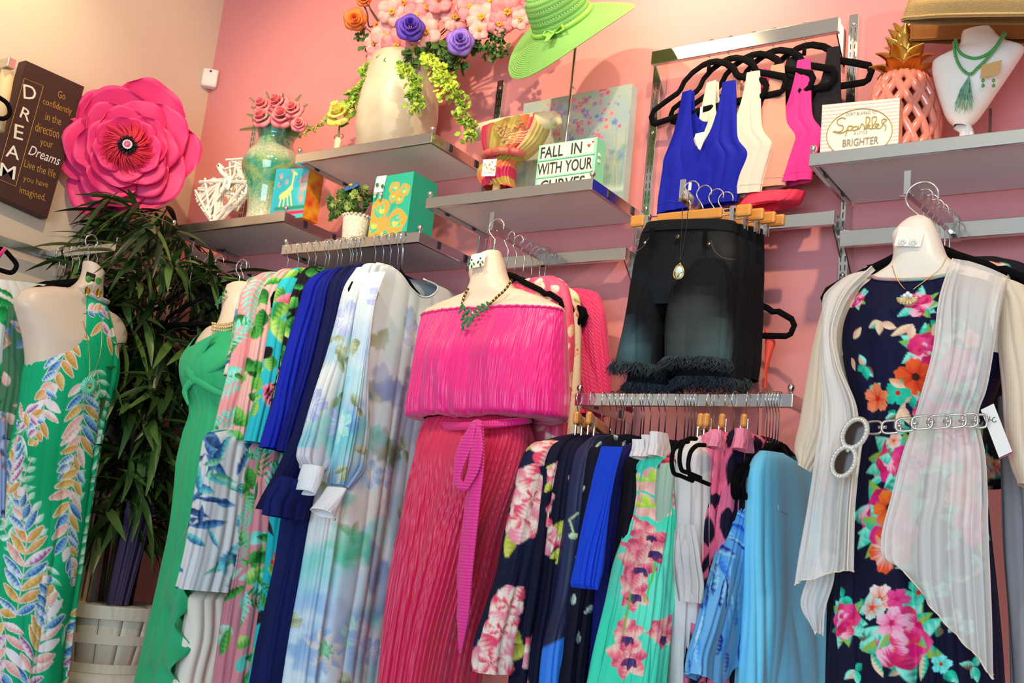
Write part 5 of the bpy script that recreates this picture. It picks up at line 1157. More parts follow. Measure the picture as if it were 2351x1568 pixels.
t = thing('chrome_bracket', 'chrome bracket holding a cream roll at the left edge beside the lettered sign', 'bracket', P(10, 170, x=.10))
obj('bracket_arm', MB().box(P(8, 150, x=.10), (.10, .03, .035)), chrome, t, bevel=.003)
obj('roll', MB().tube([P(18, 165, x=.12), P(5, 240, x=.12), P(-5, 300, x=.12)], .022, 14), mat('cream_fabric', 'E8C998', .7), t, True)
tag(obj('velvet_hanger', MB().tube(crom([(*P(a, b, x=.2), 0, 0) for a, b in ((-20, 215), (0, 225), (18, 240), (22, 262), (10, 272), (-15, 268))], 30)[:, :3], .008, 8), black_velvet, None, True), 'rounded end of a black hanger in front of the lettered sign, left edge', 'hanger')
t = thing('motion_sensor', 'small white motion sensor box high in the wall corner', 'sensor', (0.03, -.03, 3.14))
ca = V3(1, -1, 0)/math.sqrt(2); sd_ = V3(1, 1, 0)/math.sqrt(2); c0 = P(482, 180, x=.03)
O = c0-sd_*.033-V3(0, 0, .04)+ca*.012
obj('case', MB().frame_box(O, sd_, V3(0, 0, 1), ca, .066, .082, .04), mat('white_plastic', 'EFE4DA', .35), t, bevel=.008)
obj('lens_window', MB().frame_box(O+sd_*.004+V3(0, 0, .008)+ca*.001, sd_, V3(0, 0, 1), ca, .058, .040, .004), mat('milky_lens', 'F4ECE4', .5), t, bevel=.002)
obj('indicator', MB().box(O+sd_*.033+V3(0, 0, .068)+ca*.001, (.007, .007, .007)), dark_clip, t, bevel=.001)
tag(obj('small_magenta_strip', MB().frame_box(P(186, 232, x=.02), V3(0, 1, 0), V3(0, 0, 1), V3(1, 0, 0), .10, .022, .012), mat('magenta_strip', 'C8405A', .5), None), 'short red-pink strip between the lettered sign and the giant paper flower', 'strip')
t = thing('giant_paper_flower', 'giant hot pink paper flower with layered petals and black centre on the cream wall', 'wall flower', P(300, 470, x=.12))
c = P(291, 350, x=.14); N = nrm(V3(.80, -.58, -.12)); e1 = nrm(np.cross(V3(0, 0, 1), N)); e2 = np.cross(N, e1)
hotp = mat('hot_pink_paper', 'EE2A74', .5, bump=.1, bump_scale=500, sss=0, sheen=.2)
def petal_mesh(R0, R1, half, ang, off0, off1, curl, seed, tip=.0, wave=.006):
    G = []; r = random.Random(seed); ph = r.random()*6
    for i in range(13):
        k = i/12; row = []
        wd = half*(.30+.75*math.sin(PI*min(1, .12+k*.58)))*(1 if k < .8 else 1-.9*((k-.8)/.2)**2*.4)
        for j in range(13):
            a = (j/12-.5)*2; th = ang+wd*a
            rr = R0+(R1-R0)*k*(1-.10*abs(a)**3*k)+wave*math.sin(3*a+ph)*k
            z = off0+(off1-off0)*k+curl*(k**3)*(1-.4*a*a)+.018*(abs(a)**2)*k*math.cos(ph)+.004*math.sin(5*a+ph)*k
            row.append(c+rr*(math.cos(th)*e1+math.sin(th)*e2)+N*z)
        G.append(row)
    return MB().grid(G)
k_ = 0
for ly, (n, R0, R1, hf, o0, o1, cu) in enumerate(((6, .06, .272, .60, -.01, .03, .018), (5, .05, .235, .62, .012, .06, .01), (6, .04, .195, .64, .035, .085, -.006), (5, .03, .155, .72, .055, .105, -.008), (5, .02, .125, .72, .07, .118, -.004))):
    for i in range(n):
        k_ += 1; R_ = R1*(1+.10*math.sin(i*2.1+ly)) if ly == 0 else R1*(1+.04*math.sin(i*1.7+ly))
        obj('petal', petal_mesh(R0, R_, hf*1.15*2*PI/n/1.25, 2*PI*i/n+ly*.55+.2, o0+.004*(i % 2), o1+.006*(i % 2), cu, k_), hotp, t, True, solid=.0012)
redf = mat('red_pink_fringe', 'E8304F', .6); r = random.Random(8); mb = MB()
for i in range(560):
    a = r.uniform(0, 6.28); R_ = r.uniform(.06, .112); sw = r.uniform(.25, .6); z0 = r.uniform(.10, .135)
    pts = [c+N*(z0+.02*q-.02*q*q*2)+(.03+(R_-.03)*q)*(math.cos(a+sw*q)*e1+math.sin(a+sw*q)*e2) for q in (0, .35, .7, 1)]
    mb.tube(pts, [.0012, .0018, .0016, .0006], 4, cap=False)
o = obj('centre_fringe', mb, redf, t, True); o['kind'] = 'stuff'
mb = MB(); blf = mat('black_fringe', '15121F', .8)
for i in range(160):
    a = r.uniform(0, 6.28); mb.tube([c+N*.135+.012*(math.cos(a)*e1+math.sin(a)*e2), c+N*(.15+r.uniform(-.01, .006))+r.uniform(.026, .036)*(math.cos(a+.2)*e1+math.sin(a+.2)*e2)], [.003, .002], 4)
o = obj('black_centre', mb, blf, t, True); o['kind'] = 'stuff'
obj('jewel_disc', MB().lathe([(0, .012), (.012, .010), (.016, .004), (.016, 0), (0, 0)], c+N*.148, 20, N), mat('pink_jewel', 'D85A80', .15, coat=1), t, True)
mb = MB()
for i in range(14): mb.ball(c+N*.158+.015*(math.cos(i*.449)*e1+math.sin(i*.449)*e2), .004, 7)
o = obj('crystal_ring', mb, MATS['crystal'], t, True); o['kind'] = 'stuff'
# ================================================================== flowers toolkit
def petalleaf(mb, p, d, n, L, W, cup=.3, nl=6, nw=4, curl=0.0):
    d = nrm(d); s_ = nrm(np.cross(d, n)); n = np.cross(s_, d); G = []
    for i in range(nl+1):
        k = i/nl; wv = W*math.sin(PI*(.08+.84*k)**.9)
        G.append([p+d*L*k+s_*wv*j+n*(cup*W*(j*j)+curl*L*k*k) for j in np.linspace(-1, 1, nw)])
    mb.grid(G)
def rose(t, c, R, N, m, seed=0, name='petal'):
    r = random.Random(seed); N = nrm(N); e1 = nrm(np.cross(N, V3(.3, .2, 1))); e2 = np.cross(N, e1)
    for ly, (n, rr, op, h) in enumerate(((5, 1.0, .85, -.1), (5, .78, .6, .05), (4, .55, .38, .15), (3, .32, .2, .22))):
        for i in range(n):
            a = 2*PI*i/n+ly*.7+r.uniform(-.1, .1); G = []
            for k in np.linspace(0, 1, 7):
                rad = R*rr*(.25+.75*k**.7)*(.75+.25*op); z = R*(h+(1-op)*k*1.0+.15*math.sin(k*3)-(.25*op*k**4))
                hw = 2*PI/n*.62*(.5+.5*math.sin(PI*min(1, .15+k*.6)))*(1 if k < .9 else .85)
                G.append([c+N*(z-.02*R*abs(j))+rad*(1+.05*math.cos(3*j))*(math.cos(a+j*hw)*e1+math.sin(a+j*hw)*e2) for j in np.linspace(-1, 1, 7)])
            obj(name, MB().grid(G), m, t, True, solid=.0008)
def orchid(t, c, R, N, m, seed=0, cm=None, n=5):
    r = random.Random(seed); N = nrm(N); e1 = nrm(np.cross(N, V3(.2, .1, 1))); e2 = np.cross(N, e1)
    for i in range(n):
        a = 2*PI*i/n+r.uniform(-.15, .15)+seed; d = math.cos(a)*e1+math.sin(a)*e2; mb = MB()
        s_ = nrm(np.cross(d, N)); G = []
        for k in np.linspace(0, 1, 8):
            wv = R*.62*math.sin(PI*(.10+.78*k)**.8)
            G.append([c+d*R*k+s_*wv*j*(1+.08*math.sin(9*k))+N*(R*.22*math.sin(PI*k)*(1-j*j)+R*.25*k*k*(.4+r.random()*.1)-.05*R*j*j+.06*R*math.sin(5*j+i+6*k)) for j in np.linspace(-1, 1, 7)])
        obj('petal', mb.grid(G), m, t, True, solid=.0006)
    if cm:
        mb = MB()
        for i in range(7): mb.tube([c, c+N*R*.4+e1*R*.16*math.cos(i)+e2*R*.16*math.sin(i)], [R*.05, R*.07], 5)
        o = obj('stamens', mb, cm, t, True); o['kind'] = 'stuff'
pk_o = mat('salmon_pink_petal', 'F79A94', .6, noise_amt=.6, noise_scale=30, col2='FBC8B8', trans=.0, sheen=.2); pk_o2 = mat('coral_pink_petal', 'F2707C', .6, noise_amt=.6, noise_scale=25, col2='FBB0A8')
pur = mat('purple_petal', '5A34B8', .6, noise_amt=.4, noise_scale=30, col2='8460D8'); lil = mat('lilac_petal', '8A5AD0', .6, noise_amt=.5, noise_scale=30, col2='B8A0EC')
org = mat('orange_petal', 'F26A2A', .6, noise_amt=.6, noise_scale=30, col2='FBA03A'); yel = mat('yellow_petal', 'F4DC4A', .6, noise_amt=.5, noise_scale=20, col2='FBF0A0'); yst = mat('yellow_stamen', 'F4B83A', .6)
gl1 = mat('ivy_green', '7FA83A', .55, noise_amt=.8, noise_scale=25, col2='C8D84A'); gl2 = mat('dark_leaf_green', '3A5A24', .5, noise_amt=.6, noise_scale=20, col2='5F8030'); stemm = mat('brown_stem', '5A3A2A', .8)
def stem(t, pts, r=.0022, m=stemm, nm='stem'): 
    K = crom([(*p, 0, 0) for p in pts], 20)[:, :3]; return obj(nm, MB().tube(K, r, 6), m, t, True)
VW = nrm(V3(.45, -.8, -.25))                     # roughly towards the shop floor
# ---- large pot on the upper shelf
yb = -.19; zb = 2.579
ctr = P(918, 240, y=yb); x0 = ctr[0]-.005
t = thing('stone_pot', 'large cream marbled stone pot on the upper shelf', 'pot', (x0, yb, zb))
h = P(915, 145, y=yb)[2]-zb
prof = [(.0, 0), (.105, 0), (.118, .01), (.138, h*.25), (.143, h*.45), (.138, h*.65), (.130, h*.85), (.118, h*.97), (.116, h), (.109, h), (.110, h*.94), (.115, h*.8), (.12, h*.4), (0, .02)]
obj('vessel', MB().lathe(prof, (x0, yb, zb), 48), mat('marbled_stone', 'DCCCB0', .4, noise_amt=.9, noise_scale=6, col2='A6947A', coat=.15), t, True)
t0 = P(915, 150, y=yb)
BQ = 'artificial blooms in the large stone pot'
def bloom(kind, px, py, R, m, label, yy=None, cm=None, N=None, seed=None, cat='flower', root=t0):
    yy = yb-.02 if yy is None else yy; c = P(px, py, y=yy); t = thing(kind, label, cat, c, None); seed = seed or px
    N_ = V3(*(VW if N is None else N)) + V3(random.Random(px).uniform(-.25, .25), 0, random.Random(py).uniform(-.25, .25))
    if 'rose' in kind: rose(t, c, R, N_, m, seed)
    else: orchid(t, c, R, N_, m, seed, cm or yst)
    if root is not None: stem(t, [root+V3(0, 0, -.05), root*.4+c*.6+V3(0, .02, .01), c], .0022)
    return t
bloom('orange_rose', 815, 44, .044, org, 'large orange rose at the upper left of the stone pot bouquet', yb-.06)
bloom('orange_rose', 868, 62, .022, org, 'small orange rosebud beside the pink blossoms')
bloom('orange_rose', 835, -2, .03, org, 'orange rose cut by the top edge of the photo')
bloom('purple_rose', 942, 62, .052, pur, 'deep purple foam rose in the middle of the pink blossoms', yb-.13)
bloom('lilac_rose', 1057, 95, .050, lil, 'lighter lilac rose to the right of the deep purple one', yb-.08)
ol = [(928, 8, .058), (985, 22, .065), (955, 42, .058), (893, 85, .065), (915, 108, .065), (900, 28, .052), (868, 132, .045), (980, 75, .052), (1008, 0, .052), (860, 100, .039), (950, 112, .041)]
pos = ['topmost left', 'upper right', 'just above the deep purple rose', 'left of the deep purple rose', 'below left of the deep purple rose', 'upper left', 'lowest, over the pot rim', 'right of the deep purple rose', 'at the top edge above the purple rose', 'far left low', 'under the deep purple rose']
for i, (a, b, R) in enumerate(ol): bloom('pink_blossom', a, b, R, pk_o if i % 2 else pk_o2, 'salmon pink blossom in the left cluster, %s' % pos[i], yb-.04-.02*(i % 3), seed=i+1)
orr = [(1130, 8, .065), (1165, 28, .06), (1108, 42, .055), (1180, 10, .05), (1045, 42, .05), (1080, 20, .05), (1195, 45, .035), (1148, 55, .045), (1100, 70, .035)]
pos = ['topmost', 'right centre', 'centre', 'beside the green hat', 'leftmost over the lilac rose', 'upper left', 'touching the green hat', 'lower right', 'lower centre']
for i, (a, b, R) in enumerate(orr): bloom('pink_blossom', a, b, R, pk_o2 if i % 2 else pk_o, 'coral pink blossom in the right cluster, %s' % pos[i], yb-.02*(i % 3), seed=i+20)
def garland(pts, label, n=60, L=.020, W=.011, m=gl1, yy=yb-.1, sp=.028, kind='leaf_garland', top=.5, seed=1):
    r = random.Random(seed); K = crom([(a, b, 0, 0, 0) for a, b in pts], 40); W3 = np.array([P(a, b, y=yy) for a, b in K[:, :2]])
    t = thing(kind, label, 'garland', W3[-1]); obj('stem', MB().tube(W3, .0016, 5), stemm, t, True); mb = MB()
    for i in range(n):
        q = W3[min(39, int(40*i/n))]; d = nrm(V3(r.uniform(-1, 1), r.uniform(-1, .4), r.uniform(-.8, .5)))
        petalleaf(mb, q+d*r.uniform(0, sp), d+V3(0, 0, -.3), nrm(V3(r.uniform(-1, 1), -1, r.uniform(-1, 1))), L*r.uniform(.7, 1.2), W*r.uniform(.7, 1.2), .5, 4, 3)
    o = obj('leaves', mb, m, t, True, solid=.0008); o['kind'] = 'stuff'; return t
garland([(858, 150), (838, 185), (820, 215), (802, 250)], 'leafy green garland hanging left of the stone pot towards the yellow rose', 120)
garland([(800, 232), (770, 262), (738, 285), (700, 305)], 'thin trailing garland behind the yellow rose', 60, .013, .006, sp=.014, yy=yb+.05)
garland([(930, 148), (945, 180), (958, 210), (955, 250)], 'short green garland hanging in front of the stone pot', 110, yy=yb-.17)
garland([(985, 130), (1008, 165), (1030, 200), (1025, 215)], 'bright yellow-green blossom garland at the right of the pot rim', 130, m=mat('lime_blossom', 'BFD83A', .6, noise_amt=.6, noise_scale=30, col2='E8EC6A'), yy=yb-.12)
garland([(1030, 165), (1048, 215), (1065, 255), (1082, 290), (1072, 318)], 'long green garland hanging right of the stone pot', 110, yy=yb-.08)
garland([(1085, 75), (1120, 80), (1155, 88)], 'dark leafy sprig on the right, upper one under the coral blossoms', 60, m=gl2, yy=yb)
garland([(1080, 110), (1120, 112), (1160, 125)], 'dark leafy sprig on the right, lower one beside the hat brim', 70, m=gl2, yy=yb)
garland([(840, 60), (835, 90), (855, 118), (880, 130)], 'dark leaves on the brown twig at the left of the bouquet', 26, m=gl2, yy=yb)
garland([(970, 90), (990, 120), (1010, 145), (1040, 130)], 'dark leaves in the centre of the bouquet between both roses', 60, .035, .016, m=gl2, yy=yb-.03)
garland([(895, 140), (940, 132), (975, 140)], 'broad dark leaves resting on the pot rim', 26, .045, .018, m=gl2, yy=yb-.08)
garland([(1000, 100), (1030, 110), (1060, 125), (1040, 165)], 'olive leaves beneath the lilac rose', 40, .035, .016, m=gl2, yy=yb-.02)
t = thing('twig', 'forked brown twig rising at the upper left of the bouquet', 'twig', P(870, 60, y=yb)); 
for p in ([(905, 130), (880, 70), (850, 20), (838, -10)], [(868, 52), (850, 62), (843, 30), (832, 5)], [(890, 120), (850, 100), (828, 60)], [(1000, 120), (1050, 60), (1085, 40)], [(1040, 120), (1090, 110), (1130, 110)]): stem(t, [P(a, b, y=yb) for a, b in p], .003, nm='branch')
t = bloom('yellow_rose', 780, 266, .056, yel, 'pale yellow rose standing left of the stone pot', yb-.06, root=None, N=(.3, -.8, .3))
stem(t, [P(778, 325, y=yb-.06), P(778, 300, y=yb-.06), P(780, 285, y=yb-.06)], .003, gl2); 
mb = MB(); petalleaf(mb, P(782, 292, y=yb-.06), V3(1, 0, .2), V3(0, -1, .5), .04, .012); obj('leaf', mb, gl2, t, True, solid=.001)
t = thing('knob_ornament', 'small cream knob ornament with wire curls on the upper shelf', 'ornament', P(776, 322, y=yb-.06))
q = P(776, 328, y=yb-.06); obj('knob', MB().lathe([(.010, -.06), (.012, 0), (.014, .008), (.008, .018), (0, .020)], q, 20), mat('cream_resin', 'E8D2A8', .4), t, True)
for s in (-1, 1): obj('wire_curl', MB().tube([q+V3(s*(.008+.014*math.sin(a)), 0, .012+.022*a/3.2) for a in np.linspace(0, 3.0, 12)], .0014, 5), stemm, t, True)
# ---- green vase with roses, left shelf
yb1 = -.2; zb1 = 2.368; X0 = P(622, 400, y=yb1)[0]
t = thing('green_vase', 'glossy green speckled vase fading to cream at its foot, on the left shelf', 'vase', (X0, yb1, zb1))
H_ = P(632, 288, y=yb1)[2]-zb1
Rr_ = [(.0, 0), (.068, 0), (.07, .01), (.066, .06), (.078, .13), (.108, .20), (.112, .215), (.105, .25), (.070, .30), (.066, .315), (.078, .345), (.100, H_*.0+.375)]
Rr_ = [(a*1.0, b*H_/.375) for a, b in Rr_]; Rr_ += [(.096, H_), (.070, H_*.9), (.05, H_*.6), (0, H_*.5)]
N_ = 64; prof = crom([(a, b, 0, 0, 0) for a, b in Rr_[1:12]], 60)[:, :2]
mb = MB().lathe([tuple(p) for p in prof]+Rr_[12:], (X0, yb1, zb1), N_); V = np.concatenate(mb.v)
zz = (V[:, 2]-zb1)/H_; nn = sn(V[:, 0]*1.0+V[:, 2], V[:, 1]*1.3-V[:, 2]*.5, 4, 60)+.6*sn(V[:, 0]-V[:, 2], V[:, 1]+V[:, 2]*2, 9, 240)
gcol = np.array(lin('1F9A78')); yel_ = np.array(lin('9CB86A')); crm = np.array(lin('DCD6B8')); tea = np.array(lin('169078'))
k1 = sm(nn, -.6, .6)[:, None]; base_ = gcol*(1-k1)+yel_*k1*1.0; lo = (1-sm(zz, .05, .42))[:, None]; mid = np.exp(-((zz-.70)/.08)**2)[:, None]
colv = base_*(1-lo)+crm*lo; colv = colv*(1-mid*.75)+crm*mid*.75; hi = sm(zz, .82, .95)[:, None]; colv = colv*(1-hi)+tea*hi
o = mesh_obj('vessel', V, mb.f, mat('speckled_glaze', None, .10, attr=True, noise_amt=.5, noise_scale=140, col2='0E6A58', coat=1, spec=.7), t, True, colv)
rt_ = V3(X0, yb1, zb1+H_-.02)
for i, (a, b, R) in enumerate([(603, 243, .040), (640, 236, .044), (603, 272, .044), (648, 268, .050), (674, 252, .040), (686, 285, .032)]):
    bloom('pink_rose', a, b, R, mat('rose_pink_petal', 'F0707E', .6, noise_amt=.6, noise_scale=30, col2='F9A8A0'), 'pink rose in the green vase, %s' % ['upper left', 'upper middle', 'lower left', 'lower middle and largest', 'upper right', 'lowest at the right rim'][i], yb1-.07-.02*(i > 1), N=(.35, -.8, .1), root=rt_)
fern = mat('fern_green', '5A7A3A', .7, noise_amt=.6, noise_scale=20, col2='8A9A5A')
for i, (a, b) in enumerate([(612, 212), (575, 225), (650, 215), (690, 218), (705, 240), (568, 262), (552, 297), (700, 280), (715, 292), (690, 315), (578, 245)]):
    e = P(a, b, y=yb1-.03-.03*(i % 3)); t = thing('fern_sprig', 'feathery green fern sprig in the green vase, %s' % ['top centre left', 'upper left', 'top centre', 'upper right', 'right', 'left', 'far left low', 'right, low', 'far right', 'drooping at the right rim', 'left, beside the roses'][i], 'fern', e)
    K = crom([(*p, 0, 0) for p in (rt_, rt_*.45+e*.55+V3(0, 0, .01), e)], 26)[:, :3]; mb = MB().tube(K, .001, 4); r = random.Random(i)
    for k in range(6, 26):
        for s in (-1, 1):
            d = nrm(nrm(K[k]-K[k-1])+s*nrm(np.cross(K[k]-K[k-1], VW))*1.2); mb.tube([K[k], K[k]+d*.026*(1.15-k/26)+V3(0, 0, -.002)], [.0026, .001], 3, cap=False)
    o = obj('fronds', mb, fern, t, True); o['kind'] = 'stuff'
# ---- white stick hearts
whs = mat('whitewashed_twig', 'F2E6D6', .7, bump=.5, bump_scale=200)
def stick_heart(cx, cy, yy, w_, h_, label, seed, n=34):
    r = random.Random(seed); c = P(cx, cy, y=yy); t = thing('stick_heart', label, 'ornament', V3(c[0], yy, zb1), 'white stick hearts')
    def hp(q): return V3(w_/2*math.sin(q)**3, 0, h_/2*(13*math.cos(q)-5*math.cos(2*q)-2*math.cos(3*q)-math.cos(4*q))/15.)
    ps = [hp(q) for q in np.linspace(0, 2*PI, 15)[:-1]]
    for i in range(14): obj('stick', MB().tube([c+ps[i], c+ps[(i+1) % 14]], .006, 5), whs, t)
    for i in range(n):
        a, b = hp(r.uniform(0, 6.28)), hp(r.uniform(0, 6.28))
        if np.linalg.norm(a-b) < w_*.35: continue
        o_ = V3(0, -.008+r.uniform(-.022, .014), 0); obj('stick', MB().tube([c+a+o_, c+b+o_+V3(0, r.uniform(-.01, .01), 0)], .0055, 5), whs, t)
    return t, c
t, c = stick_heart(510, 452, -.27, .27, .20, 'white woven stick heart with a bow, at the left end of the left shelf', 3, 64)
bow = mat('white_ribbon', 'F6EEE4', .6)
for pth in ([(512, 388), (500, 378), (508, 395), (520, 405)], [(518, 408), (512, 430), (506, 443)], [(520, 405), (526, 420), (522, 436)]):
    obj('ribbon_bow', MB().tube(crom([(*P(a, b, y=-.30), 0, 0) for a, b in pth], 12)[:, :3], .009, 6, flat=((0, 1, 0), .3)), bow, t, True)
stick_heart(556, 415, -.15, .22, .22, 'second white stick heart partly hidden behind the green vase', 8, 54)
# ---- flat printed blocks
def block(t, tl, tr, bl, br, yy, dep, m_side, nth=120, nv=140, m=None, name='front_panel', nd=V3(0, 1, 0)):
    d = Cloth([(*tl, *tr), (*bl, *br)], y=yy, sheet=True, nth=nth, nv=nv, folds=(), depth=0, pw=1.0)
    A, B_, C_, D_ = [P(*q, y=yy+.0006) for q in (tl, tr, br, bl)]
    obj('block', MB().add([A, B_, C_, D_]+[q+nd*dep for q in (A, B_, C_, D_)], [(3, 2, 1, 0), (4, 5, 6, 7), (0, 1, 5, 4), (1, 2, 6, 5), (2, 3, 7, 6), (3, 0, 4, 7)]), m_side, t, bevel=.0008)
    return d
flatm = mat('printed_board', None, .45, attr=True)
def zat(px, py, yy, z):                          # continue a vertical edge down to height z, back to pixels
    p = P(px, py, y=yy); return tuple(proj(np.array([p[0], yy, z])))
yq = -.285
t = thing('giraffe_block', 'small turquoise block printed with a yellow giraffe and cherry blossom, beside the green vase', 'art block', P(670, 490, y=yq))
d = block(t, (635, 388), (711, 386), zat(635, 388, yq, zb1), zat(711, 386, yq, zb1), yq, .075, mat('orange_yellow_edge', 'D8401F', .5, noise_amt=1, noise_scale=22, col2='F2B81F'))
d.base('27AFC0', '3FC0CC', 20)
for a, b, R in ((700, 410, .02), (695, 430, .02), (690, 455, .016), (645, 405, .010), (658, 418, .009), (672, 392, .008), (640, 425, .008)): d.blob(d.at(a, b), R, 'E0887A', .75, .6, a); d.blob(d.at(a+2, b+2), R*.5, 'F2A8A0', .8, .6, b)
d.line([(636, 432), (655, 410), (675, 395)], .001, '8A4A3A', px=True); d.line([(646, 420), (640, 405)], .001, '8A4A3A', px=True)
for pth, r_ in (([(676, 395), (673, 415), (668, 432)], .0035), ([(676, 396), (681, 400)], .004), ([(668, 432), (655, 446), (645, 452)], .008), ([(662, 442), (650, 450)], .011), ([(645, 455), (641, 475)], .003), ([(652, 458), (650, 476)], .003), ([(660, 450), (661, 476)], .003), ([(667, 446), (669, 474)], .003)): d.line(pth, r_, 'F2DC7A', px=True)
d.line([(632, 480), (700, 474)], .006, '2A8A6A', px=True); d.line([(630, 492), (700, 486)], .007, 'E0305A', px=True)
d.make('printed_front', flatm, t)
# ---- teal butterfly box
yq = -.30; zsh = 2.246
t = thing('butterfly_box', 'teal gift box printed with two orange butterflies', 'gift box', P(900, 540, y=yq))
d = block(t, (863, 408), (951, 393), zat(863, 408, yq, zsh), zat(951, 393, yq, zsh), yq, .13, mat('teal_card', '1FA88A', .45), 200, 220)
d.base('22AE90', '2AB898', 8)
def bfly(c, S_, a0, col='F2A23A'):
    for sg, (a, L, W) in [(s, q) for s in (-1, 1) for q in ((50, 1.0, .40), (128, .68, .34))]:
        an = a0+sg*a
        d.leaf(c, an, S_*L, S_*W, col, col, sk=1.4); 
        for q in (-14, 0, 14): d.leaf((c[0]+S_*L*.28*math.cos(math.radians(an+q)), c[1]+S_*L*.28*math.sin(math.radians(an+q))), an+q, S_*L*.55, S_*.07, '35B898', '6AC8A0')
        d.blob((c[0]+S_*L*.5*math.cos(math.radians(an+8)), c[1]+S_*L*.5*math.sin(math.radians(an+8))), S_*.10, 'F8D23A', .9, .5, 1)
    p = [(c[0]-S_*.35*math.cos(math.radians(a0)), c[1]-S_*.35*math.sin(math.radians(a0))), (c[0]+S_*.3*math.cos(math.radians(a0)), c[1]+S_*.3*math.sin(math.radians(a0)))]; d.line(p, S_*.035, col)
    for s in (-1, 1): d.line([p[1], (p[1][0]+S_*.5*math.cos(math.radians(a0+s*18)), p[1][1]+S_*.5*math.sin(math.radians(a0+s*18)))], .0006, col)
bfly(d.at(913, 447), .055, -75); bfly(d.at(877, 518), .105, -60)
d.make('printed_front', flatm, t)
t = thing('earring_card', 'small cream card with teal and pink earrings hanging on the butterfly box', 'earrings', P(868, 440, y=yq-.004))
O = P(857, 443, y=yq-.003); A = V3(1, 0, 0); obj('card', MB().frame_box(O, nrm(A+V3(0, 0, -.0)), nrm(V3(.12, 0, 1)), V3(0, -1, 0), .042, .058, .001), cardm, t, bevel=.0005)
for i, (a, b, m_) in enumerate(((866, 424, em), (878, 427, em), (862, 444, pk_o), (874, 446, pk_o), (860, 452, mint), (872, 454, mint))): obj('bead', MB().ball(P(a, b, y=yq-.008), .007, 8, (1, .5, 1)), m_, t, True)
# ---- succulent pot
t = thing('lace_pot', 'small white lace-patterned pot beside the butterfly box', 'pot', P(818, 540, y=-.28))
xp_ = P(817, 520, y=-.28)[0]; hp2 = P(818, 500, y=-.28)[2]-zsh
mb = MB().lathe([(.038, 0), (.040, .004), (.047, hp2), (.044, hp2), (.038, hp2*.6), (0, hp2*.6)], (xp_, -.28, zsh), 40)
obj('pot_body', mb, mat('lace_ceramic', 'EFE6D4', .6, noise_amt=1, noise_scale=190, col2='B8AC98'), t, True)
mb = MB()
for i in range(20): mb.ball((xp_+.0465*math.cos(i*PI/10), -.28+.0465*math.sin(i*PI/10), zsh+hp2), .0062, 6, (1, 1, .8))
o = obj('scalloped_rim', mb, MATS['lace_ceramic'], t, True); o['kind'] = 'stuff'
t = thing('succulent_plant', 'bushy green artificial succulent filling the white lace pot', 'plant', P(810, 480, y=-.28)); r = random.Random(4)
cc_ = P(812, 468, y=-.28)
for i in range(34):
    d_ = nrm(V3(r.uniform(-1, .8), r.uniform(-1, .6), r.uniform(-.5, .9))); q = cc_+d_*V3(.075, .05, .06)*r.uniform(.5, 1); mb = MB()
    for k in range(8):
        a = k*2.4; dd = nrm(d_*.6+V3(math.cos(a), math.sin(a*1.3)*.6, math.sin(a))); petalleaf(mb, q, dd, d_, .021, .009, .4, 4, 3)
    obj('rosette', mb, gl2 if i % 3 else mat('pale_succulent', '7A8F3A', .5, noise_amt=.8, noise_scale=30, col2='A8B85A'), t, True, solid=.001)
for i in range(5):
    K = [cc_, cc_+V3(-.05-.008*i, -.01, .012*i-.04), cc_+V3(-.085-.004*i, -.02, .022*i-.06)]; mb = MB().tube(K, .001, 4)
    for k in range(12): q = K[1]*(1-k/12)+K[2]*k/12; petalleaf(mb, q, nrm(V3(r.uniform(-1, 1), r.uniform(-1, 0), r.uniform(-1, 1))), VW, .014, .006, .4, 3, 3)
    o = obj('sprig', mb, gl2, t, True, solid=.0008); o['kind'] = 'stuff'
bloom('blue_blossom', 808, 430, .030, mat('denim_blue_petal', '1F4F88', .6, noise_amt=.5, noise_scale=30, col2='3F7FB0'), 'dark blue artificial blossom on top of the succulent', -.31, root=None, N=(0, -.7, .8))
# ================================================================== shelf with the letter light box
Z3 = 2.356; yc = -.09
t = thing('flower_painting', 'blurred blue and pink wildflower canvas leaning behind the letter light box', 'painting', P(1320, 440, y=yc))
d = block(t, (1203, 238), (1452, 192), zat(1203, 238, yc, Z3), zat(1452, 192, yc, Z3), yc, .04, mat('canvas_edge', 'B8B8C0', .7, noise_amt=.6, noise_scale=10, col2='C8D0C8'), 240, 220)
d.base('B9BFA8', '9FB4B4', 9); rr = random.Random(6)
for i in range(60): d.blob((rr.uniform(-.2, .2), rr.uniform(0, .35)), rr.uniform(.02, .05), rr.choice(['A8B8C0', 'C8C49C', '9FB0B8', 'D8C8A8', 'B0B8A0']), .4, 1.6, i)
for i in range(130):
    a = rr.gauss(0, .075); b = .10+rr.gauss(0, .055); c_ = (a+.01, max(.02, b)); d.flower(c_, rr.uniform(.004, .013), 5, rr.choice(['D86A8A', 'E88A7A', 'C85A7A', '6A7AB8', 'E8A0A0', 'B878A8']), rr.choice(['E89AA8', 'E8B0A0', '8A9AC8', 'D87A8A']), None, rr.random()*6)
for a, b in ((1380, 205), (1395, 212), (1388, 198)): d.flower(d.at(a, b), .010, 5, 'D84A6A', 'E87A8A', None, a)
for i in range(50): d.blob((rr.uniform(-.18, .2), rr.uniform(.2, .36)), rr.uniform(.006, .014), rr.choice(['4A8AB8', '6A6AB8', '5FA8B0', '7A8AC0', '6AA88A']), .6, 1.0, i)
for i in range(30): x_ = rr.uniform(-.18, .2); d.line([(x_, .34), (x_+rr.uniform(-.02, .02), rr.uniform(.12, .25))], .0008, rr.choice(['8AA878', 'C8C88A', '7FA8A0']))
d.make('painted_front', flatm, t)
yl = -.285
t = thing('letter_light_box', 'mint letter box reading FALL IN WITH YOUR CURVES on the middle shelf', 'light box', P(1310, 420, y=yl))
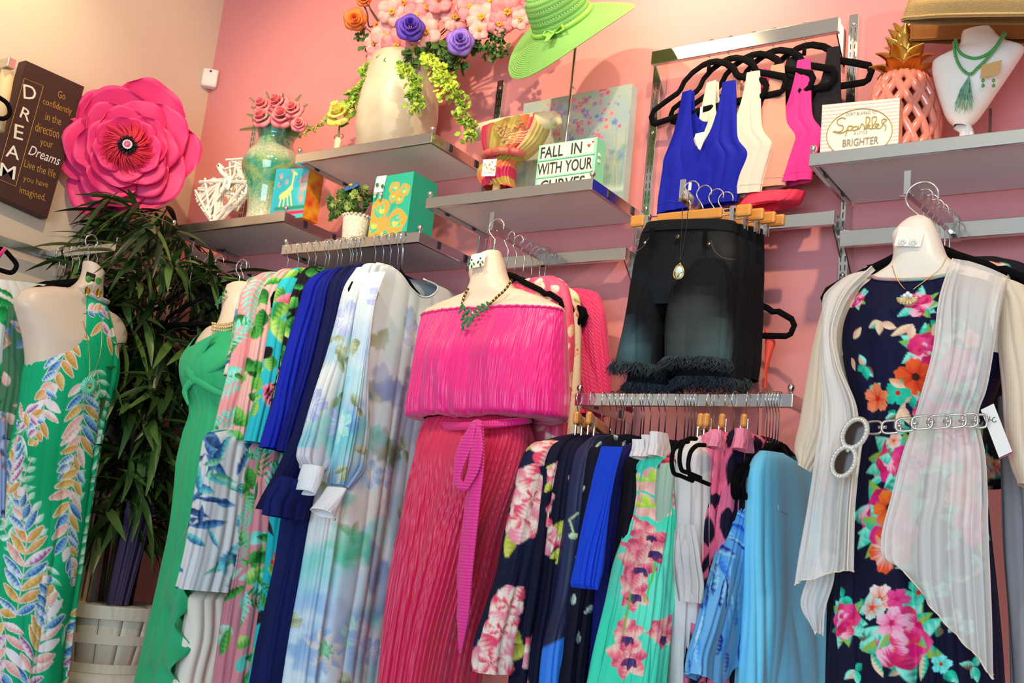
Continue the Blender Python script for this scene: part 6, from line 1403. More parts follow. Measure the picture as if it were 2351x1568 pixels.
mintp_ = mat('mint_plastic', '8FE0B0', .4)
tl, tr = (1238, 334), (1372, 314); bl, br = zat(1238, 334, yl, Z3), zat(1372, 314, yl, Z3)
d = block(t, tl, tr, bl, br, yl, .055, mintp_, 20, 20)
A4 = [P(*q, y=yl) for q in (tl, tr, br, bl)]; Ax = nrm(A4[1]-A4[0]); W_ = np.linalg.norm(A4[1]-A4[0]); Hh = A4[0][2]-Z3; O = V3(A4[3][0], yl, Z3); Nn = V3(0, -1, 0); Bz = V3(0, 0, 1); Ax = V3(1, 0, 0)
Ax = nrm(V3(A4[1][0]-A4[0][0], 0, A4[1][2]-A4[0][2])); tilt = Ax[2]
lp = mat('milk_acrylic', 'DDE4CC', .3)
T0 = A4[0]; 
for i, (v0, v1) in enumerate(((.02, .30), (.345, .63), (.675, .96))):
    obj('letter_panel', MB().frame_box(T0+Ax*.008-Bz*v1*.165+Nn*.0015, Ax, Bz, Nn, W_-.016, (v1-v0)*.165, .001), lp, t)
for v in (.32, .652, .98): obj('letter_rail', MB().frame_box(T0+Ax*.004-Bz*(v+.012)*.165+Nn*.004, Ax, Bz, Nn, W_-.008, .0055, .005), mintp_, t, bevel=.001)
ink = mat('black_letter', '1C1C1E', .5)
def ltxt(s_, u0, u1, v0, v1): return text(s_, T0+Ax*W_*u0-Bz*v1*.165+Nn*.0022, Ax, Bz, W_*(u1-u0), (v1-v0)*.165, ink, t, 'lettering', bold=.012)
ltxt('FALL', .05, .44, .055, .275); ltxt('IN', .58, .76, .055, .275); ltxt('WITH', .02, .44, .375, .60); ltxt('YOUR', .50, .96, .375, .60); ltxt('CURVES', .10, .86, .71, .93)
for i, (u, v, R) in enumerate(((.875, .15, .006), (.94, .09, .004))):
    c = T0+Ax*W_*u-Bz*v*.165+Nn*.0025
    pts = [c+Ax*R*math.sin(q)**3+Bz*R*(13*math.cos(q)-5*math.cos(2*q)-2*math.cos(3*q)-math.cos(4*q))/14 for q in np.linspace(0, 2*PI, 25)[:-1]]
    obj('red_heart', MB().add(pts, [tuple(range(24))[::-1]]), mat('red_ink', 'C82A2A', .5), t)
sd2 = A4[1]+V3(.001, .02, -.05)
for k in (0, .02): obj('switch', MB().box(sd2+V3(0, 0, -k), (.003, .012, .010)), cardm, t, bevel=.001)
# scarf bust
ys = -.24
t = thing('display_bar', 'cream T-bar jewellery stand under the striped scarf', 'display stand', P(1140, 430, y=ys))
crb = mat('cream_velvet', 'EFD2A0', .7, sheen=.4)
obj('bar', MB().tube([P(1092, 305, y=ys+.02), P(1150, 292, y=ys), P(1230, 280, y=ys), P(1272, 274, y=ys-.02)], [.028, .03, .03, .026], 20), crb, t, True)
obj('rolled_end', MB().tube([P(1268, 280, y=ys-.03), P(1282, 272, y=ys-.03), P(1285, 285, y=ys-.03)], [.012, .014, .008], 12), crb, t, True)
obj('post', MB().tube([V3(P(1150, 350, y=ys)[0], ys, Z3), P(1150, 300, y=ys)], .012, 12), crb, t, True)
obj('foot', MB().lathe([(.05, 0), (.05, .008), (.02, .014), (0, .014)], V3(P(1150, 350, y=ys)[0], ys, Z3), 24), crb, t, True)
t = thing('silk_scarf', 'crimson, olive and gold striped silk scarf draped over the display bar', 'scarf', P(1150, 430, y=ys))
d = Cloth([(1108, 297, 1262, 262, .035), (1106, 315, 1264, 285, .05), (1108, 340, 1245, 325, .055), (1114, 362, 1215, 352, .05), (1120, 376, 1188, 370, .038), (1106, 386, 1186, 382, .05), (1096, 402, 1184, 400, .06), (1098, 420, 1184, 420, .055), (1110, 436, 1186, 432, .045)], y=ys, nth=180, nv=160, folds=((5, .004, .007), (9, .001, .002)), seed=77)
d.base('C0985A'); u = d.u; 
for a, b, cl in ((-1, -.72, 'B8264F'), (-.72, -.5, 'A85A4A'), (-.5, -.2, 'A0903F'), (-.2, .05, '9A7A3A'), (.05, .35, 'B8A050'), (.35, .62, 'D8784A'), (.62, .72, 'C83A5A'), (.72, 1.01, 'D8B870')):
    m_ = ((u >= a) & (u < b) & (d.v < .52)); d.col[m_] = lin(cl)
for k, cl in enumerate(('D83A6A', 'A8A040', 'E07A4A', 'C82A5A', 'B89A4A', 'D85A5A', 'C0306A', 'C8903A')):
    m_ = ((d.v >= .52) & (np.abs(((d.v-.52)*9+d.u*1.2) % 8-k-.5) <= .5)); d.col[m_] = lin(cl)
for k in range(5): m_ = (np.abs(d.v-.25-.035*k+.1*u) < .006) & (u > .2) & (u < .75); d.col[m_] = lin('F2C890')
d.make('draped_silk', silk, t)
knot = d.V[int(.5*d.nv), :int(d.nth*.72)]
obj('twisted_wrap', MB().tube([p+V3(0, -.006, 0) for p in knot[::4]], .013, 10), mat('crimson_silk', 'C02A58', .35, noise_amt=1, noise_scale=14, col2='C89848'), t, True)
t = thing('crystal_necklace', 'champagne crystal cluster necklace pinned on the striped scarf', 'necklace', P(1160, 320, y=ys-.07))
amb = mat('amber_crystal', 'E0B078', .05, .2, coat=1, spec=1, trans=.1); r = random.Random(1)
for a, b in [(1138, 283), (1146, 290), (1140, 297), (1150, 300), (1158, 296), (1155, 306), (1163, 304), (1150, 312), (1160, 314), (1168, 310), (1172, 302), (1178, 296), (1184, 290), (1190, 284), (1160, 288), (1145, 306), (1156, 322), (1164, 320), (1168, 294), (1192, 276), (1196, 282)]: gem(t, a, b, r.uniform(0, 180), .0085, dict(y=ys-.062), amb, 'gem')
t = thing('earring_card', 'white earring card with gold crystal drops hanging on the scarf, reading CLOTHING', 'earrings', P(1127, 400, y=ys-.08))
O = P(1105, 405, y=ys-.07); Ay = nrm(P(1146, 404, y=ys-.07)-O); obj('card', MB().frame_box(O, Ay, Bz, Nn, .052, .056, .001), cardm, t, bevel=.0008)
for a, b in ((1118, 385), (1130, 372), (1124, 378), (1138, 382), (1114, 378), (1128, 388), (1134, 390)): gem(t, a, b, r.uniform(0, 180), .005, dict(y=ys-.075), amb, 'gem')
text('CLOTHING', O+Ay*.01+Bz*.008+Nn*.0005, Ay, Bz, .032, .0055, gry, t)
# ================================================================== green sun hat on its stand
t = thing('sun_hat', 'lime green woven wide-brim sun hat with ribbon bow, top centre', 'hat', P(1305, 100, y=-.33))
hc = P(1292, 52, y=-.33); hn = nrm(V3(-.10, -.80, .60)); h1 = nrm(np.cross(V3(0, 0, 1), hn)); h2 = np.cross(hn, h1)
hatm = mat('woven_raffia_green', None, .75, attr=True, bump=.8, bump_scale=260)
RR = []; n = 180; cols = []; prof = [(0.001, .125), (.03, .124), (.06, .118), (.078, .10), (.088, .06), (.094, .02), (.100, .002)]
prof = [tuple(q) for q in crom([(a, b, 0, 0, 0) for a, b in prof], 60)[:, :2]]+[(.100+.112*k, -.0+0*k) for k in np.linspace(.01, 1, 100)]
V = []; Cc = []
for i, (r_, z_) in enumerate(prof):
    for j in range(n):
        a = 2*PI*j/n; kb = max(0, (r_-.10)/.12)
        zz_ = z_-.012*kb*math.cos(a-0.6)**2*1.0+.022*kb*kb*math.cos(2*a+1.0)-.03*kb+.0012*math.sin(i*1.26)
        r2 = r_*(1+.12*kb*math.cos(a+.9))
        V.append(hc+h1*r2*math.cos(a)+h2*r2*math.sin(a)+hn*zz_)
        g = .5+.5*math.sin(i*1.26); c1 = np.array(lin('4E8F38')); c2 = np.array(lin('86B85E'))
        cc = c1*(1-g)+c2*g
        if i % 10 == 4 and j % 3 == 0: cc = np.array(lin('D8F0B8'))
        Cc.append(cc)
m_ = len(prof); Fc = np.array([(i*n+j, i*n+(j+1) % n, (i+1)*n+(j+1) % n, (i+1)*n+j) for i in range(m_-1) for j in range(n)])
o = mesh_obj('woven_body', V, Fc, hatm, t, True, np.array(Cc)); q = o.modifiers.new('t', 'SOLIDIFY'); q.thickness = .0015
ed = np.array(V[-n:]); obj('wired_edge', MB().tube(ed[::2], .0022, 6, closed=True), mat('lime_edge', '94C060', .6), t, True)
lime = mat('lime_ribbon', '86C048', .5, bump=.4, bump_scale=300)
obj('hat_band', MB().tube([hc+(h1*math.cos(a)+h2*math.sin(a))*.097+hn*.008 for a in np.linspace(0, 2*PI, 60)[:-1]], .007, 6, closed=True, flat=(tuple(hn), 1.4)), lime, t, True)
bq = hc-h2*.10+h1*.03+hn*.012
for s in (-1, 1): obj('bow_loop', MB().tube([bq, bq+h1*s*.028+hn*.012+h2*.012, bq+h1*s*.04+hn*.004-h2*.004, bq+h1*s*.02-h2*.01, bq], .006, 6, flat=(tuple(hn), .4)), lime, t, True)
for s in (-1, 1): obj('bow_tail', MB().tube([bq, bq-h2*.03+h1*s*.006+hn*.004, bq-h2*.055+h1*s*.004], .006, 6, flat=(tuple(hn), .35)), lime, t, True)
t = thing('hat_stand', 'thin metal hat stand pole behind the letter light box', 'stand', V3(P(1306, 330, y=-.22)[0], -.22, Z3))
xs = P(1312, 200, y=-.22)[0]
obj('pole', MB().tube([V3(xs, -.22, Z3), hc+V3(0, .04, 0)*0+V3(xs-hc[0], .11, 0)], .005, 10), chrome_wire, t, True); obj('foot_plate', MB().lathe([(.06, 0), (.06, .006), (.008, .01), (0, .01)], V3(xs, -.22, Z3), 24), chrome_wire, t, True)
obj('set_screw', MB().tube([P(1313, 200, y=-.225), P(1320, 203, y=-.225)], .003, 6), chrome_wire, t, True)
obj('head_disc', MB().lathe([(.05, 0), (.05, .006), (0, .01)], hc+hn*.0-V3(0, -.02, 0), 20, hn), chrome_wire, t, True)
# ================================================================== right shelf
Z4 = 2.351; yk = -.29
t = thing('sentiment_box', 'cream box sign reading DON\'T BE AFRAID TO Sparkle A LITTLE BRIGHTER on the right shelf', 'sign', P(1975, 335, y=yk))
tl, tr = (1888, 241), (2066, 224)
d = block(t, tl, tr, zat(*tl, yk, Z4), zat(*tr, yk, Z4), yk, .035, mat('salmon_box_side', 'D89078', .5), 260, 170)
d.base('C9B9AC')
for r_ in range(15):
    for c_ in range(14):
        s0 = -.12+c_*.0185+(.009 if r_ % 2 else 0); t0_ = .004+r_*.0098
        d.line([(s0, t0_), (s0+.0125, t0_+.0006*math.sin(c_))], .0027, 'F0E6D6')
cx, cy = d.s[d.s < 5].mean(), d.len*.56; m_ = ((d.s-cx)/.083)**2+((d.t-cy)/.066)**2 < 1; d.col[m_] = lin('EDE2CE')
d.make('printed_front', flatm, t)
PLk = dict(y=yk-.001); glit = mat('gold_glitter', 'E0C470', .3, .6, bump=1, bump_scale=1500); ink2 = mat('warm_grey_ink', '8F8072', .6)
T0 = P(*tl, **PLk); T1 = P(*tr, **PLk); Axk = nrm(T1-T0); Wk = np.linalg.norm(T1-T0); 
oval = [T0+Axk*(Wk*.5+.083*math.cos(q))-Bz*(cy+.066*math.sin(q)+.001)+Nn*.0005 for q in np.linspace(0, 2*PI, 60)[:-1]]
oval = [p for p in oval if p[2] > Z4+.003]
k0 = max(range(len(oval)), key=lambda i: np.linalg.norm(oval[i]-oval[i-1])); oval = oval[k0:]+oval[:k0]
obj('gold_oval', MB().tube(oval, .0012, 5), glit, t, True)
proj_text("DON'T BE AFRAID TO", (1943, 267), (2011, 261), (1942, 259), PLk, ink2, t)
proj_text('A LITTLE', (1960, 310), (1992, 307), (1960, 303), PLk, ink2, t)
proj_text('BRIGHTER', (1934, 338), (2017, 330), (1934, 321), PLk, ink2, t, bold=.012)
def U(u, v): return T0+Axk*Wk*u-Bz*v*.165*1.0+Nn*.0015
def ptk(px, py): return P(px, py, y=yk-.002)
SPK = [[(1942, 272), (1934, 270), (1922, 278), (1924, 285), (1936, 290), (1935, 297), (1924, 303), (1916, 300)], [(1912, 302), (1932, 305), (1944, 298), (1948, 289), (1941, 312)], [(1947, 290), (1956, 289), (1956, 297), (1946, 299)], [(1967, 290), (1958, 292), (1959, 299), (1968, 296), (1970, 289), (1971, 297)],
       [(1972, 297), (1977, 288), (1978, 284), (1985, 290), (1984, 297)], [(1986, 297), (1996, 270), (1992, 268), (1989, 296), (1998, 286), (1992, 291), (2000, 296)], [(2001, 296), (2011, 268), (2006, 268), (2003, 294), (2008, 295)], [(2009, 293), (2018, 285), (2012, 284), (2010, 293), (2020, 294), (2030, 280), (2036, 275), (2028, 273), (2024, 279), (2034, 290), (2032, 300)]]
for k, sp in enumerate(SPK):
    K = crom([(a, b, 0, 0, 0) for a, b in sp], 40); obj('script_stroke', MB().tube([ptk(a, b) for a, b in K[:, :2]], .0013, 6), glit, t, True)
# pineapple
yp = -.16; px_ = P(2072, 260, y=yp)[0]; Rp = .088; zt = P(2068, 186, y=yp)[2]; zc_ = (Z4+zt)/2; Hp = (zt-Z4)/2
t = thing('ceramic_pineapple', 'coral ceramic lattice pineapple with gold leaf crown on the right shelf', 'ornament', (px_, yp, Z4))
cor = mat('coral_ceramic', 'EC8A74', .12, coat=1, spec=.7)
def pr(v): return Rp*(max(0.05, math.sin(PI*(.16+.70*v)))**.6)*(1.0 if v < .5 else 1.0)
obj('shade_core', MB().lathe([(pr(v)*.80, Z4+2*Hp*v) for v in np.linspace(0, 1, 20)], (px_, yp, 0), 32), mat('coral_in_shade', '7A3020', .8), t, True)  # added dark core: colour stands for the shade seen through the lattice holes
for sg in (-1, 1):
    for k in range(12):
        L = []
        for v in np.linspace(0.0, 1, 36):
            a = 2*PI*k/12+sg*v*1.75; R_ = pr(v); L.append(V3(px_+R_*math.cos(a), yp+R_*math.sin(a), Z4+2*Hp*v))
        obj('lattice_band', MB().tube(L, .0118, 8), cor, t, True)
obj('base_ring', MB().lathe([(pr(0)*.9, 0), (pr(0)*1.08, .004), (pr(.05)*1.05, .014), (pr(0)*.9, .016)], (px_, yp, Z4), 32), cor, t, True)
r = random.Random(5); zt_ = zt-.008
obj('crown_core', MB().lathe([(.03, 0), (.028, .03), (.018, .09), (.006, .14), (0, .15)], (px_, yp, zt_), 20), gold, t, True)
for ly, (n, z_, L, W, out) in enumerate(((7, -.002, .070, .030, .75), (6, .022, .080, .030, .50), (6, .05, .080, .028, .33), (5, .08, .075, .024, .22), (3, .105, .065, .020, .10))):
    for i in range(n):
        a = 2*PI*i/n+ly*.4; dr = V3(math.cos(a), math.sin(a), 0); tg = V3(-math.sin(a), math.cos(a), 0); G = []
        for k in np.linspace(0, 1, 9):
            wv = W*math.sin(PI*(.18+.80*k)**1.15)+.0003; cen = V3(px_, yp, zt_+z_)+dr*(.022-.003*ly+out*L*(k**1.6)+.012*k)+V3(0, 0, L*(k*1.05-out*.55*k**3))
            G.append([cen+tg*wv*j+dr*(-.35*wv*abs(j)**1.5+.004*(1-abs(j))) for j in np.linspace(-1, 1, 7)])
        obj('gold_leaf', MB().grid(G), gold, t, True, solid=.003)
# white necklace bust
yn = -.20
t = thing('necklace_bust', 'white leather-look necklace bust on the right shelf', 'display stand', P(2210, 310, y=yn))
d = Cloth([(2207, 82, 2290, 68, .035), (2206, 98, 2296, 84, .038), (2198, 118, 2318, 98, .04), (2165, 134, 2340, 104, .045), (2142, 148, 2352, 112, .05), (2140, 165, 2338, 135, .055), (2143, 185, 2318, 165, .055), (2150, 212, 2289, 208, .05), (2160, 245, 2262, 248, .045), (2174, 277, 2241, 275, .035), (2190, 291, 2222, 291, .02)], y=yn, nth=110, nv=120, folds=(), N=nrm(V3(0, -1, .0)))
d.base('F4EEE4'); d.make('bust', mat('white_leatherette', 'F4EEE4', .3, bump=.15, bump_scale=600), t)
cap = d.V[0]; cc_ = cap.mean(0); obj('neck_cap', MB().grid([cc_+(cap-cc_)*k+V3(0, 0, .004*(1-k*k)) for k in (1, .6, .01)], True), MATS['white_leatherette'], t, True)
obj('foot', MB().tube([P(2205, 285, y=yn), P(2218, 300, y=yn), V3(P(2225, 318, y=yn)[0], yn, Z4)], [.02, .016, .03], 12, flat=((0, 1, 0), .5)), MATS['white_leatherette'], t, True)
t = thing('bead_necklace', 'double green bead necklace with thread tassel on the white bust', 'necklace', P(2225, 250, y=yn-.06))
gb = mat('green_glass_bead', '1A9A3A', .08, coat=1, spec=.8)
beadline(t, [(2194, 92), (2197, 108), (2206, 122), (2222, 131), (2238, 134), (2255, 130), (2275, 118), (2292, 98), (2304, 76)], dict(y=yn-.058), .0042, gb, 36, 'beads')
beadline(t, [(2190, 98), (2192, 120), (2200, 145), (2212, 162), (2226, 170), (2245, 155), (2268, 132), (2290, 105), (2308, 78)], dict(y=yn-.062), .0042, gb, 44, 'beads')
mb = MB(); r = random.Random(2); q0 = P(2225, 172, y=yn-.066)
for i in range(60):
    e = q0+V3(r.uniform(-.032, .012), r.uniform(-.008, .006), -r.uniform(.07, .098)); mb.tube([q0+V3(0, 0, -.004), q0*.5+e*.5+V3(r.uniform(-.003, .003), -.004, 0), e], [.0012, .001, .0006], 4, cap=False)
o = obj('tassel', mb, mat('grey_green_thread', 'A8C0A0', .6, noise_amt=1, noise_scale=80, col2='3F9A7A'), t, True); o['kind'] = 'stuff'
t = thing('earring_card', 'tan earring card with two green bead drops pinned on the white bust', 'earrings', P(2275, 185, y=yn-.06))
O = P(2250, 180, y=yn-.062); Ac = nrm(V3(1, 0, .12)); Bc = nrm(V3(.1, 0, 1)); obj('card', MB().frame_box(O, Ac, Bc, V3(0, -1, 0), .046, .035, .001), mat('kraft_card', 'D8A868', .6), t)
for a in (2257, 2281):
    obj('bead', MB().ball(P(a, 185, y=yn-.066), .0045, 8), gb, t, True); obj('bead', MB().ball(P(a, 197, y=yn-.066), .0045, 8), gb, t, True); obj('ear_wire', MB().tube([P(a, 178, y=yn-.066), P(a, 195, y=yn-.066)], .0008, 5), gold, t)
t = thing('thin_stand', 'thin grey metal rod standing behind the white bust', 'stand', V3(P(2275, 250, y=-.08)[0], -.08, Z4)); x_ = P(2274, 250, y=-.08)[0]
obj('rod', MB().tube([V3(x_, -.08, Z4), V3(x_, -.08, Z4+.18)], .004, 8), mat('grey_metal', '8A7A76', .4, .8), t, True)
# burlap totes above
bur = mat('burlap', 'C9A268', .9, noise_amt=.4, noise_scale=300, bump=1, bump_scale=500, col2='A8834A'); bur2 = mat('brown_burlap', 'A8682E', .9, noise_amt=.4, noise_scale=300, bump=1, bump_scale=500, col2='8A5424')
def tote(lab, bl, br, yy, m, h_=.30, dp=.03, lean=.10):
    A_, B_ = P(*bl, y=yy), P(*br, y=yy); G = []
    t = thing('burlap_tote', lab, 'bag', A_)
    d = Cloth(None, pts=(np.array([A_+V3(lean*k, 0, h_*(1-1)+h_*k) for k in (1, .5, .1, 0)]), np.array([B_+V3(-.0*k, 0, h_*k) for k in (1, .5, .1, 0)]), [dp, dp, dp, dp*.4], None), N=V3(0, -1, 0), nth=120, nv=60, folds=((2, .006, .004),), seed=3)
    d.base('C9A268'); d.make('bag_body', m, t); obj('bottom_seam', MB().tube(d.V[-2, :86], .003, 6), m, t, True)
tote('tan burlap tote hanging at the top right corner of the photo', (2071, 50), (2500, 46), -.42, bur, dp=.05)
tote('darker brown burlap tote behind the tan one', (2091, 96), (2460, 94), -.20, bur2, lean=0)
# ================================================================== clothes behind the forms
d = Cloth([(1180, 650, 1275, 634, .02), (1140, 680, 1300, 650, .03), (1110, 730, 1312, 690, .035), (1110, 800, 1318, 760, .04), (1110, 900, 1312, 880, .045), (1110, 1010, 1300, 990, .05), (1110, 1080, 1290, 1075, .05)], y=-.27, nth=140, nv=150, folds=((3, .001, .010),), seed=15)
tropic(d, 'E8557A', [('F7D8C0', 'F2A880'), ('F2B098', 'FBE4CC')], 70, (.03, .06), (.010, .018), 4, 0); garm('coral_floral_dress', 'coral pink dress with peach leaves directly behind the pink mannequin', d, silk)
d = Cloth([(1200, 655, 1300, 655, .02), (1180, 690, 1328, 676, .03), (1180, 760, 1334, 740, .035), (1180, 880, 1334, 860, .04), (1180, 1020, 1330, 1010, .04)], y=-.20, nth=110, nv=120, folds=((3, .001, .008),), seed=16)
d.base('F0DCC0'); blossom(d, 14, 9, cols=('F7C8A0', 'D8603A', 'F9E6D0', 'F2A080', 'B84A3A'), R=(.015, .03), leaf='3A5A3A'); garm('cream_floral_dress', 'narrow strip of a cream floral dress between the coral and magenta ones', d, silk)
d = Cloth([(1240, 668, 1340, 664, .02), (1235, 680, 1372, 672, .03), (1235, 720, 1388, 705, .035), (1235, 800, 1398, 785, .04), (1240, 890, 1406, 880, .04), (1250, 960, 1408, 950, .04)], y=-.14, nth=200, nv=120, folds=((14, .001, .002), (3, .001, .006)), seed=17, slant=2.2); d.base('E0185E')
garm('pleated_blouse', 'magenta pleated sleeve of a blouse closest to the wall behind the pink mannequin', d, mat('magenta_pleat', None, .5, attr=True, bump=.5, bump_scale=60, wave='DIAGONAL', sheen=.3), 'blouse')
for i, (y_, a) in enumerate(((-.30, 1205), (-.26, 1218), (-.22, 1232), (-.18, 1245), (-.14, 1258), (-.115, 1270))):
    hanger((1.874+.004*i, y_, 2.235), .05*(i % 3-1), 'black velvet hanger on the arm behind the pink mannequin, %s' % ['nearest the form', 'second back', 'third back', 'fourth back', 'fifth back', 'last at the wall'][i], 'hangers behind the pink mannequin')
for i, y_ in enumerate((-.42, -.36, -.31, -.26, -.20, -.15)):
    z_ = 2.235-(y_+.11)*-.0-(-.11-y_)*.12; hanger((3.106, y_, z_), .04*(i % 3-1), 'black velvet hanger on the arm behind the kimono mannequin, %s' % ['nearest the form', 'second back', 'third back', 'fourth back', 'fifth back', 'last at the wall'][i], 'hangers behind the kimono mannequin', w=.44)
d = Cloth([(1990, 610, 2290, 590, .02), (1975, 630, 2360, 612, .03), (1960, 700, 2370, 690, .04), (1990, 950, 2330, 940, .04), (1990, 1120, 2330, 1120, .05)], y=-.33, nth=120, nv=90, folds=((2, .001, .01),), seed=5)
d.base('1B1622'); blossom(d, 40, 3, cols=('E0305A', 'F2A070', 'F4D8C8', '2FA890', 'E0486A'), R=(.02, .035)); garm('dark_floral_dress', 'black dress with red and teal flowers hanging behind the kimono mannequin', d, jersey)
d = Cloth([(2290, 920, 2320, 900, .02), (2298, 1060, 2400, 1050, .03), (2305, 1250, 2440, 1240, .035), (2318, 1420, 2440, 1420, .04), (2322, 1610, 2450, 1610, .04)], y=-.45, nth=90, nv=90, folds=((3, .002, .012),), seed=6); d.base('A8A2A4')
garm('grey_trousers', 'grey draped garment at the right edge behind the kimono', d, jersey, 'trousers')
t = thing('garment_tag', 'white swing tag hanging beside the right kimono sleeve', 'tag', P(2305, 1000, y=YK-.1))
O = P(2294, 1052, y=YK-.10); At = nrm(P(2309, 1045, y=YK-.10)-O); Bt = nrm(P(2262, 968, y=YK-.10)-O); N_ = nrm(np.cross(At, Bt))
obj('card', MB().frame_box(O, At, Bt, N_, .026, .098, .001), cardm, t); text('K', O+At*.006+Bt*.070+N_*.001, At, Bt, .007, .008, ink, t); text('C', O+At*.012+Bt*.064+N_*.001, At, Bt, .008, .010, ink, t)
obj('card_edge', MB().frame_box(O-Bt*.002, At, Bt, N_, .026, .003, .0012), mat('magenta_ink', 'A8305A', .5), t)
# ================================================================== cream wall clothes, plant, baskets
HL = 'hangers on the left wall arm'
t = thing('face_out_arm', 'clear chrome display arm on the cream wall holding the feather-print dress', 'display arm', P(225, 545, y=-.62))
ya = -.62; obj('bar', MB().box((.25, ya, 2.195), (.38, .014, .032)), chrome, t, bevel=.002); obj('end_plate', MB().box((.44, ya, 2.205), (.006, .016, .05)), chrome, t, bevel=.001)
for i, x in enumerate((.12, .16, .20, .24, .29, .34)):
    hanger((x, ya, 2.215), PI/2+(.06*(i % 3-1)), 'black velvet hanger on the left wall arm, %s' % ['closest to the wall', 'second from the wall', 'third from the wall', 'fourth from the wall', 'fifth from the wall', 'just behind the mannequin form'][i], HL)
d = Cloth([(-20, 640, 150, 660, .02), (-40, 680, 270, 740, .03), (-50, 760, 275, 830, .04), (-60, 900, 262, 960, .05), (-80, 1100, 240, 1160, .06), (-120, 1400, 205, 1460, .07), (-140, 1600, 160, 1640, .07)], x=.22, nth=200, nv=260, folds=((6, .004, .012),), seed=33)
tropic(d, 'EDE8DE', [('14A050', '2FC070'), ('0F7A3A', '28A85A'), ('1F8A4A', '7FD89A')], 130, (.05, .11), (.012, .028), 8, 8); garm('palm_leaf_dress', 'white dress with bright green palm leaves behind the left mannequin', d, jersey)
d = Cloth([(20, 700, 120, 720, .02), (10, 780, 200, 830, .03), (0, 900, 190, 940, .035), (-20, 1000, 180, 1040, .03)], x=.30, nth=100, nv=110, folds=((4, .002, .008),), seed=34)
tropic(d, '4A7A5A', [('D8A8A0', 'E8C8C0'), ('5A7A9A', '9AB0C0'), ('A87A5A', 'D8B090'), ('2A5A3A', '5F8A5F')], 60, (.04, .08), (.01, .02), 7, 2); garm('muted_leaf_blouse', 'muted green and rust leaf blouse peeking out left of the mannequin armhole', d, jersey, 'blouse')
dn = Cloth([(-30, 955, 14, 965, .02), (-30, 1060, 16, 1070, .03), (-30, 1180, 10, 1190, .03)], x=.62, nth=60, nv=60, folds=((2, .002, .004),), seed=35); dn.base('8FA8D8'); rr = random.Random(9)
for i in range(90): dn.blob((rr.uniform(-.1, .1), rr.uniform(0, dn.len)), rr.uniform(.003, .009), rr.choice(['E9A08A', '2A3A7A', 'C8D4F0', '1A2450']), .9, .5, i)
garm('embroidered_jeans', 'edge of light blue embroidered denim at the left border of the photo', dn, jersey, 'jeans')
tag(obj('velvet_hanger', MB().tube(crom([(*P(a, b, x=.62), 0, 0) for a, b in ((-20, 575), (5, 572), (25, 590), (38, 610), (30, 624), (0, 620), (-20, 615))], 34)[:, :3], .0075, 8), black_velvet, None, True), 'black hanger end at the far left with a pink ribbon over it', 'hanger')
tag(obj('pink_ribbon', MB().tube([P(-5, 592, x=.64), P(4, 580, x=.64), P(12, 570, x=.64)], .006, 6, flat=((1, 0, 0), .3)), pinksat, None, True), 'short hot pink ribbon on the hanger at the far left', 'ribbon')
bx, by = .315, -.30
wsk = mat('whitewashed_wood', 'E0D3BD', .75, noise_amt=.25, noise_scale=14, bump=.3, bump_scale=60, stretch=(6, 6, 1))
def basket(z0, z1, r0, r1, label, n=16):
    t = thing('slat_basket', label, 'basket', (bx, by, z0)); zc = (z0+z1)/2
    for i in range(n):
        a0, a1 = 2*PI*(i+.012)/n, 2*PI*(i+.988)/n; G = []
        for z in (z0, z0+(z1-z0)*.5, z1):
            k = (z-z0)/(z1-z0); R_ = r0+(r1-r0)*k+.004*math.sin(PI*k); G.append([V3(bx+R_*math.cos(a), by+R_*math.sin(a), z) for a in np.linspace(a0, a1, 5)])
        obj('slat', MB().grid(G), wsk, t, True, solid=.004)
    for z, hh in ((z1-.022, .044), (zc, .03), (z0+.015, .03)):
        k = (z-z0)/(z1-z0); R_ = r0+(r1-r0)*k+.008
        obj('hoop', MB().lathe([(R_-.003, -hh/2), (R_+.003, -hh/2), (R_+.005, hh/2), (R_-.001, hh/2)], (bx, by, z), 48), wsk, t)
    return t
BZ = P(255, 1392, y=by-.12)[2]; B0 = P(240, 1552, y=by-.12)[2]
BZ = min(BZ, 1.0)
basket(B0, BZ, .158, .205, 'whitewashed wooden slat basket holding the plant and reed bundles')
t = thing('white_pedestal', 'round whitewashed pedestal under the slat basket', 'pedestal', (bx, by, 0)); obj('drum', MB().lathe([(.19, 0), (.19, B0-.05), (.205, B0-.05), (.205, B0-.001), (0, B0-.001)], (bx, by, 0), 48), wsk, t, True)
def reeds(cx, cy, ang, n, rb, rt, h_, m, label, nm='reed_bundle'):
    t = thing(nm, label, 'reed bundle', (cx, cy, B0+.02)); mb = MB(); r = random.Random(int(cx*1e3)); 
    for i in range(n):
        a = r.uniform(0, 6.28); q = math.sqrt(r.random()); 
        obj('reed', MB().tube([V3(cx+rb*q*math.cos(a), cy+rb*q*math.sin(a), B0+.02), V3(cx+ang[0]+rt*q*math.cos(a), cy+ang[1]+rt*q*math.sin(a), B0+h_*r.uniform(.95, 1.02))], .0042, 5), m, t)
reeds(bx-.035, by-.11, (.02, -.02), 40, .035, .062, .60, mat('pale_reed', 'D8B890', .6), 'bundle of pale dry reeds at the left of the basket')
reeds(bx+.085, by-.05, (.07, -.01), 34, .03, .05, .58, mat('mauve_reed', '4A3A5A', .7), 'bundle of dark mauve reeds at the right of the basket')
reeds(bx+.06, by-.01, (.02, 0), 46, .045, .055, .75, mat('black_reed', '1C1420', .7), 'bundle of near-black reeds in the middle of the basket')
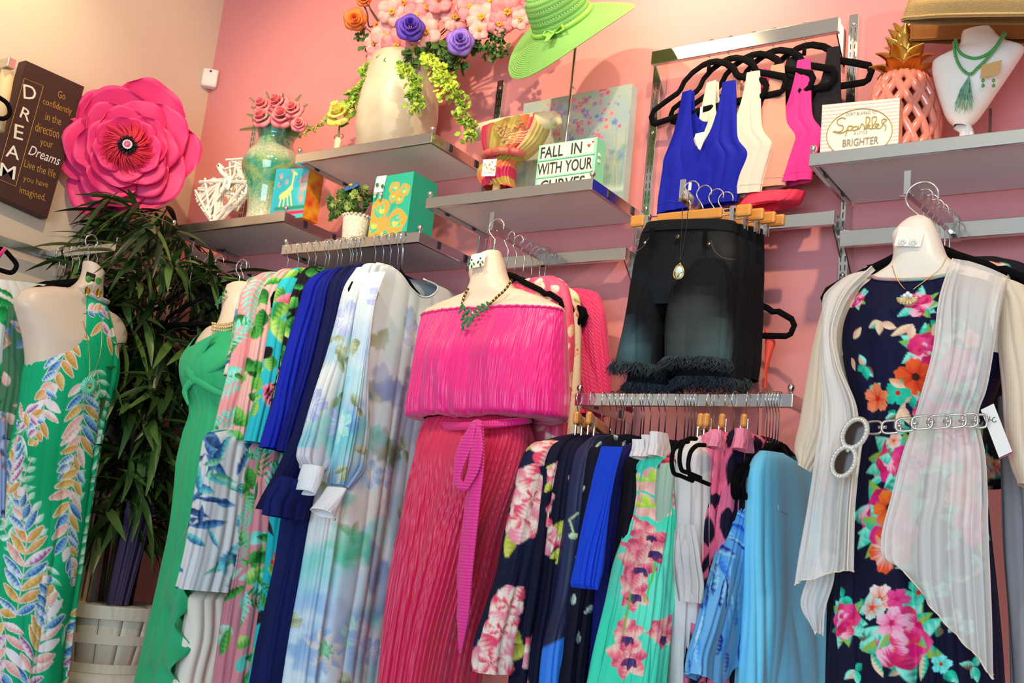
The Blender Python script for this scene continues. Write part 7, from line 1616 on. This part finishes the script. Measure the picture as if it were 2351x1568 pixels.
# plant
t = thing('corner_plant', 'tall dark-leaved artificial plant in the wall corner behind the mannequins', 'plant', (bx, by, B0+.03))
barkm = mat('plant_stem', '4A3A28', .8); lg = [mat('glossy_dark_leaf', '16280F', .35, noise_amt=.4, noise_scale=12, col2='22381A'), mat('glossy_mid_leaf', '263E18', .35, noise_amt=.4, noise_scale=12, col2='3E5A24'), mat('glossy_light_leaf', '41602A', .35, noise_amt=.5, noise_scale=12, col2='6A8040')]
r = random.Random(12); tops = []
for i in range(5):
    a = i*1.256; e = V3(bx+.08*math.cos(a), by+.08*math.sin(a), 2.10+.12*(i % 3)); tops.append(e)
    obj('trunk', MB().tube([V3(bx+.03*math.cos(a), by+.03*math.sin(a), B0+.03), V3(bx+.05*math.cos(a+.3), by+.05*math.sin(a+.3), 1.5), e], [.010, .008, .005], 7), barkm, t, True)
lms = []
for v in range(6):
    G = []; L = .15+.02*v; W = .011+.0016*(v % 3)
    for k in np.linspace(0, 1, 7):
        wv = W*math.sin(PI*(.05+.9*k)**.8); dz = -.055*k*k-.02*(v % 2)*k
        G.append([(L*k*(1-.06*k), wv*j, dz+.35*wv*abs(j)) for j in (-1, 0, 1)])
    mb = MB().grid(G); me = bpy.data.meshes.new('leaf'); me.from_pydata([tuple(p) for p in mb.v[0]], [], mb.f); me.materials.append(lg[v % 3]); me.polygons.foreach_set('use_smooth', np.ones(len(me.polygons), bool)); lms.append((me, np.array(mb.v[0]), mb.f))
twm = MB(); base_l = np.array(t.location); extra = [MB(), MB(), MB()]; cnt = 0; spots = []
while len(spots) < 210:
    z = 1.22+1.22*r.random()**.75; a = r.uniform(0, 6.28); R_ = r.uniform(.06, .30)*(1.0 if z > 1.6 else .75)
    p = V3(bx+.03+R_*math.cos(a), by-.02+R_*math.sin(a), z)
    if p[0] < .07 or p[1] > -.06: continue
    if p[0] > .45 and z < 2.15 and p[1] < -.45: continue
    if p[2] > 2.30 and p[0] > .33: continue
    spots.append((p, a))
spots.sort(key=lambda q: q[0][1])
for (p, a) in spots:
    q = V3(bx+.05*math.cos(a), by+.05*math.sin(a), p[2]-.10); twm.tube([q, (q+p)/2+V3(0, 0, .03), p], [.003, .002, .0015], 4)
    for k in range(7):
        yaw = a+r.uniform(-1.3, 1.3); pit = r.uniform(-.9, .45); v = r.randrange(6)
        M = Matrix.Rotation(yaw, 4, 'Z') @ Matrix.Rotation(-pit, 4, 'Y') @ Matrix.Rotation(r.uniform(-.6, .6), 4, 'X'); sc = r.uniform(.75, 1.15)
        pp = p+V3(r.uniform(-.02, .02), r.uniform(-.02, .02), r.uniform(-.03, .03))
        tip = pp+np.array((M @ Vector((lms[v][1][:, 0].max()*sc, 0, -.05)))[:])
        if tip[0] < .012 or tip[1] > -.012: continue
        if cnt < 300:
            o = bpy.data.objects.new('leaf', lms[v][0]); C.objects.link(o); o.parent = t
            o.matrix_local = Matrix.Translation(Vector(pp-base_l)) @ M @ Matrix.Scale(sc, 4); cnt += 1
        else:
            W3 = np.array([(M @ Vector(q_*sc))[:] for q_ in lms[v][1]])+pp; extra[v % 3].add(W3, lms[v][2])
o = obj('twigs', twm, barkm, t, True); o['kind'] = 'stuff'
for i, e in enumerate(extra):
    if e.n: o = obj('foliage', e, lg[i], t, True); o['kind'] = 'stuff'

d = Cloth([(2010, 640, 2200, 628, .02), (1985, 680, 2230, 668, .03), (1950, 850, 2230, 840, .03), (1910, 1075, 2220, 1070, .03), (1904, 1200, 2220, 1205, .03), (1900, 1350, 2210, 1350, .03), (1893, 1600, 2200, 1600, .03)], y=-.38, nth=80, nv=90, folds=((2, .001, .004),), seed=44); d.base('17121C')
garm('black_dress', 'plain black dress whose edge shows between the sky blue top and the kimono hem', d, jersey, 'dress')
